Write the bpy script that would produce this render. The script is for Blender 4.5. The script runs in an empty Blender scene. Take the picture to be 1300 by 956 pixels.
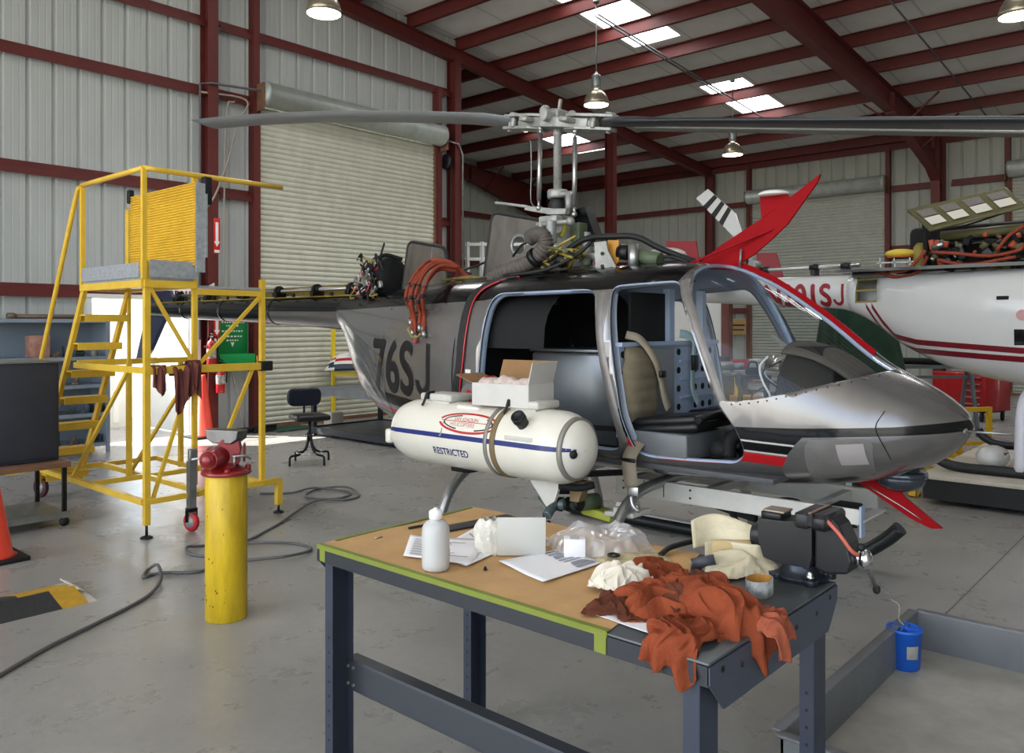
import bpy, bmesh, math, random
from mathutils import Vector, Matrix
from math import pi, sin, cos, radians as RAD
random.seed(7)
SC = bpy.context.scene
COL = SC.collection
# ------------------------------------------------------------------ survey of the hangar (metres; camera stands over the origin)
FOC, EYE, HOR, CX = 1037.0, 1.62, 412.0, 650.0
AZ = RAD(41.6)
FW = (cos(AZ), sin(AZ)); RT = (sin(AZ), -cos(AZ))
def _ray(px):
    l = (px-CX)/FOC
    return (FW[0]+l*RT[0], FW[1]+l*RT[1])
def onX(px, py, X):
    r = _ray(px); t = X/r[0]; return Vector((X, r[1]*t, EYE-(py-HOR)*t/FOC))
def onY(px, py, Y):
    r = _ray(px); t = Y/r[1]; return Vector((r[0]*t, Y, EYE-(py-HOR)*t/FOC))
def onZ(px, py, Z):
    t = (EYE-Z)*FOC/(py-HOR); r = _ray(px); return Vector((r[0]*t, r[1]*t, Z))
def onD(px, py, d):
    r = _ray(px); return Vector((r[0]*d, r[1]*d, EYE-(py-HOR)*d/FOC))

# ------------------------------------------------------------------ materials
def lin(c):
    return c/12.92 if c <= .04045 else ((c+.055)/1.055)**2.4
def rgb(h):
    if isinstance(h, str):
        h = h.lstrip('#'); h = [int(h[i:i+2], 16)/255 for i in (0, 2, 4)]
        return tuple(lin(c) for c in h)+(1,)
    return tuple(h)+(1,)
MATS = {}
def mat(name, col, rough=.5, metal=0., var=0., vscale=4., bump=0., bscale=30., spec=.5, coat=0., trans=0., ior=1.45,
        emit=None, estr=0., alpha=1., rvar=0., col2=None, stretch=None, sheen=0.):
    if name in MATS: return MATS[name]
    m = bpy.data.materials.new(name); m.use_nodes = True
    nt = m.node_tree; N = nt.nodes; L = nt.links
    b = N['Principled BSDF']
    c = rgb(col)
    b.inputs['Base Color'].default_value = c
    b.inputs['Roughness'].default_value = rough
    b.inputs['Metallic'].default_value = metal
    b.inputs['Specular IOR Level'].default_value = spec
    b.inputs['Coat Weight'].default_value = coat
    b.inputs['Coat Roughness'].default_value = .06
    b.inputs['Transmission Weight'].default_value = trans
    b.inputs['IOR'].default_value = ior
    b.inputs['Alpha'].default_value = alpha
    if sheen: b.inputs['Sheen Weight'].default_value = sheen
    if emit:
        b.inputs['Emission Color'].default_value = rgb(emit); b.inputs['Emission Strength'].default_value = estr
    if var or bump or rvar or col2:
        tc = N.new('ShaderNodeTexCoord')
        mp = N.new('ShaderNodeMapping'); L.new(tc.outputs['Object'], mp.inputs[0])
        if stretch: mp.inputs['Scale'].default_value = stretch
        nz = N.new('ShaderNodeTexNoise'); nz.inputs['Scale'].default_value = vscale; nz.inputs['Detail'].default_value = 6
        nz.inputs['Roughness'].default_value = .62
        L.new(mp.outputs[0], nz.inputs['Vector'])
        if var or col2:
            rp = N.new('ShaderNodeValToRGB')
            rp.color_ramp.elements[0].position = .32; rp.color_ramp.elements[1].position = .68
            d = rgb(col2) if col2 else tuple(max(0, x*(1-var)) for x in c[:3])+(1,)
            e = c if col2 else tuple(min(1, x*(1+var*.6)) for x in c[:3])+(1,)
            rp.color_ramp.elements[0].color = d; rp.color_ramp.elements[1].color = e
            L.new(nz.outputs['Fac'], rp.inputs[0]); L.new(rp.outputs[0], b.inputs['Base Color'])
        if rvar:
            mr = N.new('ShaderNodeMapRange'); mr.inputs[1].default_value = .3; mr.inputs[2].default_value = .7
            mr.inputs[3].default_value = max(.02, rough-rvar); mr.inputs[4].default_value = min(1, rough+rvar)
            L.new(nz.outputs['Fac'], mr.inputs[0]); L.new(mr.outputs[0], b.inputs['Roughness'])
        if bump:
            n2 = N.new('ShaderNodeTexNoise'); n2.inputs['Scale'].default_value = bscale; n2.inputs['Detail'].default_value = 4
            L.new(mp.outputs[0], n2.inputs['Vector'])
            bp = N.new('ShaderNodeBump'); bp.inputs['Strength'].default_value = bump; bp.inputs['Distance'].default_value = .02
            L.new(n2.outputs['Fac'], bp.inputs['Height']); L.new(bp.outputs[0], b.inputs['Normal'])
    MATS[name] = m
    return m

# ------------------------------------------------------------------ mesh building
def catmull(pts, k=6, closed=False):
    P = [Vector(p) for p in pts]; out = []
    n = len(P)
    rng = range(n) if closed else range(n-1)
    for i in rng:
        a = P[(i-1) % n] if (closed or i > 0) else P[0]*2-P[1]
        b = P[i]; c = P[(i+1) % n]
        d = P[(i+2) % n] if (closed or i+2 < n) else P[-1]*2-P[-2]
        for j in range(k):
            t = j/k
            out.append(.5*((2*b)+(c-a)*t+(2*a-5*b+4*c-d)*t*t+(3*b-a-3*c+d)*t**3))
    if not closed: out.append(P[-1])
    return out
def basis(ax):
    ax = Vector(ax).normalized()
    u = ax.cross(Vector((0, 0, 1)))
    if u.length < 1e-4: u = Vector((1, 0, 0))
    u.normalize(); return ax, u, ax.cross(u).normalized()

class MB:
    def __init__(s): s.bm = bmesh.new()
    def add(s, V, F, mi=0, sm=False):
        vs = [s.bm.verts.new(v) for v in V]
        for f in F:
            if len(set(f)) < 3: continue
            try:
                q = s.bm.faces.new([vs[i] for i in f]); q.material_index = mi; q.smooth = sm
            except ValueError: pass
        return vs
    def box(s, c, sz, R=None, bev=0., mi=0, seg=2):
        t = bmesh.new(); bmesh.ops.create_cube(t, size=1.)
        for v in t.verts: v.co = Vector((v.co.x*sz[0], v.co.y*sz[1], v.co.z*sz[2]))
        if bev:
            bmesh.ops.bevel(t, geom=list(t.edges), offset=min(bev, min(sz)*.49), segments=seg, profile=.5, affect='EDGES')
        M = Matrix.Translation(Vector(c)) @ (R.to_4x4() if R is not None else Matrix())
        t.verts.index_update()
        s.add([M @ v.co for v in t.verts], [[v.index for v in f.verts] for f in t.faces], mi, bool(bev) and seg > 1)
        t.free(); return s
    def bar(s, p0, p1, w, h=None, up=(0, 0, 1), bev=0., mi=0):
        p0 = Vector(p0); p1 = Vector(p1); h = h or w
        z = (p1-p0).normalized(); x = Vector(up).cross(z)
        if x.length < 1e-3: x = Vector((1, 0, 0)).cross(z)
        if x.length < 1e-3: x = Vector((0, 1, 0)).cross(z)
        x.normalize(); y = z.cross(x)
        R = Matrix((x, y, z)).transposed()
        return s.box((p0+p1)/2, (w, h, (p1-p0).length), R, bev, mi)
    def cyl(s, p0, p1, r0, r1=None, n=16, mi=0, caps=True):
        p0 = Vector(p0); p1 = Vector(p1); r1 = r0 if r1 is None else r1
        ax, u, v = basis(p1-p0); V = []; 
        for p, r in ((p0, r0), (p1, r1)):
            for i in range(n): V.append(p+u*(r*cos(2*pi*i/n))+v*(r*sin(2*pi*i/n)))
        s.add(V, [(i, (i+1) % n, n+(i+1) % n, n+i) for i in range(n)], mi, True)
        if caps:
            s.add(V[:n], [tuple(range(n))[::-1]], mi); s.add(V[n:], [tuple(range(n))], mi)
        return s
    def tube(s, pts, r, n=8, mi=0, k=5, closed=False, caps=True):
        P = catmull(pts, k, closed) if k > 1 else [Vector(p) for p in pts]
        m = len(P); V = []; u = None
        for i, p in enumerate(P):
            if closed: t = P[(i+1) % m]-P[(i-1) % m]
            else: t = P[min(i+1, m-1)]-P[max(i-1, 0)]
            t.normalize()
            if u is None: _, u, v = basis(t)
            else:
                u = u-t*u.dot(t)
                if u.length < 1e-5: _, u, v = basis(t)
                u.normalize(); v = t.cross(u)
            rr = r[min(i*len(r)//m, len(r)-1)] if isinstance(r, (list, tuple)) else (r(i/(m-1)) if callable(r) else r)
            for j in range(n): V.append(p+u*(rr*cos(2*pi*j/n))+v*(rr*sin(2*pi*j/n)))
        F = []
        for i in range(m if closed else m-1):
            a = i*n; b = ((i+1) % m)*n
            F += [(a+j, a+(j+1) % n, b+(j+1) % n, b+j) for j in range(n)]
        s.add(V, F, mi, True)
        if caps and not closed:
            s.add(V[:n], [tuple(range(n))[::-1]], mi); s.add(V[-n:], [tuple(range(n))], mi)
        return s
    def lathe(s, prof, o=(0, 0, 0), ax=(0, 0, 1), n=24, mi=0, sm=True, sc=(1, 1), cap=True):
        o = Vector(o); ax, u, v = basis(ax); V = []; F = []
        for r, h in prof:
            for i in range(n): V.append(o+ax*h+u*(sc[0]*r*cos(2*pi*i/n))+v*(sc[1]*r*sin(2*pi*i/n)))
        for k in range(len(prof)-1):
            a = k*n; b = a+n
            F += [(a+i, a+(i+1) % n, b+(i+1) % n, b+i) for i in range(n)]
        s.add(V, F, mi, sm)
        if cap and prof[0][0] > 1e-6: s.add(V[:n], [tuple(range(n))[::-1]], mi)
        if cap and prof[-1][0] > 1e-6: s.add(V[-n:], [tuple(range(n))], mi)
        return s
    def prism(s, poly, o, u, v, w, mi=0, sm=False):
        o = Vector(o); u = Vector(u); v = Vector(v); w = Vector(w)
        A = [o+u*a+v*b for a, b in poly]; B = [p+w for p in A]; n = len(A)
        s.add(A+B, [tuple(range(n))[::-1], tuple(range(n, 2*n))]+[(i, (i+1) % n, n+(i+1) % n, n+i) for i in range(n)], mi, sm)
        return s
    def ell(s, c, r, mi=0, n=16, R=None):
        V = []; F = []; c = Vector(c); m = n//2
        r = (r, r, r) if not isinstance(r, (tuple, list)) else r
        for i in range(m+1):
            a = pi*i/m
            for j in range(n):
                b = 2*pi*j/n
                q = Vector((r[0]*sin(a)*cos(b), r[1]*sin(a)*sin(b), r[2]*cos(a)))
                V.append(c+(R @ q if R is not None else q))
        for i in range(m):
            for j in range(n): F.append((i*n+j, i*n+(j+1) % n, (i+1)*n+(j+1) % n, (i+1)*n+j))
        s.add(V, F, mi, True); return s
    def grid(s, nu, nv, fn, mi=0, sm=True, skip=None):
        V = [Vector(fn(i/nu, j/nv)) for i in range(nu+1) for j in range(nv+1)]; F = []
        for i in range(nu):
            for j in range(nv):
                if skip and skip((i+.5)/nu, (j+.5)/nv): continue
                F.append((i*(nv+1)+j, (i+1)*(nv+1)+j, (i+1)*(nv+1)+j+1, i*(nv+1)+j+1))
        s.add(V, F, mi, sm); return s
    def xf(s, M):
        for v in s.bm.verts: v.co = M @ v.co
        return s
    def build(s, name, mats, parent=None, weld=1e-5, solid=0., sub=0, bev=0., solid_off=-1., fix=True):
        bm = s.bm
        if weld: bmesh.ops.remove_doubles(bm, verts=bm.verts, dist=weld)
        if fix: bmesh.ops.recalc_face_normals(bm, faces=bm.faces)
        me = bpy.data.meshes.new(name); bm.to_mesh(me); bm.free()
        for m in (mats if isinstance(mats, (list, tuple)) else [mats]): me.materials.append(m)
        o = bpy.data.objects.new(name, me); COL.objects.link(o)
        if parent is not None:
            o.parent = parent
            w = ORG.get(parent.name)
            if w is not None:
                me.transform(w.inverted()); ORG[o.name] = w
        if solid:
            md = o.modifiers.new('thick', 'SOLIDIFY'); md.thickness = solid; md.offset = solid_off
        if bev:
            md = o.modifiers.new('edge', 'BEVEL'); md.width = bev; md.segments = 2; md.limit_method = 'ANGLE'; md.angle_limit = RAD(40)
        if sub:
            md = o.modifiers.new('smooth', 'SUBSURF'); md.levels = sub; md.render_levels = sub
        return o
ORG = {}      # things whose parts are drawn in world coordinates: name -> matrix of the thing
def tag(o, label=None, cat=None, group=None, kind=None):
    if label: o['label'] = label
    if cat: o['category'] = cat
    if group: o['group'] = group
    if kind: o['kind'] = kind
    return o
def thing(name, label, cat, loc=(0, 0, 0), rotz=0., group=None, world=False):
    o = bpy.data.objects.new(name, None); COL.objects.link(o)
    o.location = loc; o.rotation_euler = (0, 0, rotz); o.empty_display_size = .1
    tag(o, label, cat, group)
    if world: ORG[o.name] = Matrix.Translation(Vector(loc)) @ Matrix.Rotation(rotz, 4, 'Z')
    return o
def struct(o): o['kind'] = 'structure'; return o
def dup(root, loc, rotz=0., label=None, group=None):
    r = root.copy(); COL.objects.link(r); r.location = loc; r.rotation_euler = (0, 0, rotz)
    if label: r['label'] = label
    if group: r['group'] = group
    for ch in list(root.children):
        c = ch.copy(); COL.objects.link(c); c.parent = r
        for g in list(ch.children):
            d = g.copy(); COL.objects.link(d); d.parent = c
    return r
def text_faces(body, size, shear=0., bold=0.):
    if body.endswith('J') and len(body) > 1:          # block J with a full hook
        V, F = text_faces(body[:-1], size, shear, bold); x0 = max(v.x for v in V)+.06*size; k = size; n0 = len(V)
        th = .105*k; ro = .21*k; P = []
        for i in range(13):
            a = pi+pi*.94*i/12; P.append(((ro+ro*cos(a), ro+ro*sin(a)), (ro+(ro-th)*cos(a), ro+(ro-th)*sin(a))))
        P.append(((2*ro, .7*k), (2*ro-th, .7*k)))
        for o, i in P: V += [Vector((x0+o[0], o[1], 0)), Vector((x0+i[0], i[1], 0))]
        F += [(n0+2*i, n0+2*i+2, n0+2*i+3, n0+2*i+1) for i in range(len(P)-1)]
        return V, F
    cu = bpy.data.curves.new('t', 'FONT'); cu.body = body; cu.size = size; cu.align_x = 'LEFT'; cu.shear = shear
    o = bpy.data.objects.new('t', cu); COL.objects.link(o)
    dg = bpy.context.evaluated_depsgraph_get(); dg.update()
    me = bpy.data.meshes.new_from_object(o.evaluated_get(dg))
    V = [v.co.copy() for v in me.vertices]; F = [tuple(p.vertices) for p in me.polygons]
    bpy.data.objects.remove(o); bpy.data.curves.remove(cu); bpy.data.meshes.remove(me)
    if bold:
        V0, F0 = V, F; V, F = [], []
        for dx, dy in ((-1, 0), (1, 0), (0, -1), (0, 1)):
            n = len(V); V += [v+Vector((dx*bold, dy*bold, 0)) for v in V0]; F += [tuple(i+n for i in f) for f in F0]
    return V, F
def flat_text(mb, body, size, o, u, v, w=(0, 0, 0), mi=0, center=False, sx=1., bold=0.):
    V, F = text_faces(body, size, 0, bold); o = Vector(o); u = Vector(u); v = Vector(v); w = Vector(w)
    if center and V:
        m = (min(a.x for a in V)+max(a.x for a in V))/2
        for a in V: a.x -= m
    mb.add([o+u*(a.x*sx)+v*a.y+w for a in V], F, mi)
    return mb
# ------------------------------------------------------------------ the building
M_RED = mat('oxide red primer steel', '#5c231f', .55, 0, .18, 6, .05, 40)
M_WALL = mat('pale galvanised cladding', '#abaeac', .5, .0, .08, 3, stretch=(1, 1, .25))
M_FWALL = mat('grey green cladding', '#a1a399', .55, 0, .10, 3, stretch=(1, 1, .25))  # tone darkened to stand for the weaker light on the back wall
M_ROOF = mat('white faced roof insulation', '#d9d8d3', .75, 0, .08, 2.5)
M_SLAT = mat('off white roller slat', '#c9c8b8', .45, 0, .10, 5, stretch=(1, 1, .4))
M_GALV = mat('dull zinc', '#8f9290', .42, .75, .2, 12)
M_RUST = mat('rusty guide steel', '#7d5a45', .75, .2, .4, 9)
M_BLK = mat('black rubber', '#141414', .6)
M_DKST = mat('dark steel', '#2a2a2c', .4, .7, .2, 20)
M_CHROME = mat('bright steel', '#cfd0d2', .18, 1.)
M_CONC = None
def floor_mat():
    m = bpy.data.materials.new('sealed concrete'); m.use_nodes = True
    nt = m.node_tree; N = nt.nodes; L = nt.links; b = N['Principled BSDF']
    tc = N.new('ShaderNodeTexCoord')
    def noise(sc, det=6, ro=.6, vec=None):
        n = N.new('ShaderNodeTexNoise'); n.inputs['Scale'].default_value = sc; n.inputs['Detail'].default_value = det
        n.inputs['Roughness'].default_value = ro; L.new(vec or tc.outputs['Object'], n.inputs['Vector']); return n
    n1 = noise(.55, 8, .65); n2 = noise(3.2, 8, .7); n3 = noise(22, 4, .6)
    r1 = N.new('ShaderNodeValToRGB'); e = r1.color_ramp.elements
    e[0].position = .3; e[0].color = rgb('#898783'); e[1].position = .72; e[1].color = rgb('#a4a29d')
    L.new(n1.outputs['Fac'], r1.inputs[0])
    r2 = N.new('ShaderNodeValToRGB'); e = r2.color_ramp.elements
    e[0].position = .18; e[0].color = (.72, .70, .68, 1); e[1].position = .68; e[1].color = (1, 1, 1, 1)
    L.new(n2.outputs['Fac'], r2.inputs[0])
    mx = N.new('ShaderNodeMix'); mx.data_type = 'RGBA'; mx.blend_type = 'MULTIPLY'; mx.inputs[0].default_value = .25
    L.new(r1.outputs[0], mx.inputs[6]); L.new(r2.outputs[0], mx.inputs[7])
    r3 = N.new('ShaderNodeValToRGB'); e = r3.color_ramp.elements
    e[0].position = .34; e[0].color = (.8, .79, .77, 1); e[1].position = .6; e[1].color = (1, 1, 1, 1)
    L.new(n3.outputs['Fac'], r3.inputs[0])
    m2 = N.new('ShaderNodeMix'); m2.data_type = 'RGBA'; m2.blend_type = 'MULTIPLY'; m2.inputs[0].default_value = .3
    L.new(mx.outputs[2], m2.inputs[6]); L.new(r3.outputs[0], m2.inputs[7])
    L.new(m2.outputs[2], b.inputs['Base Color'])
    mr = N.new('ShaderNodeMapRange'); mr.inputs[1].default_value = .3; mr.inputs[2].default_value = .7
    mr.inputs[3].default_value = .25; mr.inputs[4].default_value = .33
    L.new(n2.outputs['Fac'], mr.inputs[0]); L.new(mr.outputs[0], b.inputs['Roughness'])
    bp = N.new('ShaderNodeBump'); bp.inputs['Strength'].default_value = .12; bp.inputs['Distance'].default_value = .02
    n4 = noise(7, 5, .6); L.new(n4.outputs['Fac'], bp.inputs['Height']); L.new(bp.outputs[0], b.inputs['Normal'])
    return m
M_CONC = floor_mat()
M_JOINT = mat('dark joint', '#6b6762', .9)
XF, YA, YB, YC = 21.6, 11.46, 5.31, 17.6
def roof_z(x): return 6.32+(21.6-x)/12.0
mb = MB(); mb.box((6.5, 5, -.06), (31, 27, .12)); struct(mb.build('floor', M_CONC))
mb = MB()
for x in (7.58, 12.3, 17.): mb.box((x, 5, .0006), (.008, 26, .0012))
for y in (1.22, 9.9, 14.2): mb.box((7, y, .0006), (28, .009, .0012))
struct(mb.build('trim_1', M_JOINT))
# cladding: a flat sheet with deep ribs every 0.305 m and shallow ones between, pressed outwards
def clad(name, m, org, u, segs, out, pitch=.305):
    """segs: (a0, a1, zlo(a), zhi(a)) along u from org; out = outward unit vector"""
    org = Vector(org); u = Vector(u); out = Vector(out); mb = MB()
    for a0, a1, zl, zh in segs:
        pts = []; k = math.floor(a0/pitch); a = k*pitch
        while a < a1+pitch:
            for da, dep in ((0, .032), (.022, .032), (.045, 0), (.12, 0), (.127, .002), (.135, .002), (.142, 0), (.208, 0), (.215, .002), (.223, .002), (.230, 0), (.283, 0)):
                if a0-1e-6 <= a+da <= a1+1e-6: pts.append((a+da, dep))
            a += pitch
        if not pts: continue
        pts = [(a0, 0)]+pts+[(a1, 0)]
        V = []
        for a, dep in pts:
            p = org+u*a+out*dep
            V += [Vector((p.x, p.y, zl)), Vector((p.x, p.y, zh(p)))]
        mb.add(V, [(2*i, 2*i+2, 2*i+3, 2*i+1) for i in range(len(pts)-1)])
    return struct(mb.build(name, m, fix=False, solid=.004))
top = lambda p: roof_z(p.x)
DX0, DX1 = 4.40, 5.86          # personnel opening
RX0, RX1, RZ = 6.86, 10.62, 5.0   # roller door opening
clad('wall_left', M_WALL, (0, YA, 0), (1, 0, 0), [(-9, DX0, 0, top), (DX0, DX1, 1.97, top), (DX1, RX0, 0, top), (RX0, RX1, RZ, top), (RX1, 11.17, 0, top)], (0, 1, 0))
FD = [(6.57, 10.17), (.1, 3.87)]
clad('wall_back', M_FWALL, (XF, 0, 0), (0, 1, 0), [(-7, .1, 0, top), (.1, 3.87, 4.98, top), (3.87, 6.57, 0, top), (6.57, 10.17, 4.98, top), (10.17, YC, 0, top)], (1, 0, 0))
clad('wall_right', M_FWALL, (-2, -8, 0), (1, 0, 0), [(0, 23.6, 0, top)], (0, -1, 0))  # out of view; added to shut daylight out on the right
clad('wall_side', M_FWALL, (11.2, YA, 0), (0, 1, 0), [(.02, YC-YA, 0, top)], (-1, 0, 0))
clad('wall_rear', M_FWALL, (11.17, YC, 0), (1, 0, 0), [(0, 10.43, 0, top)], (0, 1, 0))
# roof: insulation sheet under the purlins, holed where skylights sit
SKY = [(5.6, 8.0, 7.75, 8.75), (10.75, 13.45, 7.75, 8.75), (16.0, 18.7, 7.75, 8.75), (16.3, 18.9, 13.2, 14.2), (10.75, 13.45, 1.4, 2.4), (5.6, 8.0, 1.4, 2.4), (16., 18.7, 1.4, 2.4)]  # the ones out of view are added for more light
xs = sorted({-9., 11.2, 21.75}|{v for q in SKY for v in q[:2]}); ys = sorted({-8., YA+.05, YC+.05}|{v for q in SKY for v in q[2:]})
mb = MB()
for i in range(len(xs)-1):
    for j in range(len(ys)-1):
        x0, x1, y0, y1 = xs[i], xs[i+1], ys[j], ys[j+1]; cxm, cym = (x0+x1)/2, (y0+y1)/2
        if cxm < 11.2 and cym > YA: continue
        if any(a < cxm < b and c < cym < d for a, b, c, d in SKY): continue
        mb.add([(x0, y0, roof_z(x0)), (x1, y0, roof_z(x1)), (x1, y1, roof_z(x1)), (x0, y1, roof_z(x0))], [(0, 1, 2, 3)])
struct(mb.build('ceiling', M_ROOF, solid=.08, solid_off=1., fix=False))
mb = MB()                        # seams of the insulation facing
for y in [-7+1.22*i for i in range(21)]:
    mb.add([(-6, y-.02, roof_z(-6)-.004), (21.6, y-.02, roof_z(21.6)-.004), (21.6, y+.02, roof_z(21.6)-.004), (-6, y+.02, roof_z(-6)-.004)], [(0, 1, 2, 3)])
M_SEAM = mat('insulation seam tape', '#bdbcb7', .8)
struct(mb.build('trim_2', M_SEAM))
M_SKY = mat('translucent skylight sheet', '#ffffff', .6, emit='#fafcff', estr=7.)
for i, (a, b, c, d) in enumerate(SKY):
    mb = MB(); mb.add([(a, c, roof_z(a)+.03), (b, c, roof_z(b)+.03), (b, d, roof_z(b)+.03), (a, d, roof_z(a)+.03)], [(0, 1, 2, 3)])
    struct(mb.build('window_%d' % (i+1), M_SKY))
trim_n = [3]
def trim(mb, m=None, **k):
    o = mb.build('trim_%d' % trim_n[0], m or M_RED, **k); trim_n[0] += 1; return struct(o)
# purlins (Z sections lying along Y), each its own steel
for x in (21.3, 19.7, 18.1, 16.55, 15.1, 13.75, 12.45, 11.2, 9.95, 8.7, 7.4, 6.0, 4.6, 3.2):
    z = roof_z(x)-.01; mb = MB(); y0, y1 = -8, (YC-.1 if x > 11.3 else YA-.05)
    mb.box((x, (y0+y1)/2, z-.11), (.012, y1-y0, .22))
    mb.box((x-.035, (y0+y1)/2, z-.006), (.07, y1-y0, .012)); mb.box((x+.035, (y0+y1)/2, z-.214), (.07, y1-y0, .012))
    trim(mb)
def ibeam(mb, p0, p1, h, w, up=(0, 0, 1), tf=.014, tw=.01, h1=None):
    """tapered I section from p0 to p1, hung below its top line; h at p0, h1 at p1; flanges lie across `side`"""
    p0 = Vector(p0); p1 = Vector(p1); h1 = h1 or h; d = (p1-p0).normalized(); up = Vector(up)
    up = (up-d*up.dot(d)).normalized(); sd = d.cross(up)
    def slab(a0, a1, b0, b1, hw):
        V = [a0-sd*hw, a0+sd*hw, a1+sd*hw, a1-sd*hw, b0-sd*hw, b0+sd*hw, b1+sd*hw, b1-sd*hw]
        mb.add(V, [(0, 1, 2, 3), (7, 6, 5, 4), (0, 4, 5, 1), (1, 5, 6, 2), (2, 6, 7, 3), (3, 7, 4, 0)])
    slab(p0, p1, p0-up*tf, p1-up*tf, w/2)
    slab(p0-up*(h-tf), p1-up*(h1-tf), p0-up*h, p1-up*h1, w/2)
    slab(p0-up*tf, p1-up*tf, p0-up*(h-tf), p1-up*(h1-tf), tw/2)
# end frame A: rafter in the plane of the left wall, standing on five columns
ra = lambda x: roof_z(x)-.23
mb = MB(); ibeam(mb, (-6, YA-.11, ra(-6)), (XF-.05, YA-.11, ra(XF-.05)), .26, .16); trim(mb)
for x in (.9, 6.13, 11.16, 16.45, 21.35):
    mb = MB(); ibeam(mb, (x-.09 if x < 21 else x-.02, YA-.25, 0), (x-.09 if x < 21 else x-.02, YA-.25, ra(x)-.2), .24, .16, up=(0, -1, 0))
    # turn: flange faces the hall
    trim(mb)
# interior clear-span frames B and C with haunches
for y in (YB, YC-.25):
    mb = MB(); ibeam(mb, (2., y, ra(2)), (17.6, y, ra(17.6)), .62, .2, h1=.45)
    ibeam(mb, (17.6, y, ra(17.6)), (20.6, y, ra(20.6)), .45, .2, h1=.95)
    ibeam(mb, (20.6, y, ra(20.6)), (21.3, y, ra(21.3)), .95, .2, h1=1.25)
    for x in (17.6, 20.6): mb.box((x, y, ra(x)-.28), (.012, .19, .42))
    trim(mb)
    mb = MB(); ibeam(mb, (21.52, y, 0), (21.52, y, ra(21.5)-.02), .34, .2, up=(1, 0, 0), h1=.62)
    trim(mb)
    for x in (18.3, 19.9):      # flange braces
        for s in (-1, 1):
            mb = MB(); mb.bar((x, y, ra(x)-.62), (x, y+s*.75, roof_z(x)-.2), .04, .04); trim(mb)
# girts on the left wall, the back wall and the rear wall
def girt(p0, p1, inn, h=.085, d=.07):
    p0 = Vector(p0); p1 = Vector(p1); inn = Vector(inn); mb = MB()
    m = (p0+p1)/2; L = (p1-p0).length; hx = abs((p1-p0).normalized().x) > .5
    dim = lambda a, t, z: ((L, t, z) if hx else (t, L, z))
    mb.box(m+inn*(d/2), dim(L, d, .008)); mb.box(m+inn*d+Vector((0, 0, -h/2)), dim(L, .008, h)); mb.box(m+inn*.006+Vector((0, 0, h/2)), dim(L, .008, h))
    trim(mb)
yi = YA-.012
for z, spans in ((2.06, [(-4, 6.02), (10.7, 11.05)]), (3.6, [(-4, 6.02), (6.24, 6.8), (10.7, 11.05)]), (5.07, [(-4, 6.02), (6.24, 6.8), (10.7, 11.05)]), (6.1, [(-4, 6.02), (6.24, 11.05)])):
    for a, b in spans: girt((a, yi, z), (b, yi, z), (0, -1, 0))
xi = XF-.012
for z in (2.0, 3.5, 5.0):
    for a, b in ((-6, .05), (3.95, 5.1), (5.45, 6.5), (10.25, 11.3), (11.5, 17.3)): girt((xi, a, z), (xi, b, z), (-1, 0, 0))
girt((xi, -6, 6.12), (xi, 17.3, 6.12), (-1, 0, 0), .16, .1)
for z in (2.0, 3.5, 5.0): girt((11.2, YC-.012, z), (21.3, YC-.012, z), (0, -1, 0))
# door jamb posts
for x in (6.86-.06, 10.62+.05):
    mb = MB(); mb.box((x, YA-.09, (roof_z(x)-.6 if x < 8 else 6.1)/2), (.1, .16, (roof_z(x)-.6 if x < 8 else 6.1))); trim(mb)
for y in (6.52, 10.22, .05, 3.92):
    mb = MB(); mb.box((XF-.09, y, 3.05), (.16, .1, 6.1)); trim(mb)
# roller doors
def rollup(n, o, u, w, h, inn, bottom=0., slat=None):
    o = Vector(o); u = Vector(u); inn = Vector(inn); mb = MB(); k = int((h-bottom)/.082); V = []
    for i in range(k+1):
        z0 = bottom+(h-bottom)*i/k; dz = (h-bottom)/k
        for fz, dd in ((0, .0), (.12, .022), (.5, .03), (.85, .022), (.97, .0)):
            p = o+inn*(.03+dd); V += [Vector((p.x, p.y, min(h, z0+dz*fz))), Vector((p.x, p.y, min(h, z0+dz*fz)))+u*w]
    mb.add(V, [(2*i, 2*i+1, 2*i+3, 2*i+2) for i in range(len(V)//2-1)], 0, True)
    mb.box(o+u*(w/2)+inn*.05+Vector((0, 0, bottom+.03)), (w if abs(u.x) > .5 else .05, w if abs(u.y) > .5 else .05, .06), mi=1)
    d = struct(mb.build('door_%d' % n, [slat or M_SLAT, M_RUST]))
    mb = MB()
    for s in (0, 1):
        c = o+u*(w*s)+inn*.05+Vector((0, 0, h/2)); mb.box(c, (.07 if abs(u.x) > .5 else .1, .07 if abs(u.y) > .5 else .1, h))
    mb.build('guide_rail', M_RUST, d)
    mb = MB(); c = o+inn*.24+Vector((0, 0, h+.17))
    mb.lathe([(.0, -.04), (.17, -.04), (.2, 0), (.2, .03), (.19, .04), (.19, w-.04), (.2, w-.03), (.2, w), (.17, w+.04), (0, w+.04)], c, u, 28)
    mb.build('coil_drum', mat('painted drum', '#a7aca6', .4, .3, .2, 4), d)
    mb = MB()
    for s in (-.06, w+.06): mb.box(c+u*s-inn*.05-Vector((0, 0, .06)), (.012 if abs(u.x) > .5 else .34, .012 if abs(u.y) > .5 else .34, .42))
    mb.build('bracket', M_RUST, d)
    return d
rd = rollup(1, (RX0, YA-.02, 0), (1, 0, 0), RX1-RX0, RZ, (0, -1, 0))
mb = MB(); c = Vector((RX1+.17, YA-.2, RZ-.28))          # chain wheel and loop beside the drum
mb.lathe([(.05, -.02), (.14, -.02), (.15, 0), (.14, .02), (.05, .02)], c, (1, 0, 0), 18)
mb.tube([c+Vector((0, -.14, 0)), c+Vector((0, -.14, -1.8)), c+Vector((0, -.12, -3.4)), c+Vector((0, 0, -3.6)), c+Vector((0, .1, -3.4)), c+Vector((0, .14, -1.8)), c+Vector((0, .14, 0))], .012, 6)
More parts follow.
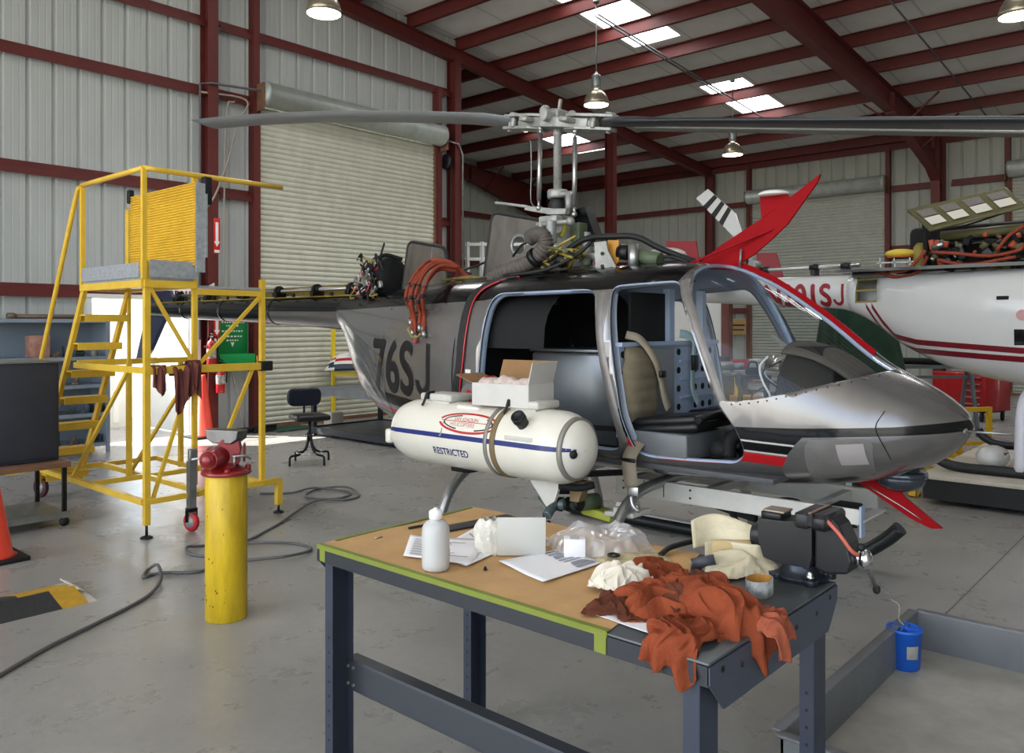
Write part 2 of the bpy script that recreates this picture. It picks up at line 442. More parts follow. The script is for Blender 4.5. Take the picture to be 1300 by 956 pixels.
mb.build('hand_chain', M_DKST, rd)
for i, (a, b) in enumerate(FD): rollup(2+i, (XF-.02, b, 0), (0, -1, 0), b-a, 4.98, (-1, 0, 0), 0, mat('dimmed grey roller slat', '#a9aaa0', .5, 0, .1, 5))  # same slat paint, darkened to stand for the weaker light at the back
# the propped-open steel door in the left wall and the frame of its opening
M_WDOOR = mat('white door paint', '#d9d8d2', .45, 0, .06, 3)
mb = MB(); mb.box((DX1-.03, YA+.66, .99), (.045, 1.2, 1.94), None, .004); mb.box((DX1-.08, YA+1.16, 1.0), (.06, .05, .14), None, .01)
dl = struct(mb.build('door_4', M_WDOOR))
mb = MB()
mb.box((DX0-.03, YA-.04, .99), (.06, .14, 1.98)); mb.box((DX1+.03, YA-.04, .99), (.06, .14, 1.98)); mb.box(((DX0+DX1)/2, YA-.04, 2.0), (DX1-DX0+.12, .14, .06))
trim(mb, M_WDOOR)
# yard outside
M_YARD = mat('bright yard concrete', '#c9c4b8', .8, 0, .1, 1.2)
t = thing('storage_container', 'white storage container standing in the yard just outside the open doorway', 'container', (3.65, 14.2, -.03), 0)
mb = MB(); mb.box((0, 0, 1.0), (4.12, 1.9, 2.0), bev=.01); mb.build('container_body', mat('container white', '#efeeea', .6), t); mb = MB(); [mb.box((-1.9+.25*k, -.955, 1.0), (.08, .02, 1.8)) for k in range(16)]; mb.build('side_rib', mat('container white', '#efeeea', .6), t)
mb = MB(); mb.box((6, 32, -.08), (60, 41.06, .1)); mb.box((-39, 0, -.08), (60, 120, .1)); mb.box((15,-38,-.08),(48,59,.1)); struct(mb.build('ground', M_YARD))
# pendant lamps
M_ALU = mat('spun aluminium', '#a59c88', .32, .8, .15, 12)
M_LENS = mat('lit lamp lens', '#ffffff', .4, emit='#fff6ea', estr=14.)
def lamp(x, y, zb, label):
    t = thing('pendant_lamp', label, 'lamp', (x, y, zb), 0, 'high bay lamps under the roof')
    mb = MB(); mb.lathe([(.205, 0), (.212, .0), (.205, .06), (.185, .13), (.14, .2), (.085, .24), (.06, .25)], n=32, cap=False)
    mb.build('lamp_shade', M_ALU, t, solid=.004)
    mb = MB(); mb.lathe([(0, -.015), (.1, -.012), (.2, .004), (.2, .012), (0, .012)], n=32); mb.build('lens', M_LENS, t)
    mb = MB(); mb.lathe([(.0, .24), (.045, .24), (.05, .28), (.075, .30), (.08, .33), (.08, .47), (.07, .5), (.03, .52), (.015, .56), (0, .56)], n=24); mb.build('ballast_housing', M_GALV, t)
    mb = MB(); h = roof_z(x)-zb-.2; mb.cyl((0, 0, .55), (0, 0, h), .012, n=8); mb.lathe([(.05, h-.02), (.05, h+.02), (0, h+.03)]); mb.build('rod', M_GALV, t)
    li = bpy.data.lights.new('bulb', 'SPOT'); li.energy = 160; li.spot_size = RAD(150); li.spot_blend = .6; li.shadow_soft_size = .18; li.color = (1, .98, .96)
    lo = bpy.data.objects.new('bulb', li); COL.objects.link(lo); lo.parent = t; lo.location = (0, 0, -.05)
    return t
lamp(5.87, 8.25, 5.37, 'aluminium pendant lamp cut off by the top edge above the roller door')
lamp(11.1, 7.98, 5.27, 'aluminium pendant lamp hanging above the rotor hub')
lamp(15.55, 7.75, 5.1, 'small distant pendant lamp just under the long rotor blade')
lamp(11.25, 1.95, 5.28, 'pendant lamp at the top right corner, partly cut off')
# conduits and cables under the roof
M_CAB = mat('grey conduit', '#5d5d60', .5, .3)
for p0, p1 in (((11.4, 8.15, roof_z(11.4)-.26), (19.5, 8.15, roof_z(19.5)-.26)), ((11.4, 8.22, roof_z(11.4)-.27), (16., 8.22, roof_z(16.)-.27)), ((11.2, 4.1, roof_z(11.2)-.25), (20.2, 4.1, roof_z(20.2)-.25))):
    mb = MB(); mb.cyl(p0, p1, .016, n=8); trim(mb, M_CAB)
mb = MB(); mb.tube([(5.86, YA-.2, 1.4), (5.86, YA-.2, 4.4), (5.86, YA-.2, 5.12), (6.0, YA-.28, 5.14), (6.8, YA-.28, 5.2), (7.1, YA-.28, 5.2)], .018, 8, k=1); trim(mb, M_CAB)
mb = MB(); mb.tube([(5.86, YA-.2, 5.0), (6.55, YA-.29, 5.0), (6.4, YA-.29, 4.6), (6.2, YA-.29, 3.9), (5.9, YA-.29, 3.3), (5.4, YA-.2, 3.15)], .014, 8); mb.tube([(6.36, YA-.29, 4.95), (6.22, YA-.28, 4.6), (6.18, YA-.28, 1.7)], .014, 8); trim(mb, mat('pale cable', '#8f887c', .6))
mb = MB(); mb.tube([(10.85, YA-.22, 5.12), (11.05, YA-.28, 5.08), (11.16, YA-.28, 4.9), (11.16, YA-.28, 2.0)], .02, 8, k=1); trim(mb, M_GALV)
# ------------------------------------------------------------------ helicopter body form (x forward of the mast, y to its left, z up)
def pchip(tab, x):
    n = len(tab)
    if x <= tab[0][0]: return tab[0][1:]
    if x >= tab[-1][0]: return tab[-1][1:]
    for i in range(n-1):
        if tab[i][0] <= x <= tab[i+1][0]: break
    out = []
    for k in range(1, len(tab[0])):
        def dl(j): return (tab[j+1][k]-tab[j][k])/(tab[j+1][0]-tab[j][0])
        def sl(j):
            if j == 0: return dl(0)
            if j == n-1: return dl(n-2)
            a, b = dl(j-1), dl(j)
            return 0 if a*b <= 0 else 2*a*b/(a+b)
        h = tab[i+1][0]-tab[i][0]; t = (x-tab[i][0])/h; a, b = tab[i][k], tab[i+1][k]
        out.append((2*t**3-3*t*t+1)*a+(t**3-2*t*t+t)*h*sl(i)+(-2*t**3+3*t*t)*b+(t**3-t*t)*h*sl(i+1))
    return out
#        s     zb    zc    zt    w     n
BODY = [(-6.45, 1.72, 1.81, 1.90, .085, 2.0), (-4.5, 1.65, 1.77, 1.89, .12, 2.0), (-2.42, 1.56, 1.72, 1.88, .17, 2.1),
        (-2.3, 1.47, 1.68, 1.88, .20, 2.2), (-2.1, 1.17, 1.55, 1.89, .27, 2.3), (-1.9, .94, 1.44, 1.90, .34, 2.4), (-1.5, .80, 1.36, 1.93, .45, 2.6),
        (-1.0, .745, 1.30, 1.96, .56, 2.8), (-.5, .715, 1.26, 1.985, .63, 3.), (0., .70, 1.24, 2.0, .655, 3.2), (.5, .695, 1.22, 2.005, .662, 3.3),
        (1.0, .695, 1.2, 2.01, .662, 3.2), (1.34, .70, 1.18, 1.985, .65, 3.), (1.6, .71, 1.14, 1.885, .62, 2.7), (1.94, .735, 1.09, 1.66, .55, 2.4),
        (2.24, .79, 1.07, 1.42, .45, 2.25), (2.47, .88, 1.085, 1.30, .315, 2.15), (2.6, .975, 1.10, 1.215, .18, 2.1), (2.66, 1.06, 1.11, 1.155, .06, 2.0), (2.675, 1.10, 1.11, 1.12, .012, 2.)]
def sect(s): return pchip(BODY, s)
def half_w(s, z):
    zb, zc, zt, w, n = sect(s); h = (zt-zc) if z > zc else (zc-zb)
    q = abs(z-zc)/h
    return 0. if q >= 1 else w*(1-q**n)**(1/n)
def loft(s0, s1, ds=.05, na=72):
    bm = bmesh.new(); k = max(2, int((s1-s0)/ds)); rings = []
    ss = [s0+(s1-s0)*i/k for i in range(k+1)]
    if s1 > 2.5: ss = [s for s in ss if s < 2.3]+[2.3, 2.36, 2.42, 2.47, 2.52, 2.56, 2.6, 2.63, 2.65, 2.663, 2.671, 2.675]
    for s in ss:
        zb, zc, zt, w, n = sect(s); r = []
        for j in range(na):
            t = 2*pi*(j+.5)/na; c, d = cos(t), sin(t)
            y = w*math.copysign(abs(c)**(2/n), c); z = zc+((zt-zc) if d > 0 else (zc-zb))*math.copysign(abs(d)**(2/n), d)
            r.append(bm.verts.new((s, y, z)))
        rings.append(r)
    for a, b in zip(rings, rings[1:]):
        for j in range(na):
            f = bm.faces.new((a[j], a[(j+1) % na], b[(j+1) % na], b[j])); f.smooth = True
    if s1 > 2.5: bm.faces.new(rings[-1])
    return bm
def inside(p, poly):
    x, y = p; c = False; n = len(poly)
    for i in range(n):
        x1, y1 = poly[i]; x2, y2 = poly[(i+1) % n]
        if (y1 > y) != (y2 > y) and x < (x2-x1)*(y-y1)/(y2-y1)+x1: c = not c
    return c
def cut(bm, poly, side=0):
    """slice the skin along a side-view outline; returns the faces within it (side -1 right, 1 left, 0 both)"""
    x0, x1 = min(p[0] for p in poly)-.001, max(p[0] for p in poly)+.001; z0, z1 = min(p[1] for p in poly)-.001, max(p[1] for p in poly)+.001
    ok = lambda f, y: side == 0 or y*side > 0
    n = len(poly)
    for i in range(n):
        a, b = poly[i], poly[(i+1) % n]
        e0, e1 = min(a[0], b[0])-.06, max(a[0], b[0])+.06; g0, g1 = min(a[1], b[1])-.06, max(a[1], b[1])+.06
        F = []
        for f in bm.faces:
            X = [v.co.x for v in f.verts]; Z = [v.co.z for v in f.verts]
            if max(X) < e0 or min(X) > e1 or max(Z) < g0 or min(Z) > g1: continue
            if ok(f, f.calc_center_median().y): F.append(f)
        E_ = {e for f in F for e in f.edges}; V_ = {v for f in F for v in f.verts}
        bmesh.ops.bisect_plane(bm, geom=F+list(E_)+list(V_), dist=1e-5, plane_co=(a[0], 0, a[1]), plane_no=(b[1]-a[1], 0, a[0]-b[0]))
    R = []
    for f in bm.faces:
        c = f.calc_center_median()
        if x0 < c.x < x1 and z0 < c.z < z1 and ok(f, c.y) and inside((c.x, c.z), poly): R.append(f)
    return R
def rounded(poly, r=.06, k=4):
    out = []; n = len(poly)
    for i in range(n):
        p = Vector(poly[i]); a = Vector(poly[i-1]); b = Vector(poly[(i+1) % n])
        ra = min(r, (a-p).length*.45); rb = min(r, (b-p).length*.45)
        p0 = p+(a-p).normalized()*ra; p1 = p+(b-p).normalized()*rb
        for j in range(k+1):
            t = j/k; q = p0*(1-t)**2+p*2*t*(1-t)+p1*t*t; out.append((q.x, q.y))
    return out
M_SIL = mat('warm silver paint', '#7f7c7b', .24, .62, .08, 5, coat=.5)
M_GBLK = mat('gloss black paint', '#0b0b0d', .22, .0, coat=.25, spec=.35)
M_RED2 = mat('red stripe paint', '#b01820', .3, 0, coat=.4)
M_WHT2 = mat('white stripe paint', '#b9b4ad', .35)
M_PATCH = mat('grey primer patch', '#6f6c69', .5, 0, .15, 8)
M_PRIM = mat('blue grey interior primer', '#98a7bf', .5, 0, .12, 7)
M_CABK = mat('black cabin lining', '#0b0b0c', .8)
M_WSP = mat('red cutter paint', '#8a0a12', .6, 0, .1, 6, spec=.1)
M_ZCY = mat('zinc chromate yellow', '#8c7a35', .55, 0, .3, 10)
M_ALUM = mat('brushed alloy', '#a7a7a6', .3, .85, .12, 9)
M_PALE = mat('pale grey enamel', '#979793', .42, .25, .3, 14)
M_OLIVE = mat('olive drab fabric', '#6f6553', .9, 0, .15, 9)
M_BLT = mat('tan webbing', '#8d8270', .9, 0, .12, 14)
M_TANBL = mat('pale blue webbing', '#93a9ae', .8, 0, .1, 14)
M_HOSE = mat('orange fire sleeve', '#873720', .75, 0, .25, 25, .1, 80)
M_DUCT = mat('brown ribbed duct', '#57504a', .8, 0, .2, 14)
def glass_mat():
    m = bpy.data.materials.new('acrylic windshield'); m.use_nodes = True; nt = m.node_tree; N = nt.nodes; L = nt.links
    N.remove(N['Principled BSDF']); out = N['Material Output']
    tr = N.new('ShaderNodeBsdfTransparent'); tr.inputs[0].default_value = (.90, .92, .92, 1)
    gl = N.new('ShaderNodeBsdfGlossy'); gl.inputs['Roughness'].default_value = .02; gl.inputs[0].default_value = (1, 1, 1, 1)
    lw = N.new('ShaderNodeLayerWeight'); lw.inputs[0].default_value = .5
    pw = N.new('ShaderNodeMath'); pw.operation = 'POWER'; pw.inputs[1].default_value = 5.; L.new(lw.outputs['Facing'], pw.inputs[0])
    ma = N.new('ShaderNodeMath'); ma.operation = 'MULTIPLY_ADD'; ma.inputs[1].default_value = .4; ma.inputs[2].default_value = .02; L.new(pw.outputs[0], ma.inputs[0])
    mx = N.new('ShaderNodeMixShader'); L.new(ma.outputs[0], mx.inputs[0]); L.new(tr.outputs[0], mx.inputs[1]); L.new(gl.outputs[0], mx.inputs[2])
    L.new(mx.outputs[0], out.inputs[0]); return m
M_GLASS = glass_mat()
HX, HYY = 4.63, 3.67
def H(px, py, y=0.):
    p = onX(px, py, HX+y); return Vector((HYY-p.y, y, p.z))
heli = thing('helicopter', 'silver and black helicopter under repair with open cabin, two-blade rotor and white side tank', 'helicopter', (HX, HYY, 0), -pi/2)
FRONT = rounded([(.855, 1.855), (1.275, 1.875), (1.46, 1.5), (1.575, 1.21), (1.69, 1.06), (1.725, .94), (1.66, .87), (1.15, .855), (1.065, .88), (.985, 1.1)], .05)
REAR = rounded([(-.12, 1.835), (.74, 1.84), (.80, 1.6), (.97, .93), (.93, .87), (-.1, .87), (-.2, 1.0)], .09, 5)
WSH = [(1.325, 1.93), (1.345, 2.2), (2.6, 2.2), (2.6, 1.46), (2.40, 1.415), (2.24, 1.355), (2.03, 1.295), (1.85, 1.243), (1.70, 1.215), (1.635, 1.212), (1.60, 1.235)]
LWIN = rounded([(.36, 1.80), (.70, 1.80), (.76, 1.46), (.36, 1.44)], .06, 5)
bm = loft(-2.42, 2.675)
# paint
for f in cut(bm, [(-2.5, 1.745), (-1.2, 1.765), (-.2, 1.785), (-.1, 1.80), (.9, 1.835), (1.27, 1.868), (1.33, 2.2), (-2.5, 2.2)]): f.material_index = 1
for f in cut(bm, [(1.60, 1.075), (2.0, 1.088), (2.4, 1.112), (2.7, 1.145), (2.7, 1.09), (2.4, 1.068), (2.01, 1.042), (1.97, 1.0), (1.60, 1.02)]): f.material_index = 1
for f in cut(bm, [(1.60, 1.01), (1.965, .99), (1.93, .945), (1.60, .965)]): f.material_index = 1
for f in cut(bm, [(1.60, 1.02), (1.97, 1.0), (1.965, .99), (1.60, 1.01)]): f.material_index = 3
for f in cut(bm, [(1.60, .965), (1.93, .945), (1.925, .935), (1.60, .955)]): f.material_index = 3
for f in cut(bm, [(1.70, .945), (1.925, .93), (1.89, .875), (1.62, .895), (1.45, .87), (1.2, .858), (1.2, .848), (1.62, .868), (1.68, .9)]): f.material_index = 2
for f in cut(bm, [(-2.2, 1.16), (-1.4, 1.09), (-.2, .99), (-.2, .90), (-1.4, 1.0), (-2.2, 1.09)]): f.material_index = 1
for f in cut(bm, [(-2.2, 1.05), (-1.4, .96), (-.5, .88), (-.5, .86), (-1.4, .93), (-2.2, 1.02)]): f.material_index = 2
for f in cut(bm, [(.97, 1.13), (1.03, 1.13), (1.10, .97), (1.0, .97)]): f.material_index = 1
for f in cut(bm, [(1.01, .96), (1.10, .96), (1.14, .90), (1.03, .90)]): f.material_index = 2
# grey patches and scuffed panel on the lower nose
for f in cut(bm, rounded([(2.02, 1.03), (2.32, 1.05), (2.30, .86), (2.0, .80)], .04)): f.material_index = 4
# openings
bmesh.ops.delete(bm, geom=cut(bm, FRONT), context='FACES_ONLY')
bmesh.ops.delete(bm, geom=cut(bm, REAR, -1), context='FACES_ONLY')
bmesh.ops.delete(bm, geom=cut(bm, LWIN, 1), context='FACES_ONLY')
ws = cut(bm, WSH)
for y in (-.02, .02):
    E_ = {e for f in ws for e in f.edges}; V_ = {v for f in ws for v in f.verts}
    bmesh.ops.bisect_plane(bm, geom=ws+list(E_)+list(V_), dist=1e-5, plane_co=(0, y, 0), plane_no=(0, 1, 0))
    ws = [f for f in bm.faces if inside((f.calc_center_median().x, f.calc_center_median().z), WSH)]
mb = MB()
for f in ws:
    if abs(f.calc_center_median().y) > .02: mb.add([v.co.copy() for v in f.verts], [tuple(range(len(f.verts)))], 0, True)
wind = mb.build('windshield', M_GLASS, heli, weld=1e-4)
bmesh.ops.delete(bm, geom=[f for f in ws if abs(f.calc_center_median().y) > .02], context='FACES_ONLY')
bmesh.ops.delete(bm, geom=[v for v in bm.verts if not v.link_faces], context='VERTS')
mb = MB(); mb.bm.free(); mb.bm = bm
ol = [M_SIL, M_GBLK, M_RED2, M_WHT2, M_PATCH]
fus = mb.build('fuselage', ol+[M_PRIM]*5, heli)
md = fus.modifiers.new('skin', 'SOLIDIFY'); md.thickness = .022; md.offset = -1; md.material_offset = 5; md.material_offset_rim = 5
bm = loft(-6.45, -2.40, .09, 40)
for f in cut(bm, [(-6.6, 1.79), (-2.3, 1.735), (-2.3, 2.1), (-6.6, 2.1)]): f.material_index = 1
for f in cut(bm, [(-6.6, 1.5), (-3.75, 1.5), (-3.6, 1.9), (-6.6, 1.9)]): f.material_index = 1
mb = MB(); mb.bm.free(); mb.bm = bm
boom = mb.build('tail_boom', [M_SIL, M_GBLK], heli)
mb = MB()
for s in (-3.6, -4.6, -5.5): 
    zb, zc, zt, w_, n_ = sect(s); mb.lathe([(w_+.004, -.02), (w_+.006, 0), (w_+.004, .02)], (s, 0, zc), (1, 0, 0), 32, 0, sc=(1, (zt-zb)/2/w_))
mb.build('joint_ring', M_GBLK, boom)
# door frames: seal tubes that follow the openings
def dens(poly, ds=.03):
    out = []
    for a, b in zip(poly, poly[1:]+poly[:1]):
        k = max(1, int(math.hypot(b[0]-a[0], b[1]-a[1])/ds)); out += [(a[0]+(b[0]-a[0])*i/k, a[1]+(b[1]-a[1])*i/k) for i in range(k)]
    return out
def on_skin(poly, side, off=.0): return [Vector((s, side*(half_w(s, z)+off), z)) for s, z in poly]
for P, side, nm in ((FRONT, -1, 'front_door_frame'), (FRONT, 1, 'front_door_frame'), (REAR, -1, 'rear_door_frame')):
    mb = MB(); q = on_skin(dens(P), side, -.012); n = len(q); ins = []
    cx_ = sum(p[0] for p in P)/n; cz_ = sum(p[1] for p in P)/n
    V = []
    for p in q:
        d = Vector((cx_-p.x, 0, cz_-p.z)).normalized()
        V += [p, p+Vector((0, -side*.02, 0))+d*.02, p+Vector((0, -side*.045, 0))+d*.026, p+Vector((0, -side*.06, 0))-d*.01]
    mb.add(V, [(4*i+k, 4*((i+1) % n)+k, 4*((i+1) % n)+k+1, 4*i+k+1) for i in range(n) for k in range(3)], 0, True)
    mb.tube(q, .006, 6, 1, k=1, closed=True)
    mb.build(nm, [mat('grey blue jamb', '#7f8693', .45, .2, .1, 9) if P is FRONT else M_PRIM, M_BLK], heli)
# smooth cover strips over the door posts
M_POST = mat('scuffed post alloy', '#77726e', .42, .35, .2, 9)
def strip(name, line, w_, m, side=-1, off=.005):
    L = catmull([Vector((s, 0, z)) for s, z in line], 10); V = []
    for i, p in enumerate(L):
        d = (L[min(i+1, len(L)-1)]-L[max(i-1, 0)]).normalized(); n_ = Vector((d.z, 0, -d.x))
        for k in range(5):
            q = p+n_*w_*(k/4-.5); V.append(Vector((q.x, side*(half_w(q.x, q.z)+off-(.008 if k in (0, 4) else 0)), q.z)))
    mb = MB(); mb.add(V, [(5*i+k, 5*i+k+1, 5*i+k+6, 5*i+k+5) for i in range(len(L)-1) for k in range(4)], 0, True); return mb.build(name, m, heli, fix=False)
for sd in (-1, 1): strip('windshield_post', [(1.300, 1.88), (1.42, 1.66), (1.52, 1.43), (1.585, 1.26), (1.605, 1.21)], .046, M_POST, sd)
strip('door_post', [(.792, 1.815), (.808, 1.7), (.862, 1.42), (.945, 1.12), (1.0, .93)], .06, M_POST)
# centre post of the windshield with the red cable deflector, and edge rivet strip
ctr = [(1.36, sect(1.36)[2]), (1.5, sect(1.5)[2]), (1.65, sect(1.65)[2]), (1.8, sect(1.8)[2]), (1.95, sect(1.95)[2]), (2.1, sect(2.1)[2]), (2.2, sect(2.2)[2])]
mb = MB()
P = [Vector((s, 0, z)) for s, z in ctr]; V = []
for i, p in enumerate(P):
    V += [p+Vector((0, -.022, .004)), p+Vector((0, -.012, .02)), p+Vector((0, 0, .034)), p+Vector((0, .012, .02)), p+Vector((0, .022, .004))]
mb.add(V, [(5*i+k, 5*i+k+1, 5*i+k+6, 5*i+k+5) for i in range(len(P)-1) for k in range(4)]+[(0, 1, 2, 3, 4), tuple(range(5*len(P)-5, 5*len(P)))], 0, False)
tag(mb.build('windshield_deflector', M_WSP, heli), 'red deflector strip down the windshield centre')
mb = MB()      # rivet line below the windshield
for side in (-1, 1):
    for s, z in [(1.66+.045*i, 0) for i in range(17)]:
        zz = next((WSH[j][1]+(WSH[j+1][1]-WSH[j][1])*(s-WSH[j][0])/(WSH[j+1][0]-WSH[j][0]) for j in range(3, 9) if WSH[j+1][0] <= s <= WSH[j][0]), None)
        if zz is None: continue
        zz -= .018
        if half_w(s, zz) > .03: mb.ell((s, side*(half_w(s, zz)+.001), zz), .005, n=6)
mb.build('rivet_line', M_DKST, fus)
# registration and stencils on the right flank
from mathutils.bvhtree import BVHTree
def skin_text(mb, body, size, s0, z0, slope=0., sx=1., off=.004, bold=.0, side=-1, rng=(-2.4, -.1)):
    lb = loft(rng[0], rng[1], .04, 120); bv = BVHTree.FromBMesh(lb)
    V, F = text_faces(body, size, 0, bold); t = bmesh.new(); vs = [t.verts.new((v.x*sx, 0, v.y)) for v in V]
    for f in F:
        try: t.faces.new([vs[i] for i in f])
        except ValueError: pass
    mx = max(v.x*sx for v in V)
    for k in range(1, 40):
        x = k*.04
        if x > mx: break
        bmesh.ops.bisect_plane(t, geom=t.faces[:]+t.edges[:]+t.verts[:], plane_co=(x, 0, 0), plane_no=(1, 0, 0))
    for k in range(1, 12):
        if k*.04 > size: break
        bmesh.ops.bisect_plane(t, geom=t.faces[:]+t.edges[:]+t.verts[:], plane_co=(0, 0, k*.04), plane_no=(0, 0, 1))
    for v in t.verts:
        s = s0+v.co.x; z = z0+v.co.z+slope*v.co.x; h = bv.ray_cast(Vector((s, side*2, z)), Vector((0, -side, 0)))[0]; v.co = Vector((s, (h.y if h else side*half_w(s, z))+side*off, z))
    lb.free(); t.verts.index_update(); mb.add([v.co.copy() for v in t.verts], [[v.index for v in f.verts] for f in t.faces]); t.free()
mb = MB(); skin_text(mb, '76SJ', .56, -1.56, 1.115, -.03, .80, bold=.014)
mb.build('registration_letters', mat('faded black lettering', '#101014', .5, 0, .2, 20), fus, fix=False)
mb = MB()      # white decal and red-ringed fuel filler
s, z = -.27, 1.30; mb.box((s, -half_w(s, z)-.002, z), (.05, .003, .025)); tag(mb.build('decal', mat('white decal', '#dcdad4', .5), fus), 'small white placard')
mb = MB(); s, z = -.25, 1.13; y = -half_w(s, z)
mb.lathe([(.0, .012), (.085, .012), (.09, .0)], (s, y, z), (0, -1, 0), 28, 0); mb.lathe([(0, .02), (.04, .02), (.045, .012)], (s, y, z), (0, -1, 0), 20, 1)
mb.build('fuel_filler', [M_PATCH, M_RED2], fus)
mb = MB(); s, z = 2.16, .965      # taped square on the nose
mb.grid(8, 8, lambda u, v: Vector((s+.12*u+.01*v, -half_w(s+.12*u+.01*v, z+.05-.11*v+.012*u)-.006, z+.05-.11*v+.012*u))); tag(mb.build('nose_patch', mat('pinkish grey tape patch', '#9b9492', .7), fus), 'pale taped square on the lower nose')
mb = MB()
for s0, z0, w_, h_ in ((-.75, 1.60, .5, .0), ):
    pass
mb.tube([Vector((s, -half_w(s, z)-.001, z)) for s, z in ((-.40, 1.83), (-.42, 1.5), (-.44, 1.2), (-.44, .95))], .004, 4)
mb.tube([Vector((s, -half_w(s, z)-.001, z)) for s, z in ((-1.35, 1.75), (-1.38, 1.5), (-1.4, 1.2), (-1.38, .95))], .003, 4)
mb.tube([Vector((s, -half_w(s, z)-.001, z)) for s, z in ((2.36, 1.19), (2.33, 1.11), (2.36, 1.02), (2.38, .95))], .003, 4)
mb.build('panel_seam', M_DKST, fus)
# black cable loom taped down the flank
mb = MB()
for k, (dx, m_) in enumerate(((0, 0), (.022, 0), (.04, 1), (-.018, 0))):
    P = [(-.05+dx, 1.95), (-.18+dx, 1.93), (-.30+dx, 1.86), (-.33+dx, 1.75), (-.335+dx, 1.55), (-.35+dx*.9, 1.35), (-.38+dx, 1.2), (-.41+dx*1.4, 1.05)]
    mb.tube([Vector((s, -max(half_w(s, z), .25)-.014, z)) for s, z in P], .013 if m_ == 0 else .006, 8, m_)
mb.build('cable_loom', [M_BLK, M_RED2], heli)
# ------------------------------------------------------------------ cabin
mb = MB(); mb.box((.62, 0, .80), (2.5, 1.12, .03), bev=.004); mb.build('cabin_floor', mat('dark grey cabin floor', '#4a4b4e', .6, 0, .15, 9), heli)
mb = MB()      # perforated seat-back bulkhead
bz0, bz1 = .95, 1.50
mb.box((.92, .0, (bz0+bz1)/2), (.02, 1.18, bz1-bz0)); mb.box((.935, 0, bz1), (.05, 1.2, .025))
for z in (1.02, 1.14, 1.26, 1.38): mb.box((.938, .33, z), (.016, .44, .012))
bulk = mb.build('seat_bulkhead', M_PRIM, heli)
for i, z in enumerate((1.08, 1.2, 1.32, 1.44)):
    for y in (-.55, .10, .32, .42, .52): mb = MB(); mb.cyl((.925, y, z), (.9335, y, z), .022, n=14); mb.build('lightening_hole', M_CABK, bulk)
mb = MB(); mb.box((.945, -.12, 1.22), (.016, .26, .5), bev=.004); tag(mb.build('plain_panel', mat('plain grey panel', '#7c8087', .45, .2), bulk), 'smooth grey panel')
mb = MB(); mb.box((.9, .46, 1.67), (.05, .05, .36)); mb.build('bulkhead_post', M_PRIM, heli)
mb = MB(); mb.box((.9, .03, 1.67), (.05, .06, .36)); mb.build('bulkhead_post', M_PRIM, heli)
mb = MB(); mb.box((.88, -.20, 1.66), (.02, .40, .32)); mb.build('tinted_screen', M_CABK, heli)
mb = MB()      # quilted back cushion
def cush(u, v):
    y = 0; z = 1.02+.47*v; x = .955+.07*(1-(2*u-1)**4)*(1-(2*v-1)**6)+.006*sin(v*40)
    wv = 1-.25*max(0, v-.7)/.3
    return (x, -.41+(u-.5)*.36*wv, z)
mb.grid(14, 20, cush); mb.build('back_cushion', M_OLIVE, heli, solid=.03)
mb = MB()
for y in (-.34, .3):
    mb.box((1.2, y, 1.02), (.46, .44, .05), Matrix.Rotation(RAD(-7), 3, 'Y'), .02); mb.box((1.2, y, 1.06), (.42, .40, .055), Matrix.Rotation(RAD(-7), 3, 'Y'), .025, seg=3)
    mb.tube([(1.42, y-.2, 1.08), (1.44, y, 1.11), (1.42, y+.2, 1.08)], .02, 8)
mb.build('seat_pan', mat('black vinyl', '#121213', .45, 0, .2, 14), heli)
mb = MB(); mb.box((1.19, -.34, .925), (.36, .46, .15), bev=.01); mb.box((1.19, .32, .92), (.36, .44, .15), bev=.01); mb.build('seat_base', mat('grey seat box', '#6a6c6e', .5, .2, .1, 8), heli)
mb = MB()
mb.tube([(1.55, -.42, .88), (1.55, -.4, .97), (1.6, -.34, 1.0), (1.66, -.3, .95), (1.68, -.28, .88)], .04, 10); mb.ell((1.5, -.42, .92), (.06, .05, .05)); mb.tube([(1.5, -.3, .86), (1.55, -.28, 1.2), (1.53, -.26, 1.28)], .014, 8); mb.ell((1.53, -.26, 1.3), (.022, .022, .04))
mb.build('control_stick', M_CABK, heli)
def belt(name, m, pts, w, nrm, lab=None, buckle=None):
    P = catmull(pts, 6); V = []
    for i, p in enumerate(P):
        t = (P[min(i+1, len(P)-1)]-P[max(i-1, 0)]).normalized(); sd = t.cross(Vector(nrm)).normalized()
        V += [p-sd*w/2, p+sd*w/2]
    mb = MB(); mb.add(V, [(2*i, 2*i+2, 2*i+3, 2*i+1) for i in range(len(P)-1)], 0, True)
    o = mb.build(name, m, heli, solid=.004)
    if lab: tag(o, lab)
    if buckle is not None:
        b = MB(); c, sz, R = buckle; b.box(c, sz, R, .004); b.build('buckle', M_DKST, o)
    return o
belt('shoulder_harness', M_BLT, [(.92, -.50, 1.56), (.99, -.45, 1.53), (1.05, -.39, 1.42), (1.06, -.33, 1.3), (1.07, -.30, 1.18), (1.08, -.27, 1.1)], .05, (1, -.3, .1), 'tan harness over the brown cushion', ((1.07, -.33, 1.32), (.02, .06, .04), None))
belt('shoulder_harness', M_TANBL, [(.94, .10, 1.56), (.98, .14, 1.55), (1.0, .19, 1.5), (.99, .19, 1.35), (.98, .20, 1.2), (1.0, .25, 1.09)], .055, (1, 0, 0), 'pale blue harness on the perforated panel', ((1.0, .19, 1.37), (.02, .07, .1), None))
belt('lap_belt', M_BLT, [(1.05, -.50, .97), (1.06, -.62, .91), (1.07, -.69, .86), (1.08, -.705, .78), (1.10, -.71, .70)], .085, (-.2, 1, 0), 'tan lap belt hanging out over the door sill', ((1.07, -.70, .845), (.09, .012, .022), None))
